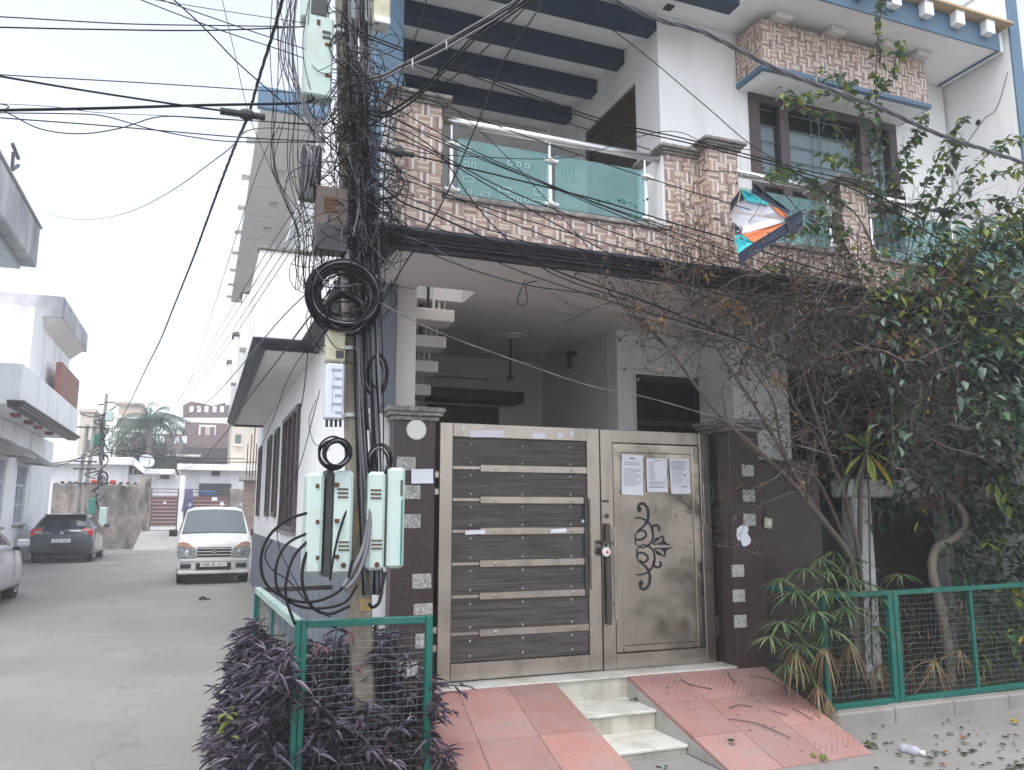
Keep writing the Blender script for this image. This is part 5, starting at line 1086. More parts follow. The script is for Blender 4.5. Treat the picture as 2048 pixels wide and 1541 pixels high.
# --- green climbing shrub
CL = thing('climbing_shrub', (6.1, 5.5, .08), 'tall green climbing shrub with long shoots in front of the brown window', 'shrub')
shoots = [([(1790, 900), (1775, 720), (1768, 520), (1756, 300), (1752, 150), (1764, 0), (1775, -60)], .012, 1.15, 0, 1), ([(1800, 700), (1770, 480), (1742, 330), (1728, 235), (1690, 195), (1620, 190), (1570, 205)], .008, 1, .0, .6), ([(1800, 640), (1815, 500), (1835, 420), (1870, 330), (1925, 235)], .008, 1, .35, 1), ([(1815, 620), (1880, 430), (1960, 360), (2070, 330)], .008, 1, .3, 1), ([(1785, 600), (1720, 440), (1640, 380), (1585, 345), (1545, 350)], .008, 1, .35, 1), ([(1850, 640), (1930, 480), (2070, 370)], .009, 1, .3, 1), ([(1765, 660), (1680, 580), (1600, 545), (1540, 535)], .007, 1, .4, 1), ([(1850, 700), (1905, 560), (1985, 470), (2070, 420)], .009, 1.1, .3, 1), ([(1740, 640), (1710, 540), (1680, 470), (1640, 420)], .007, 1, .3, .8),
          ([(1760, 460), (1735, 400), (1680, 260), (1610, 215), (1560, 180)], .006, .9, .35, .7), ([(1850, 600), (1880, 500), (1900, 420), (2000, 400), (2060, 440)], .007, 1, .3, 1), ([(1780, 560), (1800, 450), (1790, 380), (1830, 320)], .007, 1, .2, 1.2), ([(1900, 650), (1960, 560), (2040, 500), (2070, 500)], .008, 1, .2, 1.3), ([(1790, 520), (1760, 400), (1700, 330), (1650, 310)], .006, 1, .3, .9), ([(1760, 420), (1790, 330), (1830, 270), (1850, 230)], .006, 1, .25, .8), ([(1860, 480), (1930, 360), (1990, 300), (2060, 270)], .007, 1.05, .3, .9), ([(1756, 300), (1720, 230), (1690, 160), (1640, 150)], .005, .95, .25, .8), ([(1754, 200), (1785, 140), (1800, 80)], .005, .95, .2, .8), ([(1830, 560), (1850, 440), (1900, 330), (1915, 280)], .006, 1, .25, .9), ([(1760, 500), (1690, 460), (1620, 450), (1570, 470)], .006, .95, .3, .9)]
fm = MB()
for pts, r, sz, s0, dens in shoots:
    c = spline([AY(x, y, 5.0 - .35 * i / (len(pts) - 1) + .1 * RP.random()) for i, (x, y) in enumerate(pts)], 8); N_ = len(c)
    MB().tube(c, [r * (1 - .7 * i / (N_ - 1)) for i in range(N_)], 6).build('stem', 'bark', CL, smooth=True)
    for i in range(int(N_ * s0), N_):
        for k in range(int(3.6 * dens + RP.random() * 1.6)):
            d = V((RP.gauss(0, 1), RP.gauss(-.3, .7), RP.gauss(-.35, .6))); L_ = sz * (.055 + .035 * RP.random()); fm.mi = RP.choice((0, 0, 0, 1, 1, 2) if i < N_ * .8 else (0, 1, 2, 2)); p = c[i] + rv(.02); leaf_into(fm, p, d, L_, L_ * .72, .16, .3, .3)
def INW(x, y, Y):
    p = AY(x, y, Y); return p if p.x < 7.12 else AY(x, y, Y * (7.12 - .25 * RP.random()) / p.x)      # stay this side of the boundary wall
def fill(m, x0, x1, y0, y1, n, Y0, Y1, L0, L1, asp, mats, keep=lambda x, y: True):
    k = 0
    while k < n:
        x, y = x0 + (x1 - x0) * RP.random(), y0 + (y1 - y0) * RP.random()
        if not keep(x, y): continue
        k += 1; L_ = L0 + (L1 - L0) * RP.random(); m.mi = RP.choice(mats); leaf_into(m, INW(x, y, Y0 + (Y1 - Y0) * RP.random()), V((RP.gauss(0, 1), RP.gauss(-.4, .7), RP.gauss(-.4, .6))), L_, L_ * asp, .16, .25, .32)
k_ = 0
while k_ < 74:       # clumps of leaves, thickening to the right and in front of the balcony
    cx, cy = 1620 + 450 * RP.random(), 370 + 500 * RP.random(); w = (cx - 1600) / 460
    if cy < 640 - 240 * w or (cx < 1760 and cy > 760): continue
    k_ += 1; n = int(18 + 52 * w); Yc = 4.62 + .16 * RP.random() if cy < 620 else 4.65 + .75 * RP.random()
    for k in range(n):
        L_ = .055 + .055 * RP.random(); fm.mi = RP.choice((0, 0, 1, 1, 1, 2, 2 if RP.random() < .5 else 3) if cy < 700 else (0, 1, 1, 1, 3, 3)); leaf_into(fm, INW(cx + RP.gauss(0, 32), cy + RP.gauss(0, 24), Yc + RP.gauss(0, .08 if cy < 620 else .14)), V((RP.gauss(0, 1), RP.gauss(-.5, .6), RP.gauss(-.4, .5))), L_, L_ * .7, .15, .25, .32)
fill(fm, 1840, 2080, 700, 1000, 480, 5.05, 6.0, .05, .09, .62, (0, 1, 3, 3, 3)); fill(fm, 1640, 1850, 640, 860, 220, 5.0, 6.0, .045, .08, .62, (3, 3, 0, 1)); fill(fm, 1450, 1640, 560, 720, 70, 5.0, 5.3, .03, .05, .7, (0, 1, 2))
fm.build('foliage', ['leaf_green', 'leaf_blue', 'leaf_lime', 'leaf_dark'], CL, kind='stuff')
st = MB(); tp = []
for i in range(110): x = 1620 + 440 * RP.random(); y = 470 + 470 * RP.random(); grow(st, INW(x, y, 4.7 + .9 * RP.random()), V((RP.gauss(.2, .8), RP.gauss(0, .4), RP.gauss(.5, .7))), .3 + .3 * RP.random(), .006, 2, tp, .25, .05)
st.build('twigs', ['twig', 'twig_pale'], CL, kind='stuff')
# --- crooked tree
CT = thing('crooked_tree', (6.5, 5.7, .08), 'crooked pale trunked tree with dark drooping leaves inside the green fence', 'tree')
c = spline([AY(x, y, 5.65) for x, y in ((1905, 1400), (1895, 1290), (1878, 1200), (1864, 1140), (1872, 1098), (1905, 1078), (1928, 1060), (1928, 1030), (1905, 1000), (1872, 972), (1850, 930), (1822, 885), (1790, 850))], 6); N_ = len(c)
MB().tube(c, [.046 - .02 * i / N_ + .003 * math.sin(i * 1.3) for i in range(N_)], 9).build('trunk', 'bark_pale', CT, smooth=True)
for pts in (((1905, 1000), (1960, 950), (1990, 880), (1975, 800)), ((1975, 912), (1940, 880), (1905, 840), (1895, 780)), ((1985, 915), (2020, 895), (2060, 880)), ((1790, 850), (1780, 890), (1790, 950)), ((1800, 880), (1840, 900), (1900, 930), (1960, 900))):
    MB().tube(spline([AY(x, y, 5.65) for x, y in pts]), .012, 6).build('branch', 'bark', CT, smooth=True)
cm = MB()
fill(cm, 1760, 2080, 830, 1030, 700, 5.55, 6.2, .07, .15, .42, (0, 0, 1, 1), lambda x, y: x > 1860 or y > 860); fill(cm, 1900, 2090, 1000, 1330, 800, 5.5, 6.1, .08, .17, .4, (0, 0, 1, 1)); fill(cm, 1740, 1935, 990, 1060, 60, 5.75, 6.1, .07, .13, .45, (0, 0, 1))
for cx, cy, n, L_ in ((2000, 975, 12, .16), (2020, 1180, 12, .17), (1995, 1080, 8, .12), (1865, 1035, 5, .1), (2030, 1270, 9, .13)):
    for k in range(n): cm.mi = RP.choice((1, 2, 2, 3 if RP.random() < .35 else 2)); leaf_into(cm, INW(cx + RP.gauss(0, 14), cy + RP.gauss(0, 12), 5.2), V((RP.gauss(0, 1), -.4, RP.gauss(-.3, .5))), L_ * (.7 + .4 * RP.random()), L_ * .36, .15, .4, .45)
for cx, cy, n in ((1870, 985, 16), (1845, 1000, 10), (1905, 950, 8), (1760, 830, 10), (1700, 850, 8)):
    for k in range(n): cm.mi = 4; leaf_into(cm, AY(cx + RP.gauss(0, 9), cy + RP.gauss(0, 8), 5.5), V((RP.gauss(0, .4), -.2, -1)), .09 + .06 * RP.random(), .04, .5, .1, .45)
cm.build('crown', ['leaf_dark', 'leaf_green', 'leaf_lime', 'leaf_yellow', 'leaf_brown'], CT, kind='stuff')
# --- young plant with big yellow-green leaves
YL = thing('broadleaf_plant', AY(1735, 1300, 5.35) * 1.0, 'broad yellow-green leaves standing in front of the white garden post', 'plant')
MB().tube(spline([AY(x, y, Y) for x, y, Y in ((1745, 1330, 5.35), (1740, 1150, 5.3), (1738, 1000, 5.15), (1733, 900, 5.0))]), .008, 6).build('stem', 'bark', YL)
cols = ['leaf_lime', 'leaf_green', 'leaf_yellow', 'leaf_dark']
for (tx, ty, k) in ((1703, 930, 0), (1770, 918, 0), (1745, 945, 0), (1690, 893, 1), (1720, 875, 1), (1760, 890, 1), (1700, 872, 0), (1770, 950, 2), (1780, 960, 1), (1690, 960, 3), (1712, 975, 3), (1760, 865, 1), (1680, 880, 3), (1740, 860, 0)):
    b, t = AY(1733, 900, 5.0), AY(tx, ty, 4.94); m = MB(); leaf_into(m, b.lerp(t, .15), t - b, max(.12, 1.25 * (t - b).length), .065, .2, .1, .5); m.build('leaf', cols[k], YL)
# --- umbrella reeds
def reed(label, base, heads, dry=False):
    t = thing('umbrella_reed', base, label, 'plant', 'umbrella reeds in the garden bed')
    for hx, hy, Y, L_ in heads:
        h = AY(hx, hy, Y); b = V(base) + V((RP.gauss(0, .06), RP.gauss(0, .04), 0)); s = MB().tube(spline([b, b.lerp(h, .5) + V((RP.gauss(0, .03), 0, .08)), h]), .0045, 5).build('stalk', 'straw' if dry else 'reed', t)
        m = MB(); n = 26 if not dry else 20
        for k in range(n):
            a = 6.283 * k / n + RP.random() * .3; d = V((math.cos(a), math.sin(a) * .9, (.35 * RP.random() - .05) if not dry else -.6)); m.mi = RP.choice((0, 0, 1, 1)); strap_into(m, h, d, L_ * (.8 + .45 * RP.random()), .018 if not dry else .013, (.35 + .35 * RP.random()) if not dry else 1.0)
        m.build('leaf_whorl', ['straw', 'straw_brown'] if dry else ['reed', 'reed_pale'], s)
    return t
reed('largest green umbrella reed spilling over the fence corner by the ramp', (4.72, 5.3, .1), [(1667, 1180, 5.02, .27), (1630, 1225, 4.98, .25), (1592, 1185, 5.1, .24), (1565, 1245, 5.02, .22), (1540, 1275, 5.0, .2), (1610, 1140, 5.15, .23), (1600, 1290, 4.98, .22), (1660, 1260, 5.0, .24), (1640, 1180, 5.05, .26), (1690, 1215, 5.02, .24), (1575, 1330, 5.05, .2), (1610, 1350, 5.1, .2), (1560, 1160, 5.2, .2)])
reed('green umbrella reed in front of the whitewashed post', (5.1, 5.4, .1), [(1668, 1105, 5.25, .24), (1705, 1120, 5.25, .24), (1725, 1165, 5.2, .22), (1655, 1140, 5.2, .24), (1640, 1120, 5.25, .22), (1745, 1190, 5.25, .2), (1690, 1150, 5.25, .24)])
reed('lone green umbrella reed arching over the top rail', (5.5, 5.4, .1), [(1800, 1150, 5.2, .22), (1755, 1255, 5.2, .18)])
reed('dry straw-coloured reed at the fence corner post', (4.75, 5.3, .1), [(1648, 1295, 5.0, .2), (1635, 1370, 5.0, .17), (1700, 1290, 5.2, .2), (1590, 1300, 5.02, .18), (1655, 1400, 5.05, .12)], True)
reed('dry straw reed behind the middle of the mesh fence', (5.7, 5.4, .1), [(1868, 1320, 5.3, .18), (1760, 1330, 5.3, .16), (1920, 1300, 5.3, .16)], True)
m = MB()
for i in range(1900):
    x, y = 1560 + 490 * RP.random(), 1190 + 215 * RP.random() ** .7; m.mi = RP.choice((0, 1, 1, 1, 2, 3, 3, 3)); strap_into(m, INW(x, y, 5.22 + .75 * RP.random()), V((RP.gauss(0, 1), RP.gauss(0, .6), RP.gauss(-.2, .8))), .06 + .12 * RP.random(), .011, .5, 3)
tag(m.build('undergrowth', ['straw', 'straw_brown', 'leaf_brown', 'leaf_dark'], kind='stuff'), 'dry brown undergrowth behind the green mesh fence', 'plants')
m = MB()
for i in range(200):
    x, y = 1940 + 120 * RP.random(), 1250 + 120 * RP.random(); m.mi = RP.choice((0, 1)); strap_into(m, INW(x, y, 5.3 + .5 * RP.random()), V((RP.gauss(0, 1), RP.gauss(-.3, .6), RP.gauss(.3, .6))), .1 + .1 * RP.random(), .02, .6, 3)
tag(m.build('green_undergrowth', ['leaf_green', 'leaf_lime'], kind='stuff'), 'low green leaves behind the mesh fence at the right edge', 'plants')
# --- purple plant in and around the cage
PU = thing('purple_spiderwort', (.85, 5.2, 0), 'mass of dark purple pointed leaves spilling out of the green cage', 'plant')
m = MB(); sm = MB()
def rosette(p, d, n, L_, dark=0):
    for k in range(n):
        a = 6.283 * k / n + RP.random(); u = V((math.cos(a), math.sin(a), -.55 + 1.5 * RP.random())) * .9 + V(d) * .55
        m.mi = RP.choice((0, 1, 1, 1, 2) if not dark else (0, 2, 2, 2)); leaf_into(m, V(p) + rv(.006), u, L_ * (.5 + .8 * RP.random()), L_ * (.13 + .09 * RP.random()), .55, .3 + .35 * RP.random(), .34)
def clump(n, f, L_, dark=0):
    for _ in range(n):
        p, out = f(); p = V(p); b = p - V(out) * .12 - V((0, 0, .12 + .12 * RP.random()))
        sm.tube(spline([b, b.lerp(p, .5) + rv(.012), p], 3), .0035, 4, cap=False); rosette(p, V(out) + V((0, 0, .25)), RP.choice((6, 7, 8)), L_, dark)
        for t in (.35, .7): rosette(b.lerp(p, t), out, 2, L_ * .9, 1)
def left():
    y = 4.62 + 2.2 * RP.random() ** 1.2; z = .05 + .82 * RP.random(); w = .36 * (1 - (z / .95) ** 1.7) + .02; return (.55 - w * RP.random() ** .5 - .02 * (y - 4.8), y, z), V((-.8, -.35, .1))
def front():
    x = .6 + .68 * RP.random(); z = .03 + .5 * RP.random() ** 1.3; return (x, 4.93 - .07 * RP.random() if RP.random() < .8 else 4.78, z), V((0, -.5, .25))
def inside():
    return (.62 + .62 * RP.random(), 4.88 + .7 * RP.random() ** 1.3, .35 + .5 * RP.random()), V((0, -.6, .4))
def right():
    z = .03 + .6 * RP.random(); return (1.3 + .2 * RP.random() * (1 - z / .8) + .02, 4.68 + .5 * RP.random(), z), V((.7, -.5, .1))
clump(200, left, .12); clump(130, front, .125); clump(130, inside, .12); clump(50, right, .105)
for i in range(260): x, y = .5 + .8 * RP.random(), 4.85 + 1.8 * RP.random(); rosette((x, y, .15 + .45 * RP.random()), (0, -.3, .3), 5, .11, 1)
for px, py in ((1010 - 90, 1385), (925, 1372), (905, 1425), (430, 1450), (415, 1490), (440, 1420)):
    p = AY(px, py, 4.9); rosette(p, (.5 if px > 700 else -.5, -.4, .2), 6, .08); b = V((1.32 if px > 700 else .5, 4.9, p.z - .05)); sm.tube(spline([b, b.lerp(p, .5) + V((0, 0, .03)), p]), .003, 4)
for px, py in ((715, 1345), (705, 1270), (640, 1290)): 
    for k in range(3): m.mi = 3; leaf_into(m, AY(px, py, 4.8), rv() + V((0, -.6, .3)), .06, .02, .5, .3)
for k in range(9): m.mi = 4; leaf_into(m, AY(455 + RP.gauss(0, 6), 1445 + RP.gauss(0, 16), 4.85), V((RP.gauss(-.3, .6), -.6, RP.gauss(0, .5))), .055, .04, .2, .3)
m.build('foliage', ['purple', 'purple_lit', 'purple_dark', 'purple_pink', 'leaf_lime'], PU, kind='stuff'); sm.build('stems', 'purple_dark', PU, kind='stuff')
s_ = MB(); n = 14
s_.add([(.6 + .72 * i / n, 4.86 + 2.2 * j / 12, .12 + .1 * RP.random()) for j in range(13) for i in range(n + 1)], [(j * (n + 1) + i, j * (n + 1) + i + 1, (j + 1) * (n + 1) + i + 1, (j + 1) * (n + 1) + i) for j in range(12) for i in range(n)])
s_.build('soil', 'soil', origin=(.9, 5.9, 0), kind='structure')
# --- litter on the ground
m = MB()
for i in range(95):
    p = AZ(1740 + 330 * RP.random(), 1440 + 110 * RP.random() ** .8, .006); m.mi = RP.choice((0, 0, 1, 2)); a = RP.random() * 6.28; L_ = .02 + .05 * RP.random(); leaf_into(m, p + V((0, 0, .004)), V((math.cos(a), math.sin(a), .15)), L_, L_ * .55, .3, .1)
for i in range(40):
    s_, t = RP.random(), RP.random(); m.mi = RP.choice((0, 1, 2)); a = RP.random() * 6.28; leaf_into(m, (3.25 + 1.1 * s_, 5.6 - 1.1 * t, .345 - .31 * t), V((math.cos(a), math.sin(a), .1)), .015 + .02 * RP.random(), .012, .3, .1)
tag(m.build('fallen_leaves', ['leaf_litter', 'dry_leaf', 'leaf_dark'], kind='stuff'), 'scattered small dead leaves on the ramp and ground at lower right', 'leaves')
for i, (px, py, L_, mt, lab) in enumerate(((1635, 1520, .075, 'leaf_lime', 'green leaf lying at the foot of the right ramp'), (1465, 1488, .06, 'leaf_green', 'small dark green leaf lying low on the right ramp'), (1730, 1495, .09, 'leaf_litter', 'curled dull leaf beside the right ramp foot'), (1265, 1403, .045, 'leaf_litter', 'curled leaf on the top marble tread'), (1325, 1541, .05, 'leaf_green', 'green leaf on the ground below the steps'), (2035, 1447, .07, 'leaf_yellow', 'long yellow leaf lying at the right edge'), (1830, 1435, .07, 'dry_leaf', 'dark shrivelled leaf near the kerb'))):
    p = AZ(px, py, .2 if i == 3 else (.1 if i == 1 else .01)); m = MB()
    for k in range(3): a = RP.random() * 6.28; leaf_into(m, p + V((.01 * k, 0, .012)), V((math.cos(a), math.sin(a), .2)), L_, L_ * .55, .35, .25)
    tag(m.build('fallen_leaf', mt), lab, 'leaf', 'fallen leaves one can pick out')
def on_ramp(px, py):
    d = sight(px, py); n = V((0, -.354, -1.33)).cross(V((1, 0, 0))); p0 = V((3.2, 5.73, .362)); n = V((0, -1.33, -.354)).cross(V((1, 0, 0))); t = (p0 - EYE).dot(n) / d.dot(n); return EYE + d * t
for k, pts in enumerate((((1360, 1361), (1385, 1372), (1425, 1380)), ((1455, 1345), (1462, 1358), (1470, 1368)), ((1458, 1418), (1480, 1412), (1505, 1416)), ((1458, 1440), (1510, 1448), (1545, 1462), (1580, 1478)), ((1585, 1418), (1610, 1432), (1625, 1442)), ((1500, 1352), (1550, 1365), (1580, 1390)), ((1545, 1424), (1575, 1432)))):
    tag(MB().tube(spline([on_ramp(*p) + V((0, 0, .006)) for p in pts]), .0032, 5).build('fallen_twig', 'twig'), ['curved twig near the top of the right ramp', 'short upright twig at the gate end of the right ramp', 'dark forked twig in the middle of the right ramp', 'longest twig lying across the right ramp', 'twig with a broken knob near the ramp edge', 'thin arched twig at the upper right of the ramp', 'short twig near the right edge of the ramp'][k], 'twig', 'twigs on the right ramp')
p = AZ(1800, 1494, .03); q = AZ(1850, 1507, .03); d = (q - p).normalized(); bt = thing('plastic_bottle', (p + q) / 2 - V((0, 0, .03)), 'small clear plastic bottle with white cap lying on the ground', 'bottle')
Lb = (q - p).length * 1.0; MB().lathe([(.012, 0), (.03, .006), (.031, .05), (.028, .06), (.031, .07), (.031, Lb * .68), (.014, Lb * .82), (.012, Lb * .86)], p, 14, d).build('bottle', 'clear_plastic', bt, smooth=True); MB().lathe([(.015, 0), (.016, .004), (.016, .02), (.012, .024)], p + d * Lb * .86, 12, d).build('cap', 'white_plastic', bt)
p = AZ(404, 1206, .06); sh_ = thing('old_shoe', p - V((0, 0, .04)), 'dark discarded shoe lying on the road before the white car', 'shoe')
MB().prism([p + V((-.14, 0, -.05)), p + V((.15, 0, -.05)), p + V((.16, 0, -.02)), p + V((.1, 0, .0)), p + V((.02, 0, .02)), p + V((-.1, 0, .01)), p + V((-.15, 0, -.02))], (0, .09, 0)).build('sole', 'black_plastic', sh_)
MB().tube(spline([p + V((-.05, .04, 0)), p + V((-.02, .03, .08)), p + V((.04, .05, .07)), p + V((.1, .04, .03)), p + V((.13, .04, .06))]), .025, 7).build('strap', 'dark_box', sh_)
p = AZ(236, 1092, .2); tag(MB().lathe([(.16, 0), (.2, .06), (.12, .16), (.02, .2)], p - V((0, 0, .05)), 7).build('plastic_bag', 'yellow_litter'), 'crumpled yellow plastic bag at the foot of the far wall', 'bag')
p = AZ(385, 1270, .01); tag(MB().tube(spline([p, p + V((.2, .05, .01)), p + V((.4, -.02, .0)), p + V((.55, .03, .01))]), .015, 5).build('paper_litter', 'paper'), 'thin white strip of litter on the road', 'litter')
# ================================================================= cars
def car(name, loc, flip, stations, paint, label, fy, ry, wr, wx, kx=1):
    """loft body from stations (y, half width, belt half width, roof half width, z bottom, z belt, z roof); nose at +y, flip turns it to face -y"""
    t = thing(name, loc, label, 'car', 'cars parked in the lane'); s = -1 if flip else 1; O = V(loc)
    T = lambda x, y, z: O + V((x * s * kx, y * s, z))
    def half(st):
        y, hw, hb, hr, zb, zl, zr = st; return [(0, y, zb), (hw * .9, y, zb), (hw, y, zb + .1), (hw * 1.005, y, zb + .5 * (zl - zb)), (hb, y, zl), (hr, y, zr - .05 * min(1, (zr - zl) * 4)), (hr * .72, y, zr), (0, y, zr + .012)]
    S = [half(st) for st in stations]
    def P(u, v, side=1):
        i = min(int(u), len(S) - 2); j = min(int(v), 6); a, b = u - i, v - j
        q = [V(S[i + di][j + dj]) for di in (0, 1) for dj in (0, 1)]; p = (q[0] * (1 - b) + q[1] * b) * (1 - a) + (q[2] * (1 - b) + q[3] * b) * a; return V((p.x * side, p.y, p.z))
    m = MB(); rings = [[V(p) for p in h] + [V((-p[0], p[1], p[2])) for p in h[1:7][::-1]] for h in S]; n = 14
    m.add([T(*p) for r_ in rings for p in r_], [(i * n + k, i * n + (k + 1) % n, (i + 1) * n + (k + 1) % n, (i + 1) * n + k) for i in range(len(S) - 1) for k in range(n)] + [tuple(range(n))[::-1], tuple((len(S) - 1) * n + k for k in range(n))])
    body = m.build('body', paint, t, smooth=False)
    bv = body.modifiers.new('soft', 'BEVEL'); bv.width = .05; bv.segments = 3; bv.limit_method = 'ANGLE'; bv.angle_limit = math.radians(18); body.data.polygons.foreach_set('use_smooth', [True] * len(body.data.polygons))
    def patch(nm, mat, u0, u1, v0, v1, sides=(1, -1), off=.008, par=None, nu=5, nv=4):
        for sd in sides:
            m = MB(); vs = []
            for i in range(nu + 1):
                for j in range(nv + 1):
                    u, v = u0 + (u1 - u0) * i / nu, v0 + (v1 - v0) * j / nv; e_ = .02
                    du, dv = P(min(u + e_, len(S) - 1), v, sd) - P(max(u - e_, 0), v, sd), P(u, min(v + e_, 7), sd) - P(u, max(v - e_, 0), sd); nn = du.cross(dv)
                    if nn.length < 1e-9: nn = V((0, 0, 1))
                    nn.normalize(); p = P(u, v, sd)
                    if nn.dot(p - V((0, p.y * .6, .6))) < 0: nn = -nn
                    vs.append(p + nn * off)
            m.add([T(*p) for p in vs], [(i * (nv + 1) + j, i * (nv + 1) + j + 1, (i + 1) * (nv + 1) + j + 1, (i + 1) * (nv + 1) + j) for i in range(nu) for j in range(nv)]); m.build(nm, mat, par or t, smooth=True)
    def full_patch(nm, mat, u0, u1, v0, off=.008):
        m = MB(); vs = []; K = 10
        for i in range(6):
            u = u0 + (u1 - u0) * i / 5
            for j in range(K + 1):
                w = -1 + 2 * j / K; v = 7 - (7 - v0) * abs(w); p = P(u, v, 1 if w >= 0 else -1); d = P(min(u + .05, len(S) - 1), 7) - P(max(u - .05, 0), 7); nn = V((0, -d.z, d.y)); nn = nn if nn.z > 0 else -nn; vs.append(p + nn.normalized() * off)
        m.add([T(*p) for p in vs], [(i * (K + 1) + j, i * (K + 1) + j + 1, (i + 1) * (K + 1) + j + 1, (i + 1) * (K + 1) + j) for i in range(5) for j in range(K)]); return m.build(nm, mat, t, smooth=True)
    def bxl(nm, mat, x0, x1, y0, y1, z0, z1, ch=.01, par=None):
        c = T((x0 + x1) / 2, (y0 + y1) / 2, (z0 + z1) / 2); return MB().ob(c, (abs(x1 - x0) / 2 * kx, 0, 0), (0, abs(y1 - y0) / 2, 0), (0, 0, abs(z1 - z0) / 2), ch).build(nm, mat, par or t)
    for y in (fy, ry):
        for sd in (1, -1):
            ax = (sd * s, 0, 0)
            MB().lathe([(wr + .045, 0), (wr + .04, .006), (.02, .006)], T(sd * (wx + .0), y, wr), 24, ax).build('wheel_arch', 'black_plastic', t)
            w = MB().lathe([(wr * .7, -.17), (wr * .97, -.165), (wr, -.14), (wr, .0), (wr * .96, .02), (wr * .66, .022), (wr * .64, .01), (.01, .008)], T(sd * wx, y, wr), 26, ax).build('wheel', 'tyre', t)
            r_ = MB().lathe([(wr * .62, .012), (wr * .6, .024), (wr * .55, .014), (wr * .5, .013), (wr * .2, .026), (.01, .028)], T(sd * wx, y, wr), 20, ax).build('rim', 'alloy', w)
            for k in range(5):
                a = 6.283 * (k + .5) / 5; c = T(sd * (wx + .0235), y + wr * .36 * math.cos(a), wr + wr * .36 * math.sin(a)); MB().ob(c, (.003, 0, 0), V((0, math.cos(a), math.sin(a))) * wr * .12, V((0, -math.sin(a), math.cos(a))) * wr * .09, .002).build('spoke_gap', 'tyre', w)
    return t, T, P, patch, full_patch, bxl
def letters(bx_at, text, w, h, x0, z0):
    """simple seven-segment-like plate characters"""
    SEG = {'P': 'abefg', 'B': 'abcdefg', 'U': 'bcdef', '0': 'abcdef', '8': 'abcdefg', 'C': 'adef', '1': 'bc', '6': 'acdefg', '2': 'abdeg', '7': 'abc', 'H': 'bcefg', 'R': 'abefgc', '3': 'abcdg', ' ': ''}
    for i, ch in enumerate(text):
        x = x0 + i * w * 1.45
        for sg in SEG.get(ch, 'abcdefg'):
            a = {'a': (x, x + w, z0 + h, z0 + h), 'd': (x, x + w, z0, z0), 'g': (x, x + w, z0 + h / 2, z0 + h / 2), 'b': (x + w, x + w, z0 + h / 2, z0 + h), 'c': (x + w, x + w, z0, z0 + h / 2), 'e': (x, x, z0, z0 + h / 2), 'f': (x, x, z0 + h / 2, z0 + h)}[sg]
            bx_at(a[0] - w * .12, a[1] + w * .12, a[2] - w * .12, a[3] + w * .12)
# white tall hatchback facing the camera
st = [(1.76, .60, .60, .5, .3, .66, .76), (1.71, .68, .67, .56, .24, .76, .86), (1.58, .725, .71, .62, .2, .84, .93), (1.1, .737, .72, .66, .2, .96, 1.02), (.42, .737, .725, .57, .2, 1.0, 1.56), (.1, .737, .725, .565, .2, 1.0, 1.62), (-.9, .737, .725, .56, .2, 1.02, 1.625), (-1.45, .735, .72, .54, .22, 1.03, 1.58), (-1.7, .72, .69, .52, .26, 1.02, 1.48), (-1.76, .66, .64, .48, .34, .96, 1.38)]
t, T, P, patch, full, bxl = car('parked_car', (.36, 20.2, GZ(19)), True, st, 'white_car', 'white tall hatchback parked facing the camera against the house wall', 1.16, -1.16, .285, .665, 1.06)
full('windscreen_seal', 'black_plastic', 3.03, 3.985, 5.1, .004); full('windscreen', 'dusty_glass', 3.06, 3.955, 5.16, .009); patch('side_window', 'car_glass', 4.15, 5.45, 4.15, 4.9); patch('side_window', 'car_glass', 5.6, 6.7, 4.15, 4.9); patch('quarter_window', 'car_glass', 3.45, 4.0, 4.25, 4.8)
for sd in (1, -1):
    hl = MB().prism([T(sd * x, 1.58, z) for x, z in ((.33, .55), (.6, .535), (.685, .58), (.7, .7), (.67, .8), (.35, .74))], V(T(0, 1.772, 0)) - V(T(0, 1.58, 0))).build('headlight', 'lamp_clear', t)
    MB().prism([T(sd * x, 1.56, z) for x, z in ((.36, .745), (.68, .76), (.685, .86), (.6, .885), (.5, .86))], V(T(0, 1.768, 0)) - V(T(0, 1.56, 0))).build('indicator', 'lamp_amber', hl)
    MB().lathe([(.07, 0), (.06, .004), (.02, .005)], T(sd * .5, 1.7725, .64), 14, (0, -1, 0)).build('reflector', 'chrome', hl)
    bxl('fog_recess', 'black_plastic', sd * .52 - .1, sd * .52 + .1, 1.72, 1.768, .33, .43, .012)
    bxl('mirror', 'black_plastic', sd * .8 - .08, sd * .8 + .08, .98, 1.07, .98, 1.13, .03)
    MB().tube([T(sd * .52, -1.2, 1.66), T(sd * .53, -1.0, 1.7), T(sd * .53, .1, 1.7), T(sd * .53, .32, 1.63)], .022, 8).build('roof_rail', 'galv', t)
for z in (.61, .675, .735): bxl('grille_bar', 'white_car', -.315, .315, 1.755, 1.785, z - .008, z + .008, .004)
bxl('grille', 'black_plastic', -.32, .32, 1.74, 1.772, .565, .765, .012); bxl('emblem', 'chrome', -.05, .05, 1.786, 1.8, .635, .695, .01)
bxl('intake', 'black_plastic', -.33, .33, 1.73, 1.772, .3, .44, .012); bxl('bumper', 'white_car', -.66, .66, 1.66, 1.774, .215, .285, .02); bxl('bumper_bar', 'white_car', -.64, .64, 1.66, 1.778, .46, .53, .02)
for sd in (1, -1): bxl('bumper_post', 'white_car', sd * .365 - .03, sd * .365 + .03, 1.7, 1.773, .29, .455, .008)
pl = bxl('number_plate', 'plate', -.25, .25, 1.779, 1.79, .365, .455, .004)
lm = MB(); letters(lambda a, b, c, d: lm.ob(T(-(a + b) / 2, 1.7915, (c + d) / 2), ((b - a) / 2, 0, 0), (0, .001, 0), (0, 0, (d - c) / 2)), 'PB08 BC 1617', .024, .055, -.21, .383); lm.build('plate_text', 'ink_dark', pl, kind='stuff')
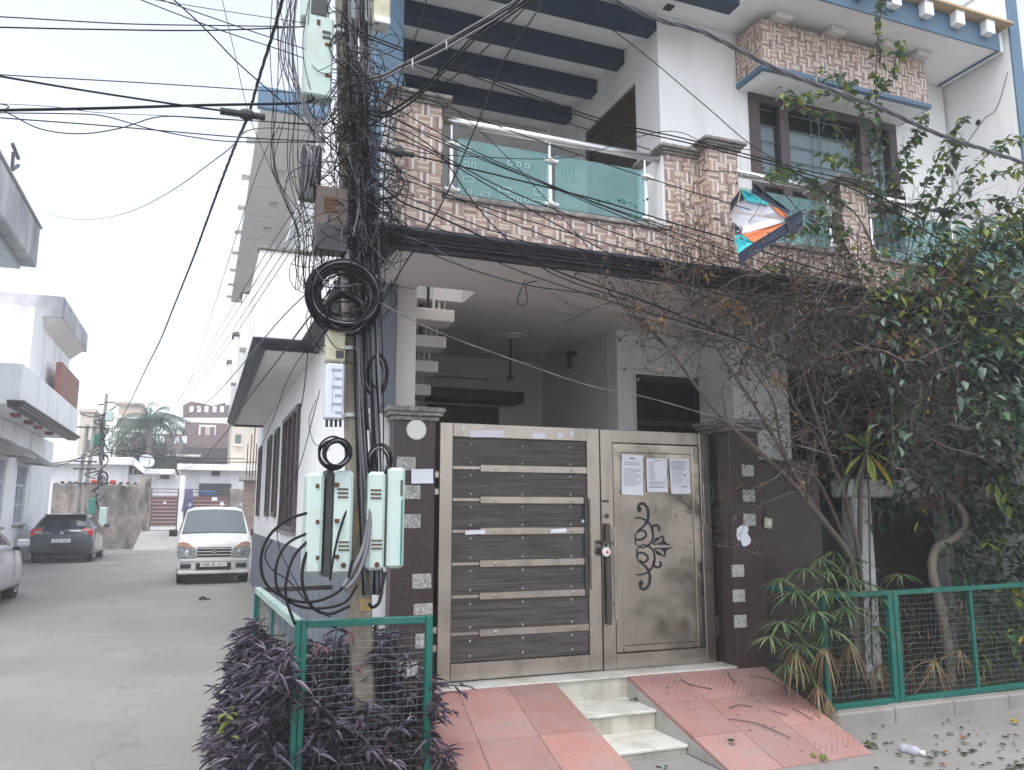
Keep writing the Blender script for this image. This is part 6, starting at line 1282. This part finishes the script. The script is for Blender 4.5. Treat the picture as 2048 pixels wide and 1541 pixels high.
MB().tube(spline([T(-.6, 1.06, 1.035), T(-.2, 1.03, 1.075), T(.1, 1.04, 1.065)]), .012, 5).build('wiper', 'black_plastic', t); MB().tube(spline([T(0, 1.06, 1.04), T(.3, 1.03, 1.075), T(.6, 1.04, 1.06)]), .012, 5).build('wiper', 'black_plastic', t)
bxl('underside', 'black_plastic', -.6, .6, -1.6, 1.6, .16, .205, .01)
# dark grey hatchback seen from behind
st = [(2.0, .62, .6, .5, .3, .6, .68), (1.8, .8, .78, .68, .22, .8, .87), (1.0, .86, .84, .72, .2, .92, .99), (.75, .868, .85, .74, .2, .96, 1.03), (-.05, .872, .85, .6, .2, .98, 1.43), (-.6, .872, .85, .6, .2, 1.0, 1.475), (-1.4, .87, .845, .58, .22, 1.03, 1.42), (-1.74, .862, .82, .7, .25, 1.02, 1.06), (-1.93, .83, .78, .68, .27, .94, .985), (-2.0, .76, .72, .62, .34, .8, .86)]
t, T, P, patch, full, bxl = car('parked_car', (-3.74, 29.25, GZ(28)), False, st, 'dark_car', 'dark grey hatchback seen from behind, parked at the left kerb', 1.25, -1.27, .315, .79)
full('rear_window', 'car_glass', 6.08, 6.94, 5.15); patch('side_window', 'car_glass', 4.2, 5.1, 4.15, 4.85); patch('side_window', 'car_glass', 5.15, 6.0, 4.15, 4.85); full('windscreen', 'car_glass', 3.1, 3.92, 5.3)
bxl('spoiler', 'dark_car', -.56, .56, -1.6, -1.34, 1.39, 1.43, .015)
for sd in (1, -1):
    hl = bxl('tail_lamp', 'lamp_red', sd * .655 - .17, sd * .655 + .17, -1.99, -1.72, .77, 1.0, .05); bxl('reversing_lamp', 'lamp_clear', sd * .6 - .09, sd * .6 + .09, -1.998, -1.95, .85, .95, .02, hl)
    bxl('mirror', 'dark_car', sd * .95 - .09, sd * .95 + .08, .55, .66, 1.0, 1.13, .03); patch('door_line', 'black_plastic', 5.1, 5.14, 2.2, 4.1, (sd,), .004, None, 1, 6); bxl('exhaust', 'tyre', sd * .45 - .05, sd * .45 + .05, -2.0, -1.8, .2, .26, .015)
pl = bxl('number_plate', 'plate', -.25, .25, -2.012, -2.0, .6, .71, .004); lm = MB(); letters(lambda a, b, c, d: lm.ob(T((a + b) / 2, -2.0135, (c + d) / 2), ((b - a) / 2, 0, 0), (0, .001, 0), (0, 0, (d - c) / 2)), 'PB 8C 3337', .026, .06, -.19, .625); lm.build('plate_text', 'ink_dark', pl, kind='stuff')
MB().lathe([(.05, 0), (.045, .012), (0, .012)], T(0, -1.985, .88), 14, (0, -1, 0)).build('emblem', 'chrome', t); bxl('badge', 'chrome', -.48, -.3, -1.995, -1.98, .87, .89, .003); bxl('bumper_insert', 'black_plastic', -.66, .66, -2.006, -1.9, .34, .5, .02); bxl('bumper', 'dark_car', -.74, .74, -2.004, -1.86, .51, .59, .02); bxl('underside', 'black_plastic', -.7, .7, -1.9, 1.8, .17, .24, .01)
# white sedan cut by the left edge
st = [(2.15, .6, .58, .48, .32, .58, .68), (1.98, .76, .74, .64, .24, .72, .82), (1.5, .83, .8, .7, .2, .82, .9), (.95, .845, .82, .74, .2, .9, .97), (.2, .848, .825, .58, .2, .94, 1.4), (-.3, .848, .825, .58, .2, .95, 1.46), (-1.0, .848, .825, .57, .2, .97, 1.42), (-1.6, .845, .81, .7, .22, .98, 1.06), (-2.1, .8, .76, .66, .28, .94, .99), (-2.2, .72, .7, .6, .36, .8, .85)]
t, T, P, patch, full, bxl = car('parked_car', (-3.76, 15.55, GZ(15)), False, st, 'white_car_cool', 'white sedan cut off by the left edge, parked nearest on the left', 1.32, -1.35, .305, .77)
patch('side_window', 'car_glass', 4.15, 5.0, 4.12, 4.88); patch('side_window', 'car_glass', 5.08, 6.3, 4.12, 4.88); full('windscreen', 'car_glass', 3.08, 3.93, 5.3); full('rear_window', 'car_glass', 6.1, 6.9, 5.3); patch('quarter_window', 'car_glass', 3.5, 4.05, 4.12, 4.7)
for sd in (1, -1): bxl('mirror', 'white_car_cool', sd * .96 - .1, sd * .96 + .09, .62, .76, .93, 1.07, .035); bxl('mirror_foot', 'black_plastic', sd * .86 - .06, sd * .86 + .05, .64, .74, .88, .935, .015); patch('door_line', 'black_plastic', 3.3, 3.33, 2.2, 4.0, (sd,), .004, None, 1, 6); patch('side_indicator', 'lamp_amber', 2.85, 2.95, 3.3, 3.45, (sd,), .01); patch('headlight', 'lamp_clear', .6, 1.7, 3.6, 4.4, (sd,))
# ================================================================= houses on the left
HB = thing('lane_house', (-7, 26, .15), 'old white house on the left with two stained balconies and a brown moulding', 'house')
wb = MB(); wb.grid_wall((-5, 20.6, 0), (0, 1, 0), (0, 0, 1), (-.3, 0, 0), 12.2, 4.1, [(3.9, 5.0, 1.25, 3.05), (6.45, 7.95, 1.3, 3.0)]); wb.build('lane_wall', 'old_white', HB)
MB().bx(-12, -5.31, 20.6, 32.8, 0, 4.1).build('block', 'old_white', HB)
MB().bx(-12, -4.05, 21.5, 30.8, 4.12, 5.1, .02).build('balcony', 'old_white', HB)
for k, (a, b) in enumerate(((0, 4.06), (.05, 4.11), (.1, 4.16))): MB().bx(-4.3, -4.03 + a, 21.45 - a, 30.85 + a, b, b + .049, .006).build('moulding', 'frame_wood', HB)
for y in (23.5, 25.2, 26.6, 28.5): MB().bx(-4.6, -4.4, y - .15, y + .15, 4.03, 4.119, .01).build('soffit_light', 'brick_red', HB)
bw = MB().bx(-4.25, -4.08, 27.0, 30.7, 5.11, 6.1).build('brick_parapet', 'brick_red', HB)
for j in range(6): MB().bx(-4.081, -4.07, 27.0, 30.7, 5.2 + .15 * j, 5.215 + .15 * j).build('mortar_line', 'cement', bw)
MB().bx(-12, -4.5, 24.6, 31.2, 5.1, 7.2).build('upper_storey', 'old_white', HB)
ch = MB().bx(-12, -4.0, 25.8, 31.2, 7.2, 7.85, .02).build('upper_eave', 'mouldy', HB)
MB().prism([(-4.02, 25.82, 7.2), (-4.5, 26.2, 6.9), (-12, 26.2, 6.9), (-12, 25.82, 7.2)], (0, 5, 0)).build('eave_soffit', 'soffit', HB)
for y0, y1, z0, z1 in ((24.5, 25.6, 1.25, 3.05), (27.05, 28.55, 1.3, 3.0)):
    w = MB()
    for k in range(5): y = y0 + (y1 - y0) * k / 4; w.bx(-5.12, -5.06, y - .035, y + .035, z0, z1, .004)
    for k in range(4): z = z0 + (z1 - z0) * k / 3; w.bx(-5.13, -5.07, y0, y1, z - .03, z + .03, .004)
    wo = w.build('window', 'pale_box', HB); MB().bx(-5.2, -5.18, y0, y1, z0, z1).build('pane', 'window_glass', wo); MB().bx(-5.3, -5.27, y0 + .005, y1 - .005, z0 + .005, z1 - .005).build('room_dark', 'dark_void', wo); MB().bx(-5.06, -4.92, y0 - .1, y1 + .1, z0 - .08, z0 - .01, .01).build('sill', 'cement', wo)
    MB().prism([(-4.99, y0 - .25, z1 + .55), (-4.35, y0 - .25, z1 + .12), (-4.35, y0 - .25, z1 + .04), (-4.99, y0 - .25, z1 + .1)], (0, y1 - y0 + .5, 0)).build('awning', 'cement', wo)
HA = thing('lane_house', (-7, 16, .1), 'nearest house on the left, only its high grey balcony shows at the edge', 'house')
MB().bx(-12, -4.02, 11.5, 21.7, 7.5, 8.5, .03).build('balcony', 'mouldy', HA); MB().bx(-12, -4.3, 11.8, 21.4, 7.35, 7.5, .02).build('balcony_soffit', 'grey_box', HA); MB().bx(-12, -5.4, 11, 20.4, 0, 9.5).build('block', 'old_white', HA)
MB().bx(-4.1, -3.98, 11.5, 21.75, 8.501, 8.56, .01).build('coping', 'cement', HA)
an = thing('roof_bracket', AX(23, 340, -4.1), 'bent dark metal bracket standing on the nearest left balcony', 'bracket')
q = [AX(25, 288, -4.1), AX(37, 318, -4.1), AX(27, 305, -4.1), AX(24, 340, -4.1), AX(37, 331, -4.1)]
for a, b in ((0, 1), (2, 3), (3, 4)): MB().bar(q[a], q[b], .06, .06).build('bar', 'dark_box', an)
# ================================================================= end of the lane
YW = 37.5
FWL = thing('weathered_wall', (-3.8, YW, .15), 'weathered grey plaster wall peeling to brick at the end of the lane', 'wall')
m = MB(); n = 30
xs_ = [-5.62 + (3.66) * i / n for i in range(n + 1)]; tops = [2.78 + .05 * math.sin(i * 1.7) + .04 * R.random() + (.3 if i > n - 4 else 0) for i in range(n + 1)]
vs = [(x, YW + (.02 * R.random()), z) for x, t in zip(xs_, tops) for z in (.1, t)] + [(x, YW + .3, z) for x, t in zip(xs_, tops) for z in (.1, t)]; o = 2 * (n + 1)
m.add(vs, [(2 * i, 2 * i + 2, 2 * i + 3, 2 * i + 1) for i in range(n)] + [(2 * i + 1, 2 * i + 3, 2 * i + 3 + o, 2 * i + 1 + o) for i in range(n)] + [(0, 1, 1 + o, o), (2 * n, 2 * n + o, 2 * n + 1 + o, 2 * n + 1)]); m.build('wall', 'weathered', FWL)
for i in range(11): x = -5.4 + .28 * i + .1 * R.random(); MB().lathe([(.07, 0), (.09, .05), (.05, .12)], (x, YW + .15, 2.8), 6).build('rubble', 'dark_box' if i % 3 else 'rust', FWL)
for px, py in ((545 / 2.907, 968), (655 / 2.907, 969)): q = AY(px, py, YW + .15); tag(MB().lathe([(.1, 0), (.14, .1), (.1, .18), (.02, .2)], (q.x, q.y, 2.8), 8).build('plastic_pot', 'red_plastic'), {545 / 2.907: 'red plastic pot on the weathered wall left of the far pole', 655 / 2.907: 'orange-red pot on the weathered wall right of the far pole'}[px], 'pot', 'pots on the far wall')
def mgate(x0, x1, z0, z1, label):
    g_ = thing('maroon_gate', ((x0 + x1) / 2, YW, z0), label, 'gate', 'maroon gates at the end of the lane')
    f = MB().bx(x0, x0 + .05, YW - .03, YW + .03, z0, z1).bx(x1 - .05, x1, YW - .03, YW + .03, z0, z1)
    for z in (z0 + .02, z0 + .2, z1 - .32, z1 - .15, z1 - .02): f.bx(x0 + .051, x1 - .051, YW - .02, YW + .02, z - .015, z + .015)
    f.build('frame', 'steel_dark', g_); k = 8
    for i in range(k): a = z0 + .22 + (z1 - z0 - .56) * i / k; MB().bx(x0 + .052, x1 - .052, YW - .015, YW + .015, a + .008, a + (z1 - z0 - .56) / k - .008, .004).build('board', 'maroon_gate', g_)
    return g_
g1 = mgate(-1.93, -.83, .87, 2.65, 'narrow maroon gate left of the white pier at the lane end'); MB().bx(-1.42, -1.32, YW - .02, YW - .016, 2.0, 2.1).build('sticker', 'paper', g1)
g2 = mgate(-.6, 1.22, .8, 2.65, 'wide maroon gate behind the white hatchback'); MB().bx(.5, .72, YW - .02, YW - .016, 2.15, 2.3).build('sticker', 'paper', g2); MB().bx(.85, 1.0, YW - .02, YW - .016, 1.95, 2.1).build('sticker', 'paper', g2)
tag(MB().bx(.0, .65, YW + .05, YW + .15, 2.38, 2.58, .03).build('blue_sheet', 'blue_sheet'), 'folded blue sheet behind the top rail of the wide maroon gate', 'sheet')
tag(MB().bx(-.82, -.61, YW - .1, YW + .4, .1, 3.2, .02).build('gate_pier', 'old_white'), 'white pier between the two maroon gates', 'pier')
c = AY(377, 1000, YW - .15); m = MB()
for k in range(7): m.tube(spline([c + V((.04 * k - .12, 0, .45)), c + V((.05 * k - .15, -.03, 0)), c + V((.06 * k - .22, 0, -.5 + .05 * (k % 3))) ], 5), .035, 6)
tag(m.build('hanging_cloth', 'purple_cloth'), 'purple cloth hanging on the white pier', 'cloth')
rp = MB(); rp.add([(-2.2, 37.3, .86), (-.6, 37.3, .86), (-.5, 36.2, .15), (-2.4, 36.2, .15), (-2.2, 37.3, .1), (-.6, 37.3, .1)], [(0, 3, 2, 1), (0, 1, 5, 4), (0, 4, 3), (1, 2, 5)]); tag(rp.build('gate_ramp', 'cement'), 'pale concrete ramp below the narrow maroon gate', 'ramp')
tag(MB().bx(1.23, 2.1, YW, YW + .3, .1, 2.7, .03).build('side_wall_stub', 'weathered'), 'weathered wall stub right of the wide maroon gate', 'wall')
LH = thing('low_house', (-2, 42, .15), 'low whitewashed house behind the weathered wall at the lane end', 'house')
zt = lambda px, py, Y: AY(px, py, Y).z
a, b = AY(60, 925, 41), AY(258, 925, 41); MB().bx(a.x, b.x, 41, 44, 0, b.z - .15).build('wall', 'old_white', LH); MB().bx(a.x, b.x + .2, 40.6, 44, b.z - .149, b.z + .2, .02).build('roof_slab', 'old_white', LH)
c = AY(290, 945, 41); MB().prism([(b.x + .21, 40.6, b.z - .149), (b.x + .21, 40.6, b.z + .2), (c.x, 40.6, c.z + .15), (c.x, 40.6, c.z - .1)], (0, 3, 0)).build('roof_slab', 'old_white', LH)
d = AY(345, 945, 41); MB().bx(b.x, d.x + .6, 41.2, 44, 0, c.z - .1).build('wall', 'old_white', LH); MB().bx(c.x + .001, d.x + .1, 40.7, 44, c.z - .1, c.z + .15, .02).build('roof_slab', 'old_white', LH)
e_ = AY(355, 932, 39.5); f = AY(500, 932, 39.5); MB().bx(e_.x + .2, f.x, 39.7, 44, 0, e_.z - .2).build('wall', 'old_white', LH); MB().bx(e_.x, f.x + .4, 39.2, 44, e_.z - .199, e_.z + .08, .02).build('roof_slab', 'old_white', LH)
for px, py, w in ((330, 950, .38), (432, 944, .36)):
    q = AY(px, py, 41.1 if px < 400 else 39.6); MB().bx(q.x - w / 2, q.x + w / 2, q.y - .05, q.y + .04, q.z - w / 2, q.z + w / 2, .01).build('vent', 'dark_box', LH)
q = AY(430, 985, 39.6); MB().bx(q.x - .7, q.x + .7, q.y, q.y + .05, q.z - .3, q.z + .4).build('window', 'dark_box', LH)
q = AY(292, 925, 40.9); ds = thing('satellite_dish', q - V((0, 0, .5)), 'pale satellite dish on the low roof at the lane end', 'dish')
MB().lathe([(.0, 0), (.16, .03), (.28, .08), (.34, .14), (.33, .145), (.27, .09), (.01, .015)], q, 20, (.3, -.8, .45)).build('dish', 'dish', ds, smooth=True); MB().tube([q, q + V((0, .1, -.5))], .03, 6).build('mast', 'galv', ds); MB().tube([q + V((.1, -.1, -.3)), q + V((.2, -.45, .1))], .02, 5).build('arm', 'dark_box', ds)
# far poles
def farpole(label, px, y0, Y):
    t_ = AY(px, y0, Y); p = thing('far_pole', (t_.x, Y, .15), label, 'pole'); MB().tube([(t_.x, Y, .1), (t_.x, Y, t_.z)], [.1, .065], 8).build('shaft', 'cement', p); return p, t_
p, q = farpole('slim pole with hanging cables and green boxes at the lane end', 213, 788, 36.3)
m = MB()
for k in range(26): z = 2.0 + 4.2 * R.random(); m.tube(spline([V((q.x + R.gauss(0, .1), 36.15, z)), V((q.x + R.gauss(0, .18), 36.1, z - .3 * R.random())), V((q.x + R.gauss(0, .15), 36.15, z - .9 * R.random()))], 4), .025, 4)
m.build('cables', 'wire_black', p, kind='stuff')
MB().bx(q.x - .28, q.x - .06, 36.0, 36.25, 4.3, 4.8, .03).build('box', 'fence_green', p); MB().bx(q.x + .05, q.x + .35, 36.0, 36.25, 5.3, 5.7, .03).build('box', 'mint', p); MB().bx(q.x + .12, q.x + .4, 35.95, 36.2, 1.1, 1.85, .03).build('box', 'mint', p); MB().bx(q.x - .3, q.x - .05, 35.95, 36.2, .5, 2.2, .03).build('box', 'mint_dark', p)
MB().tube([V((q.x + .15 + .16 * math.cos(a), 36, 3.0 + .25 * math.sin(a))) for a in [6.283 * i / 14 for i in range(14)]], .04, 5, closed=True).build('coil', 'wire_black', p)
q = AY(182, 850, 37); tp_ = thing('double_pole', (q.x, 37, .15), 'pale double concrete pole with cross bars left of the far slim pole', 'pole')
for o in (-.12, .14): MB().tube([(q.x + o - .25, 37, .1), (q.x + o, 37, q.z)], [.09, .07], 7).build('leg', 'cement', tp_)
for z in (2.8, 3.4, 3.7, 5.1): MB().bar((q.x - .5, 36.9, z), (q.x + .35, 36.9, z), .06, .06).build('cross_bar', 'steel_dark', tp_)
for k, (a, b) in enumerate((((30, 1000 - 70), (213, 905)), ((110, 935), (213, 880)), ((160, 828), (213, 826)), ((213, 900), (300, 893)), ((240, 900), (490, 918)), ((213, 905), (520, 925)))):
    A_, B_ = AY(*a, 36), AY(*b, 36); tag(MB().tube(spline([A_, (A_ + B_) / 2 - V((0, 0, .15)), B_]), .018, 4).build('cable', 'wire_black'), ['wire from the left house to the far slim pole', 'short wire rising to the far slim pole above the parapet', 'level wire between the brick parapet and the far pole top', 'wire from the far slim pole towards the palm', 'long level wire in front of the brown house', 'lower level wire from the far pole to the brick pier'][k], 'cable', 'wires at the lane end')
# houses beyond
BH = thing('brown_house', (1, 57, .15), 'reddish brown two storey house with wavy parapet beyond the lane', 'house')
a, b = AY(366, 905, 56), AY(470, 905, 56); zt_ = AY(400, 818, 56).z
MB().bx(a.x, b.x, 56, 62, 0, zt_ - .9).build('upper_wall', 'brown_house', BH)
pp = [AY(x, y, 55.9) for x, y in ((366, 835), (366, 812), (380, 803), (400, 806), (425, 812), (448, 806), (470, 804), (470, 835))]; MB().prism(pp, (0, .3, 0)).build('parapet', 'brown_house', BH)
for x in (383, 398, 413, 429, 444): q = AY(x, 819, 55.88); MB().bx(q.x - .12, q.x + .12, 55.86, 55.89, q.z - .2, q.z + .2, .01).build('parapet_opening', 'paper', BH)
a, b = AY(398, 850, 55.95), AY(431, 877, 55.95); w = MB().bx(a.x, b.x, 55.9, 55.98, b.z, a.z, .02).build('window', 'white_plastic', BH)
for k in range(3): x = a.x + .12 + (b.x - a.x - .2) * k / 3; MB().bx(x, x + .28, 55.88, 55.9, b.z + .12, a.z - .12).build('pane', 'cream_wall' if k == 1 else 'brown_house', w)
MB().bx(a.x - .5, b.x + .6, 55.3, 55.99, b.z - .25, b.z - .1, .02).build('balcony_slab', 'white_plastic', BH)
a, b = AY(262, 955, 53), AY(372, 955, 53); MB().bx(a.x, b.x + 3.3, 53, 55.8, 0, AY(330, 868, 53).z).build('front_wing', 'brown_house', BH)
for x in (311, 324, 354, 369): q = AY(x, 880, 52.98); MB().bx(q.x - .14, q.x + .14, 52.95, 52.99, q.z - .22, q.z + .22, .01).build('parapet_opening', 'paper', BH)
q = AY(348, 911, 52); MB().bx(q.x - 1.5, q.x + 1.5, 51.8, 52.99, q.z - .06, q.z + .06).build('canopy', 'white_plastic', BH)
q = AY(325, 928, 52.9); MB().bx(q.x - .9, q.x + .5, 52.9, 52.99, q.z - .5, q.z + .4).build('window', 'dusty_glass', BH); q = AY(400, 915, 52.9); MB().bx(q.x - 1, q.x + 1.6, 52.9, 52.99, q.z - .8, q.z + .6).build('verandah_shade', 'dark_box', BH)  # last dark panel stands for the shade inside the verandah
def farbox(label, x0, y0, x1, y1, Y, mat, wins=()):
    a, b = AY(x0, y1, Y), AY(x1, y0, Y); t_ = thing('far_house', ((a.x + b.x) / 2, Y + 2, .15), label, 'house', 'houses beyond the lane end'); MB().bx(a.x, b.x, Y, Y + 5, 0, b.z, .02).build('wall', mat, t_); MB().bx(a.x - .1, b.x + .1, Y - .15, Y + 5, b.z + .001, b.z + .2, .02).build('coping', mat, t_)
    for wx0, wy0, wx1, wy1 in wins: c, d = AY(wx0, wy1, Y), AY(wx1, wy0, Y); w = MB().bx(c.x, d.x, Y - .06, Y + .01, c.z, d.z, .02).build('window', 'dusty_glass', t_); MB().bx(c.x - .08, d.x + .08, Y - .15, Y - .001, c.z - .1, c.z - .01).build('sill', 'white_plastic', w)
    return t_
farbox('cream plastered house just right of the brick parapet', 150, 826, 188, 960, 46, 'cream_wall', ((166, 880, 180, 905),))
t_ = farbox('tan house with stepped balconies left of the palm', 226, 812, 285, 960, 60, 'beige_house', ((240, 850, 252, 866), (262, 850, 272, 866)))
for y in (835, 862, 872): q = AY(256, y, 59.4); MB().bx(q.x - 1.2, q.x + 1.3, 59.2, 59.99, q.z - .08, q.z + .08).build('balcony_slab', 'white_plastic', t_)
farbox('pale house glimpsed above the white side parapet at the lane end', 456, 842, 520, 1000, 44, 'cream_wall', ((470, 870, 482, 888),)); farbox('white block behind the palm trunk', 330, 858, 366, 900, 58, 'white_wall')
BP = thing('brick_pier', (1.6, 27, .15), 'unfinished brick pier with steel rods past the corner house', 'pier')
a, b = AY(484, 1060, 27), AY(508, 1060, 27); bt_ = AY(490, 962, 27).z; MB().bx(a.x, b.x, 27, 27.5, 0, bt_).build('core', 'cement', BP)
for j in range(16):
    for k in range(2): x = a.x - .01 + k * (b.x - a.x + .02) / 2; z = .1 + j * (bt_ - .1) / 16; MB().bx(x + .006, x + (b.x - a.x + .02) / 2 - .006, 26.985, 26.999, z + .01, z + (bt_ - .1) / 16 - .01, .004).build('brick', 'brick_grey', BP)
MB().bx(a.x - .15, b.x + .3, 26.8, 27.6, bt_ + .001, bt_ + .12, .01).build('slab', 'cement', BP)
for k in range(6): x = a.x + .05 + .09 * k; MB().tube([(x, 27.1, bt_ + .1), (x + .02 * math.sin(k), 27.1, bt_ + 1.2 + .3 * (k % 3))], .018, 5).build('rod', 'rust', BP)
# palm
c = AY(300, 838, 48); PT = thing('palm_tree', (c.x, 48, .15), 'feathery green palm standing before the brown house beyond the lane', 'tree')
MB().tube(spline([(c.x + .2, 48, 0), (c.x + .1, 48, c.z * .5), (c.x, 48, c.z)]), .16, 8).build('trunk', 'bark_pale', PT)
for k in range(30):
    a = 6.283 * k / 30 + R.random() * .3; el = R.uniform(-.25, 1.15); d = V((math.cos(a) * math.cos(el), math.sin(a) * math.cos(el), math.sin(el))); L_ = 1.7 + .9 * R.random(); m = MB()
    pts = [c + d * L_ * t - V((0, 0, 1.25 * t * t)) for t in [i / 9 for i in range(10)]]; m.tube(pts, [.03 * (1 - .08 * i) for i in range(10)], 4)
    for i in range(1, 10):
        dd = (pts[i] - pts[i - 1]).normalized(); u = dd.cross(V((0, 0, 1)))
        if u.length < .05: u = V((1, 0, 0))
        u.normalize()
        for s_ in (-1, 1):
            for j in (0, .5): strap_into(m, pts[i - 1].lerp(pts[i], j), u * s_ + dd * .6 - V((0, 0, .4)), .55 * (1 - .05 * i), .06, .5, 2)
    m.build('frond', 'palm', PT)
# dark tree mass behind the palm
m = MB()
for i in range(1500): q = AY(290 + R.gauss(0, 34), 905 + R.gauss(0, 26), 49.5 + 1.5 * R.random()); strap_into(m, q, V((R.gauss(0, 1), R.gauss(0, 1), R.gauss(-.3, .6))), .5, .09, .4, 2)
BT = thing('bushy_tree', (AY(290, 930, 50).x, 50, .15), 'dark bushy tree below the palm at the lane end', 'tree'); m.build('crown', 'palm', BT, kind='stuff'); q = AY(290, 930, 50); MB().tube([(q.x, 50, 0), (q.x, 50, q.z + .3)], .14, 7).build('trunk', 'bark', BT)
# ================================================================= haze over the lane
hz = MB().bx(-310, 310, -70, 405, -1, 11.6)
def haze_mat():
    m = bpy.data.materials.new('haze'); m.use_nodes = True; N = m.node_tree.nodes; N.remove(N['Principled BSDF']); v = N.new('ShaderNodeVolumePrincipled'); v.inputs['Color'].default_value = (.93, .96, 1, 1); v.inputs['Density'].default_value = .0034; v.inputs['Anisotropy'].default_value = .2
    m.node_tree.links.new(v.outputs[0], N['Material Output'].inputs['Volume']); return m
SPEC['haze'] = haze_mat
hz.build('haze', 'haze', origin=(0, 0, -1), kind='stuff', label='thin pale winter haze filling the lane', category='haze')
